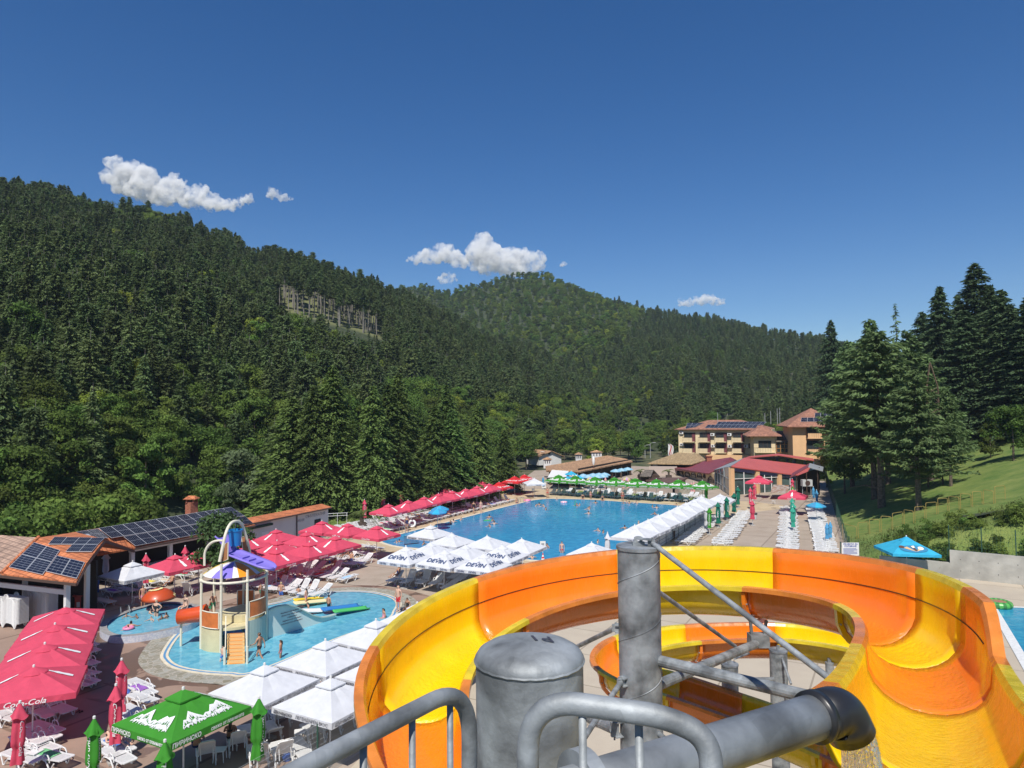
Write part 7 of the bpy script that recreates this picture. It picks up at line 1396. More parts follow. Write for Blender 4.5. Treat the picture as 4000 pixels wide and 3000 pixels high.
m = M().grid(lambda u, v: ZH(330+u*120, 270+u*190-30*math.sin(u*3), dc-.2)+Vector((0, 0, 0))+sd*(v-.5)*.9+Vector((0, 0, .2*abs(v*2-1)**2)), 10, 6); o = m.build('purple_chute', PURP, tower, smooth=True); md = o.modifiers.new('t', 'SOLIDIFY'); md.thickness = .08
# red tube slide mouth on the left
t0 = ZH(140, 1065, dc-.5); m = M(); m.tube([t0+Vector((.25, .1, .08)), t0+Vector((-.1, 0, 0)), t0+Vector((-.7, -.1, -.06)), t0+Vector((-1.35, -.15, -.12))], [.5, .47, .43, .43], 20, cap=False); o = m.build('tube_slide', REDT, tower, smooth=True); md = o.modifiers.new('t', 'SOLIDIFY'); md.thickness = .04
m = M(); m.tube([t0+Vector((-1.2, -.15, -.5)), t0+Vector((-1.2, -.15, -2.4))], .07, 8); m.build('slide_leg', CRM, tower)
# pale slide wall with the notice, and the slide lanes
sw = thing('wide_slide', 'pale green sided children slide with a printed notice, running from the tower into the pool', 'slide', tuple(ZT(860, 1330))); so2 = ZT(860, 1330); q0, q1 = ZT(826, 1345), ZT(1338, 1165)
q1 = Vector((*Z3(735, 1195), 0)); q0 = Vector((*Z3(328, 1318), 0)); q2 = Vector((*Z3(905, 1145), 0)); wd = (q1-q0).normalized(); wn_ = Vector((wd.y, -wd.x, 0)); Lw = (q2-q0).length
top = [(0, 1.75), (.08, 1.8), (.16, 1.8), (.28, 1.72), (.4, 1.45), (.52, 1.05), (.64, .65), (.78, .36), (.9, .3), (1, .3)]
m = M(); bot = [q0.lerp(q2, t)+Vector((0, 0, -.3)) for t in (1, 0)]; P = [q0.lerp(q2, t)+Vector((0, 0, z_)) for t, z_ in top]; m.poly([p-so2 for p in P+bot], .05, -wn_); m.build('side_wall', mat('pale_mint_plastic', (.6, .68, .64), .45, 1, .05), sw)
m = M()
for i in range(len(top)-1):
    a, b = P[i]-so2, P[i+1]-so2; m.bar(a+wn_*.02, b+wn_*.02, .22, .07)
m.build('side_rail', PALEG, sw)
lb = M()
for i, (s_, ln) in enumerate((('Пързалката е само за деца до 12 год.', 0), ('Деца до 5 год. ползват пързалката', 1), ('с придружител!', 2), ('Родителите носят отговорност', 3), ('за безопасността и наблюдението!', 4))):
    stamp(lb, tx(s_, .1, 0, .9, .002), lambda x, y: q0+wd*(1.65+x)+wn_*.02+Vector((0, 0, 1.3-ln*.17+y))-so2)
lb.build('notice_text', mat('dark_red_print', (.16, .03, .05), .8), sw)
def lane(a, b, z0, w_, m, nm='slide_lane'):
    a, b = Vector(a), Vector(b); d = (b-a).normalized(); s_ = Vector((-d.y, d.x, 0)); f = lambda u, v: a.lerp(b, u)-so2+s_*w_*(v-.5)+Vector((0, 0, z0*(1-u)**1.2+.1+.1*abs(2*v-1)**4)); o = M().grid(f, 16, 8).build(nm, m, sw, smooth=True); md = o.modifiers.new('t', 'SOLIDIFY'); md.thickness = .05
x3 = lambda x, y: Vector((*Z3(x, y), 0))
lane(x3(560, 1058), x3(850, 1000), .25, .75, CREAMS); lane(x3(560, 1035), x3(790, 975), .3, .5, YELP); lane(x3(800, 1110), x3(1120, 1042), .22, .75, mat('blue_lane', (.04, .2, .5), .35)); lane(x3(900, 1125), x3(1190, 1062), .2, .6, GRNP); lane(x3(560, 1120), x3(800, 1088), .2, .8, WHF)
# mushroom fountain
mc = (*Z1(1370, 1060, .33), .3); ms = thing('mushroom_fountain', 'orange mushroom fountain with pale spots standing in the round pool', 'fountain', mc)
M().lathe([(.14, -.2), (.13, .9)], n=14).build('stem', mat('pale_blue_stem', (.4, .62, .68), .4), ms, smooth=True)
m = M(); m.lathe([(0, 1.45), (.3, 1.42), (.6, 1.3), (.85, 1.1), (1.0, .9), (1.07, .72), (.98, .72), (.5, .9), (0, .95)], n=36); m.build('cap', mat('orange_cap', (.5, .07, .015), .4, coat=.15), ms, smooth=True)
m = M()
for i in range(26):
    a = i*2.399; r = .2+.8*((i*.618) % 1); z_ = interp(r, [(0, 1.45), (.3, 1.42), (.6, 1.3), (.85, 1.1), (1.0, .9)]); n_ = Vector((math.cos(a)*r*.9, math.sin(a)*r*.9, 1.0)).normalized(); e1_ = n_.cross(Vector((0, 0, 1))).normalized() if r > .05 else Vector((1, 0, 0)); e2_ = n_.cross(e1_); c = Vector((math.cos(a)*r, math.sin(a)*r, z_))+n_*.05; s_ = .075+.03*((i*.37) % 1); m.add([c+(e1_*math.cos(t)+e2_*math.sin(t))*s_ for t in np.arange(0, 6.2, .785)], [tuple(range(8))])
m.build('spots', mat('pale_spots', (.75, .65, .3), .5), ms)
# ---------------------------------------------------------------- near trees
def solo_tree(name, base, H, CAB, m, tm, label, rz=0):
    t = thing(name, label, 'tree', base, rz); link('crown', tri_mesh(name+'_crown', *CAB, m), t); link('trunk', tm, t); return t
sp = [(1180, 2018, 1545, 5.0), (1290, 2022, 1500, 4.2), (1395, 2018, 1425, 5.2), (1500, 2012, 1505, 4.6), (1585, 2000, 1500, 4.2), (1650, 1990, 1455, 4.6), (1745, 1985, 1585, 3.8), (1835, 1975, 1600, 4.0), (1915, 1965, 1505, 4.8), (1985, 1955, 1570, 4.2), (1240, 1995, 1620, 4.0), (2040, 1940, 1600, 3.8), (2080, 1925, 1680, 3.4)]
spp = []
for i in range(4):
    H = 20; t = thing('spruce_tree', '', 'tree'); link('crown', tri_mesh('spruce_crown', *conifer(H, 4.8, 640, 62, .3, L_SPR, z0=.1, droop=.5, power=.72, gap=.03), L_SPR), t); link('trunk', trunk_mesh('spruce_trunk', H-.3, .32, BARK, 8, .1, 3), t); spp.append(t)
for i, (u, v, vt, w_) in enumerate(sp):
    x, y = gp(u, v+5); d_ = Vector((x, y, 0))+AX*0+Vector((-AX.y, AX.x, 0))*(1.8+(i % 3)*1.2+(3.5 if u > 1900 else 0)); k = d_.y/y; hgt = CAMZ-(vt-1612)/FPX*d_.y; s_ = hgt/20
    place(spp[i % 4], (d_.x*1.0, d_.y, 0), i*1.9, 'tall dark spruce behind the red parasols, %s from the left' % ORD[sorted([q[0] for q in sp]).index(u)], 'tall spruces behind the red parasols', sc=(w_/(4.0 if u < 1900 else 4.8), w_/(4.0 if u < 1900 else 4.8), s_))
# pines and firs on the right slope: (u, v of foot, v of top, distance, crown radius, kind)
def ray_ground(u, v):
    for d in np.arange(50, 330, .5):
        p = at(u, v, d)
        if p.z <= terr(p.x, p.y, False): return Vector((p.x, p.y, terr(p.x, p.y, False)))
    return at(u, v, 200)
PN = [thing('pine_tree', '', 'tree') for _ in range(3)]
for i, t in enumerate(PN):
    H = 15; link('crown', tri_mesh('big_pine_crown', *conifer(H, 4.6, 230, 92, .3, L_PIN, z0=(.24, .3, .2)[i], droop=-.08, power=.58, gap=.12), L_PIN), t); link('trunk', trunk_mesh('big_pine_trunk', H-.5, .27, BARK, 12, .12, 4), t)
FIRD = leafmat('dark_fir_needles', (.085, .135, .06), .15); FR = thing('fir_tree', '', 'tree'); link('crown', tri_mesh('fir_crown', *conifer(25, 7.0, 760, 80, .34, FIRD, z0=.03, droop=.2, power=.72, gap=.03), FIRD), FR); link('trunk', trunk_mesh('fir_trunk', 24.5, .4, BARK, 8, .1, 4), FR)
LIG = thing('thin_spruce', '', 'tree'); link('crown', tri_mesh('thin_spruce_crown', *conifer(20, 3.0, 150, 16, .34, L_PIN, z0=.1, droop=.1, power=.8, gap=.1), L_PIN), LIG); link('trunk', trunk_mesh('thin_spruce_trunk', 19.8, .2, BARK, 8, .1, 2), LIG)
def rt(pr, u, v, vt, lab, w=1., rz=0, dd=None, gname='conifers on the grass slope', Hn=15):
    p = ray_ground(u, v) if dd is None else Vector((at(u, v, dd).x, dd, terr(at(u, v, dd).x, dd, False))); H = CAMZ-(vt-1595)/FPX*p.y-p.z; s_ = H/Hn; return place(pr, tuple(p-Vector((0, 0, .2))), rz, lab, gname, sc=(w*min(s_, 1.3), w*min(s_, 1.3), s_))
rt(PN[0], 3590, 1995, 1440, 'pine on the grass slope with a clear single trunk, right front', 1.05, 1)
rt(PN[1], 3445, 1985, 1290, 'tall pine on the grass slope, front one of the twin trunks', 1.15, 2); rt(PN[2], 3417, 1950, 1245, 'tall pine on the grass slope, rear one of the twin trunks', 1.05, 4)
rt(PN[0], 3470, 1890, 1330, 'pine with a pale trunk behind the twin trunks', 1, 5); rt(PN[1], 3715, 1900, 1520, 'smaller bushy pine at the right of the group beside the rusty mast', .8, .4); rt(PN[2], 3640, 1880, 1400, 'pine behind the rusty mast on the slope', .95, 2.2)
rt(PN[1], 3330, 1900, 1330, 'pine at the left edge of the slope group, next to the hotel tower', .9, 3.1); rt(PN[2], 3560, 1850, 1290, 'pine in the middle of the slope group, further back', 1, 5.1)
for i, (u, v, vt, w_, lab) in enumerate(((3830, 1745, 1025, 1.3, 'tallest fir at the top right of the photo'), (3690, 1735, 1115, 1.1, 'second tall dark fir left of the tallest'), (3935, 1745, 1130, 1.35, 'broad dark fir at the right edge of the photo'), (3260, 1745, 1245, .95, 'pointed fir behind the hotel tower'), (3760, 1730, 1150, 1.0, 'fir between the two tallest firs'), (3400, 1740, 1255, .9, 'fir rising behind the pines, left one'), (4040, 1770, 1150, 1.3, 'fir cut by the right edge of the photo'), (3890, 1760, 1120, 1.2, 'fir just right of the tallest fir'), (3620, 1740, 1215, 1.25, 'fir filling the gap left of the tall firs'), (3790, 1760, 1210, 1.4, 'lower fir in front of the two tallest firs'), (3970, 1780, 1190, 1.4, 'lower fir at the right edge'), (3330, 1740, 1400, 1.2, 'fir beside the hotel tower, half hidden'), (3150, 1720, 1500, .6, 'small fir behind the hotel roofs'))):
    rt(FR, u, v, vt, lab, w_, i*1.1, dd=(128, 122, 110, 190, 135, 165, 100, 118, 140, 112, 105, 150, 215)[i], gname='dark firs at the top of the slope', Hn=25)
rt(LIG, 3515, 1740, 1180, 'thin light spruce standing alone against the sky', 1, 0, dd=150, Hn=20)
for i, (u, v, vt, w_) in enumerate(((3960, 1800, 1570, 1.0), (3870, 1790, 1640, .8), (3230, 1905, 1720, .75), (3300, 1930, 1690, .9))):
    rt([bt[0], bt[1], by, bt[2]][i], u, v, vt, ['big round tree at the right edge above the lawn', 'small green tree left of the round one above the lawn', 'yellow-green bush tree in front of the hotel tower', 'leafy tree beside the glass hall roof'][i], w_, i, gname='leafy trees on the slope', Hn=11)
wil = thing('willow_tree', '', 'tree'); link('crown', tri_mesh('willow_crown', *broad(9, 3.8, 16, 3400, .24, L_WIL, .15), L_WIL), wil); link('trunk', trunk_mesh('willow_trunk', 7, .2, BARK, 6, .2, 3), wil)
for i, (u, v, s_, lab) in enumerate(((950, 2010, .95, 'grey-green rounded willow on the meadow edge'), (190, 2075, .8, 'grey-green willow behind the pavilion roof'), (70, 2090, .85, 'grey-green willow at the left edge behind the pavilion'), (880, 2025, .5, 'small willow beside the bigger grey-green one'))):
    x, y = gp(u, v); place(wil, (x, y, 0), i, lab, 'willows', sc=s_)
# the tree in front of the bar
rtree = thing('round_tree', 'round leafy tree in front of the bar building behind the play tower', 'tree', (*gp(876, 2314), 0)); link('crown', tri_mesh('round_tree_crown', *broad(5.9, 2.4, 20, 5200, .15, mat('deep_green_leaves', (.05, .1, .02), .7, 1.5, .3, trans=.2), .28), MATS['deep_green_leaves']), rtree); link('trunk', trunk_mesh('round_tree_trunk', 4, .13, BARKG, 6, .3, 1.5), rtree)
# palms
def palm():
    t = thing('palm_tree', '', 'palm'); m = M(); m.tube([(0, 0, .6), (0, 0, 1.6)], [.28, .2], 10); m.build('trunk', BARK, t); b = M(); b.box((0, 0, .35), (1.3, 1.3, .7)); b.build('planter', mat('brown_planter', (.07, .05, .04), .8), t); C, A, B_ = [], [], []
    for i in range(30):
        a = i*2.399; el = .2+1.1*((i*.618) % 1); 
        for k in range(18):
            s_ = k/17; L = 2.1; x = L*s_*math.cos(el*(1-s_*.3)); z_ = 1.55+L*(s_*math.sin(el)-s_*s_*.75); r = x
            for sd_ in (-1, 1):
                c = (math.cos(a)*r-math.sin(a)*sd_*.16*(1.1-s_), math.sin(a)*r+math.cos(a)*sd_*.16*(1.1-s_), z_-.03); C.append(c); A.append((-math.sin(a)*sd_*.2*(1.15-s_)+math.cos(a)*.09, math.cos(a)*sd_*.2*(1.15-s_)+math.sin(a)*.09, -.08)); B_.append((math.cos(a)*.03, math.sin(a)*.03, .02))
    link('fronds', tri_mesh('palm_fronds', np.array(C), np.array(A), np.array(B_), L_PALM), t); return t
pl = palm()
for p, s_, lab in ((Z3(1135, 365), 1, 'palm in a dark planter at the start of the red row'), (Z3(690, 355), 1.15, 'palm in front of the white wall'), (Z6(415, 625), 1, 'palm in front of the white awning'), (Z6(1110, 590), .8, 'palm beside the stone roofed hut'), (Z6(1355, 590), .8, 'potted palm on the dining terrace')): place(pl, xyz(p), 0, lab, 'palms', sc=s_)
# bushes: foot of the hill, behind the concrete wall, beyond the pool
bushes = []
for k in range(900):
    if len(bushes) >= 230: break
    u = rng.uniform(-60, 1330); d = interp(u, LD0)+rng.uniform(-13, 26)*(.6+u/2600); x = (u-2000)/FPX*d; y = d
    if u > 560 and d < interp(u, [(560, 84), (1300, 104)]) : continue
    if u < 560 and d < 58+.02*u: continue
    bushes.append((x, y, max(0, terr(x, y))-.2, rng.uniform(.8, 1.7)))
for k in range(120):
    x = rng.uniform(33, 56); y = wall_y(x)+.9+9*rng.random()**1.3
    bushes.append((x, y, terr(x, y, False)-.45, rng.uniform(.25, .55)))
bushes.sort(key=lambda b: b[0]); left_ = 0
for i, (x, y, z, s_) in enumerate(bushes):
    place(bush, (x, y, z), i, ('leafy shrub at the foot of the wooded hill, %s from the left' if x < 0 else 'shrub on the bank above the concrete wall, %s from the left') % numw(i+1 if x < 0 else i+1-sum(b[0] < 0 for b in bushes)), 'shrubs at the hill foot' if x < 0 else 'shrubs above the concrete wall', sc=s_)
# rough weeds on the bank above the wall and grass along the meadow edge
def weeds(name, label, pts, size, m, hmax):
    C, A, B_ = [], [], []
    for x, y, z, hh in pts:
        for _ in range(7): h_ = hh*rng.random(); C.append((x+rng.normal(0, .22), y+rng.normal(0, .22), z+h_*hmax)); A.append(rng.normal(0, 1, 3)*size*np.array([.6, .6, 1.2])); B_.append(rng.normal(0, 1, 3)*size*.5)
    tag(link(name, tri_mesh(name, np.array(C), np.array(A), np.array(B_), m)), label, 'weeds', kind='stuff')
wp = []
for _ in range(2600):
    x = rng.uniform(31, 60); y = wall_y(x)+.4+11*rng.random()**1.2; dn = .5+.5*math.sin(x*.9+2*math.sin(y*.5))*math.sin(y*.8+x*.2)
    if rng.random() < .25+.75*dn and t_of(x, y) > .3: wp.append((x, y, terr(x, y, False), .35+.65*dn))
weeds('bank_weeds', 'rough weeds and brambles covering the bank above the concrete wall', wp, .085, leafmat('weed_leaves', (.13, .17, .045), .2), 1.1)
wp = [(x, y, 0, .6) for x, y in zip(rng.uniform(-38, -12, 1500), rng.uniform(66, 118, 1500)) if abs(x+30-(y-66)*.42) < 9]
weeds('meadow_grass', 'tall grass and weeds along the meadow behind the white building', wp, .08, leafmat('meadow_leaves', (.12, .18, .04), .2), .5)
# rocks on the slope behind the pavilion
rk = mat('grey_rock', (.3, .28, .24), .95, 1.2, .35, bump=.6, bscale=3)
for i, (u, v, s_) in enumerate(((640, 2000, 1.8), (690, 2030, 2.2), (740, 2010, 1.4), (660, 1960, 1.3), (600, 2035, 1.5), (745, 1920, 1.2), (560, 2060, 1.2))):
    d = 76+i*1.3; p = at(u, v, d); m = M(); rr = random.Random(i); m.grid(lambda a, b: (math.cos(a*6.283)*math.sin(b*3.1416)*s_*(1+.3*math.sin(a*9+i)+.15*math.sin(b*11)), math.sin(a*6.283)*math.sin(b*3.1416)*s_*.8, math.cos(b*3.1416)*s_*.7*(1+.2*math.sin(a*14))), 14, 8)
    tag(m.build('rock', rk, None, (p.x, p.y, max(0, terr(p.x, p.y))+.2)), 'grey rock outcrop on the bank behind the bar building, %s from the left' % ORD[[4-0 if 0 else sorted([640, 690, 740, 660, 600, 745, 560]).index(u)][0]], 'rock', 'rocks on the bank')
# ---------------------------------------------------------------- fences, walls and small things
MESHG = mat('green_wire', (.02, .09, .06), .5); MESHW = mat('galvanised_wire', (.42, .44, .44), .5); YST = mat('faded_yellow_steel', (.36, .26, .07), .7); CW = mat('board_marked_concrete', (.4, .385, .34), .9, .9, .22, bump=.3, bscale=4)
def mesh_fence(name, label, pts, h, post_m, wire_m, sp=2.5, dv=.12, dh=.25, z0=0., bend=0., pr=.035, panel=None):
    o0 = Vector(pts[0]); t = thing(name, label, 'fence', tuple(o0)); W_ = M()
    for a, b in zip(pts, pts[1:]):
        a, b = Vector(a)-o0, Vector(b)-o0; L = (b-a).length; n = max(1, round(L/sp)); dn = (b-a).normalized(); nn = Vector((-dn.y, dn.x, 0))
        for i in range(n+1):
            if a.length > .01 and i == 0: continue
            p = a.lerp(b, i/n); M().tube([p+Vector((0, 0, z0)), p+Vector((0, 0, z0+h+.08))], pr, 6).build('post', post_m, t)
        for k in range(int(h/dh)+1): W_.tube([a+Vector((0, 0, z0+.05+k*dh)), b+Vector((0, 0, z0+.05+k*dh))], .004 if not panel else .006, 3, cap=False)
        if dv:
            for k in range(int(L/dv)): p = a.lerp(b, (k+.5)/(L/dv)); W_.add([p+Vector((0, 0, z0)), p+dn*.008+Vector((0, 0, z0)), p+dn*.008+Vector((0, 0, z0+h)), p+Vector((0, 0, z0+h))], [(0, 1, 2, 3)])
    W_.build('wire_mesh', wire_m, t); return t
fp = lambda u, v: Vector((*gp(u, v), 0))
# white panelled fence along the canopies
wf = thing('panel_fence', 'white panelled fence with dark posts between the canopies and the lounger terrace', 'fence', (14.9, 69.5, 0)); a, b = Vector((13.2, 66.6, 0)), Vector((24.6, 87.4, 0)); wo_ = Vector((14.9, 69.5, 0)); n = 10
for i in range(n+1): p = a.lerp(b, i/n)-wo_; M().box((p.x, p.y, .95), (.07, .07, 1.95), RZ).build('post', mat('dark_grey_post', (.06, .07, .08), .5), wf)
for i in range(n): p, q = a.lerp(b, (i+.04)/n)-wo_, a.lerp(b, (i+.96)/n)-wo_; M().bar(Vector((p.x, p.y, .9)), Vector((q.x, q.y, .9)), .03, 1.55).build('panel', WHF, wf)
m = M()
for z_ in (.35, .7, 1.05, 1.4): m.bar(Vector(((a-wo_).x, (a-wo_).y, z_))+BX*.04, Vector(((b-wo_).x, (b-wo_).y, z_))+BX*.04, .02, .02)
m.build('wires', MATS['dark_grey_post'], wf)
mesh_fence('terrace_fence', 'tall green mesh fence along the right side of the lounger terrace', [(30.1, 62.7, 0), (38, 81.4, 0), (46, 100.3, 0), (58, 128.6, 0)], 2.0, DKST, MESHG, 2.6, .1, .2)
# foreground mesh fence beside the white parasols
mesh_fence('mesh_fence', 'wire mesh fence with dark green posts in the foreground beside the white parasols', [(-9.2, 22.5, 0), (-7.3, 26.0, 0), (-5.6, 29.2, 0), (-3.4, 33.3, 0)], 2.0, DKST, MESHW, 3.6, .05, .2, pr=.04)
mesh_fence('mesh_fence', 'low wire fence panel behind the slide rim at the near end of the terrace', [(12.5, 64.5, 0), (17.5, 62.3, 0)], 1.0, DKST, MESHW, 2.5, .08, .2)
# concrete wall and its fence
cw = thing('concrete_wall', 'stepped board marked concrete retaining wall behind the turquoise parasol', 'wall', (33.6, 56.6, 0)); co = Vector((33.6, 56.6, 0))
for x0, x1, h in ((30.8, 34.9, 1.15), (34.9, 40.2, 2.15), (40.2, 52, 2.6)):
    p, q = Vector((x0, wall_y(x0)+.15, h/2))-co, Vector((x1, wall_y(x1)+.15, h/2))-co; M().bar(p, q, .3, h).build('wall_section', CW, cw)
m = M()
for i in range(12):
    for z_ in (.6, 1.5): x = 35.4+i*1.0; m.tube([Vector((x, wall_y(x)-.04, z_))-co+Vector((0, 0, 0)), Vector((x, wall_y(x)+.02, z_))-co], .04, 6)
m.build('tie_holes', mat('dark_hole', (.06, .055, .05), .9), cw)
mesh_fence('wall_fence', 'green post fence standing on the concrete wall', [(34.9, wall_y(34.9)+.2, 2.15), (40.2, wall_y(40.2)+.2, 2.15), (51, wall_y(51)+.2, 2.6)], 1.9, DKST, MESHG, 2.6, .25, .3)
mesh_fence('wall_fence', 'green post fence between the notice board and the concrete wall', [(30.1, 62.5, 0), (31, wall_y(31)+.3, 0), (34.9, wall_y(34.9)+.4, .2)], 2.0, DKST, MESHG, 2.6, .12, .2)
# stepped yellow frame fence on the slope
yf = [(3290, 2112), (3350, 2108), (3395, 2090), (3440, 2080), (3485, 2072), (3530, 2052), (3572, 2048), (3615, 2030), (3662, 2012), (3705, 2000), (3750, 1995), (3797, 1985), (3840, 1975), (3885, 1972), (3930, 1950)]
yt = thing('frame_fence', 'stepped fence of faded yellow tube frames climbing the grass slope', 'fence', tuple(ray_ground(3290, 2112))); yo = Vector(yt.location)
for i in range(len(yf)-1):
    p, q = ray_ground(yf[i][0]+3, yf[i][1]), ray_ground(yf[i+1][0]-3, yf[i+1][1]); z_ = max(p.z, q.z)+1.25; m = M(); m.tube(arcpts([p-yo, Vector((p.x, p.y, z_))-yo, Vector((q.x, q.y, z_))-yo, q-yo], .15, 3), .026, 6); o = m.build('tube_frame', YST, yt); w_ = M()
    for k in range(1, 5): w_.tube([p-yo+Vector((0, 0, .25*k)), Vector((q.x, q.y, p.z+.25*k))-yo], .006, 3)
    w_.build('wire', YST, o)
# notice board
nb = thing('notice_board', 'white notice board with blue heading and lines of text beside the green fence', 'sign', (*gp(3322, 2215), 0)); no = Vector(nb.location); nc = at(3322, 2145, no.y)
M().box(nc-no, (1.45, .04, 1.1)).build('board', WHF, nb); lb = M(); stamp(lb, tx('ПРАВИЛА ЗА', .19, 0, 1, .006), lambda x, y: nc-no+Vector((x, -.03, .42+y))); stamp(lb, tx('ПОЛЗВАНЕ', .19, 0, 1, .006), lambda x, y: nc-no+Vector((x, -.03, .24+y)))
for k in range(8): w_ = (.55, .6, .6, .45, .6, .58, .6, .3)[k]; lb.box(nc-no+Vector((-.62+w_, -.025, .06-k*.075)), (2*w_ if k != 3 else .9, .006, .03))
lb.build('lettering', mat('blue_print', (.03, .06, .3), .7), nb); M().box(nc-no+Vector((.1, 0, -.82)), (.42, .03, .3)).build('small_plate', WHF, nb)
for x in (-.78, .78): M().tube([(x, .05, 0), (x, .05, nc.z+.6)], .04, 6).build('post', DKST, nb)
# sign on a cone at the pool edge
sc_ = Vector((*gp(2121, 2196), 0)); sg = thing('cone_sign', 'white notice standing in a red and white traffic cone at the near pool edge', 'sign', tuple(sc_)); b = M()
for k in range(5): b.k = k % 2; r0, r1 = .2-.034*k, .2-.034*(k+1); b.lathe([(r0, .05+k*.15), (r1, .2+k*.15)], n=14)
b.k = 0; b.box((0, 0, .03), (.5, .5, .05)); b.build('cone', [mat('cone_red', (.65, .03, .03), .5), WHF], sg); M().tube([(0, 0, .7), (0, 0, 1.2)], .02, 6).build('stick', POLE, sg); M().box((0, 0, 1.55), (.5, .03, .65)).build('plate', WHF, sg); M().box((0, -.02, 1.55), (.26, .01, .3)).build('pictogram', mat('grey_print', (.3, .31, .33), .8), sg)
# bins, lamps, barrels
bn = thing('litter_bin', 'brown litter bin at the foot of the white panelled fence', 'bin', (*gp(2627, 2106), 0)); M().lathe([(0, .02), (.24, .02), (.3, .85), (.27, .85), (.25, .1)], n=4).build('body', mat('brown_bin', (.09, .05, .035), .7), bn); M().lathe([(.31, .8), (.33, .88), (.28, .88)], n=4).build('rim', mat('brown_bin', (.09, .05, .035), .7), bn)
bn = thing('litter_bin', 'grey round bin with a dark liner beside the closed red parasols', 'bin', tuple((*Z7(1240, 1325), 0))); M().lathe([(0, .02), (.24, .02), (.3, .75), (.28, .75)], n=16).build('body', PGY, bn); M().lathe([(.31, .62), (.32, .78), (.26, .78)], n=16).build('liner', BLACKP, bn)
def globe(): 
    t = thing('globe_lamp', '', 'lamp'); M().tube([(0, 0, 0), (0, 0, 1)], .04, 6).build('post', mat('red_brown_post', (.2, .08, .06), .5), t); M().lathe([(0, 1.5), (.14, 1.45), (.2, 1.28), (.14, 1.08), (.05, 1.0)], n=12).build('globe', mat('milky_globe', (.8, .8, .78), .3), t, smooth=True); return t
gl2 = globe(); place(gl2, xyz(Z5(1730, 430)), 0, 'low globe lamp on the deck at the far left corner of the pool', 'globe lamps'); place(gl2, xyz(Z6(707, 640)), 0, 'tall globe lamp among the light blue parasols', 'globe lamps', sc=(1.4, 1.4, 3.4))
def barrel(lab, p, m1, cat='barrel table'):
    t = thing('barrel_table', lab, 'table', (p[0], p[1], 0), 0, 'barrel tables'); M().lathe([(.28, 0), (.3, .1), (.28, .5), (.3, .9), (.28, 1.05)], n=16).build('drum', m1, t); M().lathe([(0, 1.1), (.42, 1.1), (.42, 1.05), (0, 1.05)], n=20).build('tabletop', m1, t); M().box((.1, -.29, .5), (.2, .03, .35), .2).build('picture', WHF, t)
bl1 = mat('blue_drum', (.02, .1, .35), .4); rd1 = mat('red_drum', (.5, .06, .04), .4)
barrel('blue barrel table at the bar building, farther one', Z1(820, 915), bl1); barrel('blue barrel table at the bar building, nearer one', Z1(738, 985), bl1); barrel('red barrel table beside the pavilion post, farther one', Z1(700, 1030), rd1); barrel('red and white barrel table beside the pavilion post', Z1(685, 1075), rd1)
# floats
def ring_float(nm, lab, p, z, r, t_, m1, m2=None, tilt=0):
    b = M(); n = 24
    for k in range(n): b.k = k % 2 if m2 else 0; a0, a1 = 2*math.pi*k/n, 2*math.pi*(k+1)/n; b.add([((r+t_*math.cos(c))*math.cos(a), (r+t_*math.cos(c))*math.sin(a), t_*math.sin(c)) for a in (a0, a1) for c in np.arange(0, 6.28, .785)], [(i, (i+1) % 8, 8+(i+1) % 8, 8+i) for i in range(8)])
    o = b.build(nm, [m1, m2] if m2 else m1, None, (p[0], p[1], z), smooth=True); o.rotation_euler.x = tilt; tag(o, lab, 'swim ring'); return o
ring_float('swim_ring', 'white inflatable ring leaning upright by the loungers at the pool side', Z5(685, 690), .5, .36, .13, WHF, tilt=1.2)
ring_float('swim_ring', 'pink inflatable ring with a swimmer near the far pool edge', Z6(448, 806), .1, .4, .13, mat('pink_vinyl', (.8, .25, .4), .3), WHF); ring_float('swim_ring', 'pink ring at the far left corner of the pool', Z6(133, 790), .1, .42, .14, MATS['pink_vinyl']); ring_float('swim_ring', 'pink child ring in the round pool', Z1(1110, 1235, .33), .42, .25, .09, MATS['pink_vinyl'])
wmf = ring_float('watermelon_float', 'round watermelon pattern float lying on the edge of the right hand pool', gp(3900, 2372), .22, .62, .24, mat('green_vinyl', (.1, .4, .08), .3), mat('dark_green_vinyl', (.05, .2, .05), .3)); M().lathe([(0, .2), (.55, .18), (.56, .1)], n=20).build('centre', mat('watermelon_red', (.5, .08, .12), .4, 6, .5, col2=(.2, .3, .1)), wmf)
o = M().tube([(0, 0, -.2), (.05, 0, .25), (.12, 0, .6), (.22, 0, .8)], .04, 8).build('pool_noodle', GRNP, None, (*Z6(540, 835), 0)); tag(o, 'green foam noodle sticking out of the far pool water', 'noodle')
o = M().box((0, 0, .04), (.9, .45, .06), .3).build('kick_board', GRNP, None, (*Z5(1335, 628), .02)); tag(o, 'green kick board floating in the left part of the pool', 'board')
m1_ = [mat(nm+'_rubber', c_, .6) for nm, c_ in (('blue', (.03, .12, .45)), ('pink', (.7, .2, .35)), ('black', (.02, .02, .02)), ('turquoise', (.05, .4, .42)))]
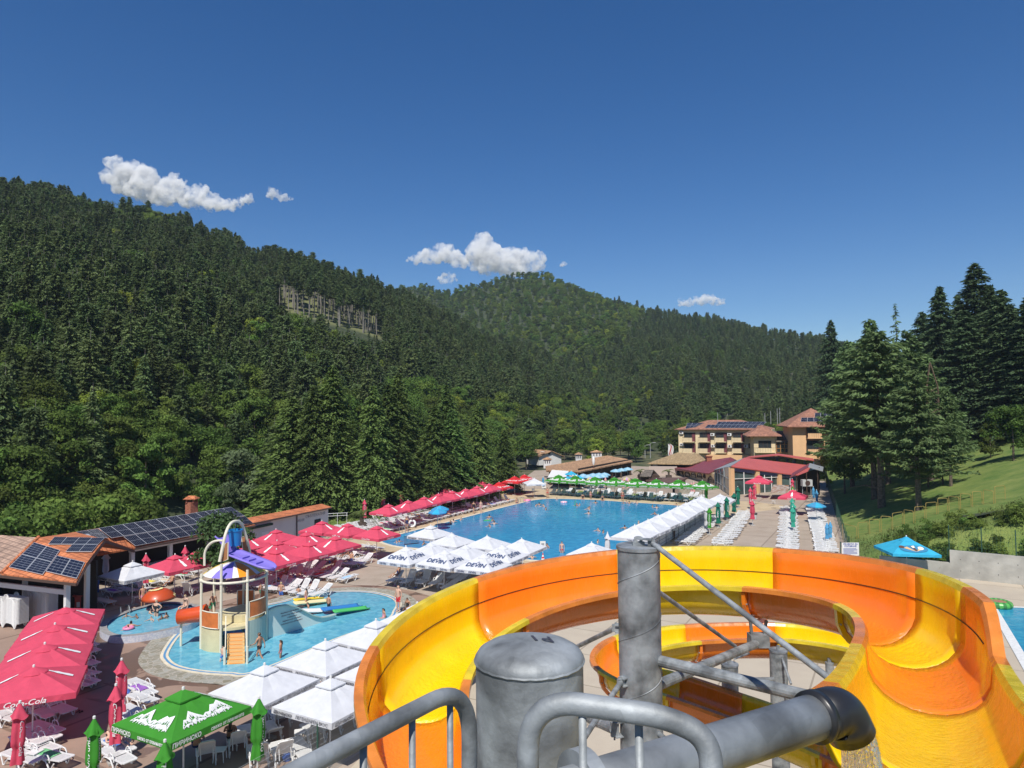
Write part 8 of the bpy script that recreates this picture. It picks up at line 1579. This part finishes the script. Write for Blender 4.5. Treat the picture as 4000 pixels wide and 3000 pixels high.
for i, (p, w) in enumerate(((Z3(635, 857), 'in front of the red group'), (Z3(738, 932), 'at the top edge of the paddling pool'), (Z3(560, 912), 'beside the front white lounger'), (Z5(640, 1202), 'in front of the lettered parasols, left'), (Z5(715, 1210), 'in front of the lettered parasols, middle'), (Z5(535, 1192), 'in front of the reading woman'), (Z2(688, 845), 'on the shaded deck below the big red row'), (Z3(1445, 1100), 'on the coping by the bald man'))):
    o = M()
    for s_ in (-.08, .08): o.lathe([(0, .03), (.045, .03), (.05, 0)], (s_, .05, 0), 8); o.lathe([(0, .03), (.04, .03), (.045, 0)], (s_, -.07, 0), 8); o.tube([(s_-.04, .05, .03), (s_, .07, .06), (s_+.04, .05, .03)], .008, 4)
    tag(o.build('flip_flops', m1_[i % 4], None, (p[0], p[1], .02), rz=i), 'pair of %s flip flops %s' % (('blue', 'pink', 'black', 'turquoise')[i % 4], w), 'sandals')
# pool ladders, gate, showers
def ladder(lab, p, rz):
    t = thing('pool_ladder', lab, 'ladder', (p[0], p[1], 0), rz)
    for x in (-.25, .25): M().tube(arcpts([(x, -.55, 0), (x, -.5, .75), (x, .25, .72), (x, .4, -.4)], .25, 5), .028, 8).build('handrail', STEEL, t)
    for z_ in (-.1,): M().box((0, .38, z_), (.5, .1, .03)).build('step', STEEL, t)
ladder('steel ladder at the near left corner of the big pool', Z5(620, 735), LB-.0); ladder('steel ladder at the far left corner of the big pool', Z5(1640, 470), LB); ladder('steel ladder on the rim of the round pool', Z1(1075, 1105, .2), .6)
gt = thing('bay_gate', 'small black railing in the water of the pool bay', 'railing', (*Z5(678, 835), 0), .5)
for k in range(13): M().tube([(-.75+k*.125, 0, -.3), (-.75+k*.125, 0, .9)], .02, 5).build('bar', BLACKP, gt)
for z_ in (.1, .88): M().tube([(-.78, 0, z_), (.78, 0, z_)], .03, 6).build('rail', BLACKP, gt)
ca = thing('clothes_frame', 'white tube frame standing near the spruces behind the red group', 'frame', (*Z3(925, 340), 0), .3)
for x in (-1.1, 0, 1.1):
    M().tube([(x, 0, 0), (x, 0, 1.5)], .03, 6).build('leg', POLE, ca)
for z_ in (1.5, 1.2): M().tube([(-1.2, 0, z_), (1.2, 0, z_)], .03, 6).build('bar', POLE, ca)
sgn = thing('board_sign', 'white standing information board at the far left of the pool', 'sign', (*Z6(275, 690), 0), .2); M().box((0, 0, .75), (.75, .05, 1.0)).build('board', WHF, sgn); M().box((0, -.035, .8), (.5, .01, .6)).build('printed_panel', MATS['grey_print'], sgn)
for x in (-.3, .3): M().tube([(x, .1, 0), (x, 0, 1.2)], .025, 5).build('leg', POLE, sgn)
# cafe railing wall beyond the pool, with hedges
wl2 = Fac(2000+800/2.212, 121, 2000+1640/2.212, 112, 'low_stone_wall', 'low stone wall behind the last row of loungers beyond the pool', 'wall'); m = M(); wl2.box(m, 0, wl2.L, 0, 1.0, 0, .4); m.build('masonry', m_stone, wl2.t)
sheet('cafe_lawn', [gp(2000+880/2.212, 1600+655/2.212), gp(2000+1180/2.212, 1600+640/2.212), gp(2000+1150/2.212, 1600+605/2.212), gp(2000+930/2.212, 1600+610/2.212)], .03, mgr); sheet('far_lawn', [(ga+gn*2)[:2], (gb+gn*2.5+gd*2)[:2], (gb+gn*7+gd*1)[:2], (ga+gn*7)[:2]], .02, mgr)
sheet('cafe_terrace', [gp(2000+290/2.212, 1600+690/2.212), gp(2000+900/2.212, 1600+640/2.212), gp(2700, 1870), (60, 150), (30, 170), (5, 160), (2, 140)], -.01 if 0 else .012, m_deck)
# street lamps, flags, masts
def street_lamp(lab, u, v0, v1, d, heads=1):
    a, b = at(u, v0, d), at(u, v1, d); t = thing('street_lamp', lab, 'lamp', (b.x, b.y, max(0, b.z)), 0, 'street lamps'); h = a.z-max(0, b.z); M().tube([(0, 0, 0), (0, 0, h), (.9, 0, h+.15)], [.1, .07, .05], 6).build('pole', GREYP, t); M().box((1.1, 0, h+.16), (.7, .3, .1)).build('lamp_head', PGY, t)
street_lamp('grey street lamp in front of the far trees', 2541, 1731, 1790, 190); street_lamp('shorter street lamp left of the first', 2520, 1740, 1790, 195)
for i, (x, m1) in enumerate(((305, WHF), (318, mat('red_flag', (.5, .08, .08), .8)), (330, WHF))):
    a = at(*z7(x, 545), 186); t = thing('flag', 'limp %s flag on a short pole left of the hotel' % ['white', 'red and white', 'pale'][i], 'flag', (a.x, 186, a.z-5)); M().tube([(0, 0, 0), (0, 0, 6)], .04, 5).build('flagpole', POLE, t); M().grid(lambda u, v: (u*.8*(1-v*.3)+.1*math.sin(v*6), .15*math.sin(u*8+v*3), 5.9-v*3-u*.6), 8, 8).build('cloth', m1, t)
for i, (x, y0, y1, d) in enumerate(((840, 145, 260, 178), (1350, 150, 255, 172), (1413, 130, 270, 172), (1485, 100, 270, 172), (1511, 92, 262, 172), (2000, 0, 125, 162))):
    a, b = at(*z7(x, y0), d), at(*z7(x, y1), d); t = tag(M().tube([(0, 0, 0), (0, 0, a.z-b.z)], .06, 5).build('lightning_rod', SLV, None, (b.x, d, b.z-.6)), 'thin lightning rod above the hotel roofs, %s from the left' % ORD[i], 'rod', 'lightning rods on the hotel')
# rusty lattice mast among the pines
ms_ = thing('lattice_mast', 'rusty three legged lattice mast with a pointed top among the pines', 'mast', tuple(ray_ground(3655, 1905))); mo = Vector(ms_.location); d = mo.y; th = at(3642, 1415, d).z-mo.z; RU = mat('rusty_steel', (.1, .065, .04), .8, 3, .4)
lg = [(-.9, 0), (.9, 0), (0, 1.4)]
for x, y in lg: M().tube([(x, y, 0), (x*.75, y*.75, th*.8), (0, .3, th)], .09, 5).build('leg', RU, ms_)
for k in range(14):
    m = M(); f0, f1 = k/14, (k+1)/14
    for i in range(3): (x0, y0), (x1, y1) = lg[i], lg[(i+1) % 3]; s0, s1 = 1-.25*f0, 1-.25*f1; m.tube([(x0*s0, y0*s0, th*.8*f0), (x1*s1, y1*s1, th*.8*f1)], .035, 4)
    m.build('bracing', RU, ms_)
# ---------------------------------------------------------------- clouds: real volumes of vapour standing far behind the hills
def cloud(label, D, blobs, dens, noise=.012, seed=0):
    mb = M(); C0 = at(*blobs[0][:2], D); k = D/FPX; r = random.Random(seed)
    for u, v, ru, rv in blobs:
        c = at(u, v, D)-C0; n = max(4, int(ru/6))
        for i in range(n*4):
            a = r.uniform(0, 6.28); q = math.sqrt(r.random())*.8; x, y = math.cos(a)*q, math.sin(a)*q; s = (1-q*.72)*min(ru, rv)*.66*k*r.uniform(.4, 1.1); p = c+Vector((x*ru*k, r.uniform(-.5, .5)*min(ru, rv)*k, y*rv*k))
            V, F = [], []
            for b in range(5):
                for a_ in range(8): V.append(p+Vector((math.cos(a_*.785)*math.sin((b+.5)*.628), math.sin(a_*.785)*math.sin((b+.5)*.628), math.cos((b+.5)*.628)))*s)
            F = [(b*8+a_, b*8+(a_+1) % 8, (b+1)*8+(a_+1) % 8, (b+1)*8+a_) for b in range(4) for a_ in range(8)]+[tuple(range(7, -1, -1)), tuple(range(32, 40))]; mb.add(V, F)
    m = bpy.data.materials.get('cloud_vapour') or bpy.data.materials.new('cloud_vapour'); m.use_nodes = True; n = m.node_tree.nodes; l = m.node_tree.links
    if 'Principled BSDF' in n:
        n.remove(n['Principled BSDF']); pv = n.new('ShaderNodeVolumePrincipled'); pv.inputs['Color'].default_value = (1, 1, 1, 1); pv.inputs['Density'].default_value = dens; pv.inputs['Anisotropy'].default_value = .0; l.new(pv.outputs[0], n['Material Output'].inputs['Volume']); tc = n.new('ShaderNodeTexCoord'); nz = n.new('ShaderNodeTexNoise'); nz.inputs['Scale'].default_value = .022; nz.inputs['Detail'].default_value = 6; nz.inputs['Roughness'].default_value = .65; mr = n.new('ShaderNodeMapRange'); mr.inputs[1].default_value = .4; mr.inputs[2].default_value = .62; mr.inputs[4].default_value = .075; l.new(tc.outputs['Object'], nz.inputs['Vector']); l.new(nz.outputs['Fac'], mr.inputs[0]); l.new(mr.outputs[0], pv.inputs['Density'])
    o = mb.build('cloud', m, None, tuple(C0)); rm = o.modifiers.new('r', 'REMESH'); rm.mode = 'VOXEL'; rm.voxel_size = 3*k
    tx_ = bpy.data.textures.get('puffs') or bpy.data.textures.new('puffs', 'CLOUDS'); tx_.noise_scale = 10*k; tx_.noise_depth = 6; dm = o.modifiers.new('d', 'DISPLACE'); dm.texture = tx_; dm.strength = 15*k; dm.mid_level = .5; tag(o, label, 'cloud', 'clouds above the hills'); return o
CD = 3200
cloud('largest long white cloud above the left hill', CD, [(470, 690, 85, 70), (560, 720, 100, 72), (650, 750, 100, 62), (740, 770, 80, 45), (830, 790, 75, 40), (900, 800, 60, 28), (520, 660, 60, 40), (690, 710, 40, 35), (780, 745, 55, 30)], .03, seed=1)
cloud('small wisp of cloud right of the large left cloud', CD, [(965, 775, 38, 26), (930, 790, 30, 18)], .012, seed=2); cloud('small separate cloud above the left ridge', CD, [(1065, 755, 38, 24), (1110, 775, 40, 20)], .015, seed=3)
cloud('tall white cloud over the central hill top', CD, [(1890, 940, 45, 40), (1890, 985, 70, 55), (1960, 1000, 80, 50), (2040, 1010, 70, 45), (2100, 1015, 42, 40), (1900, 1040, 90, 35), (2000, 1045, 120, 40), (2060, 1040, 90, 36), (1900, 1000, 90, 70), (1990, 1020, 100, 55)], .03, seed=4)
cloud('lower white cloud left of the tall one over the hill', CD, [(1740, 990, 65, 46), (1690, 1000, 70, 38), (1800, 1020, 60, 35), (1630, 1015, 50, 25), (1745, 1085, 50, 28)], .015, seed=5)
cloud('flat white cloud above the right shoulder of the far hill', CD, [(2680, 1182, 60, 20), (2750, 1172, 62, 26), (2800, 1180, 40, 20)], .015, seed=6); cloud('tiny cloud right of the tall white cloud', CD, [(2200, 1032, 20, 14)], .01, seed=7)
# ---------------------------------------------------------------- the air of the valley
hm = bpy.data.materials.new('haze_air'); hm.use_nodes = True; n = hm.node_tree.nodes; n.remove(n['Principled BSDF']); pv = n.new('ShaderNodeVolumePrincipled'); pv.inputs['Color'].default_value = (.62, .78, 1, 1); pv.inputs['Density'].default_value = .00012; hm.node_tree.links.new(pv.outputs[0], n['Material Output'].inputs['Volume'])
tag(M().box((0, 700, 165), (2600, 2000, 333.2)).build('haze', hm), 'thin blue summer haze filling the valley', 'haze', kind='stuff')
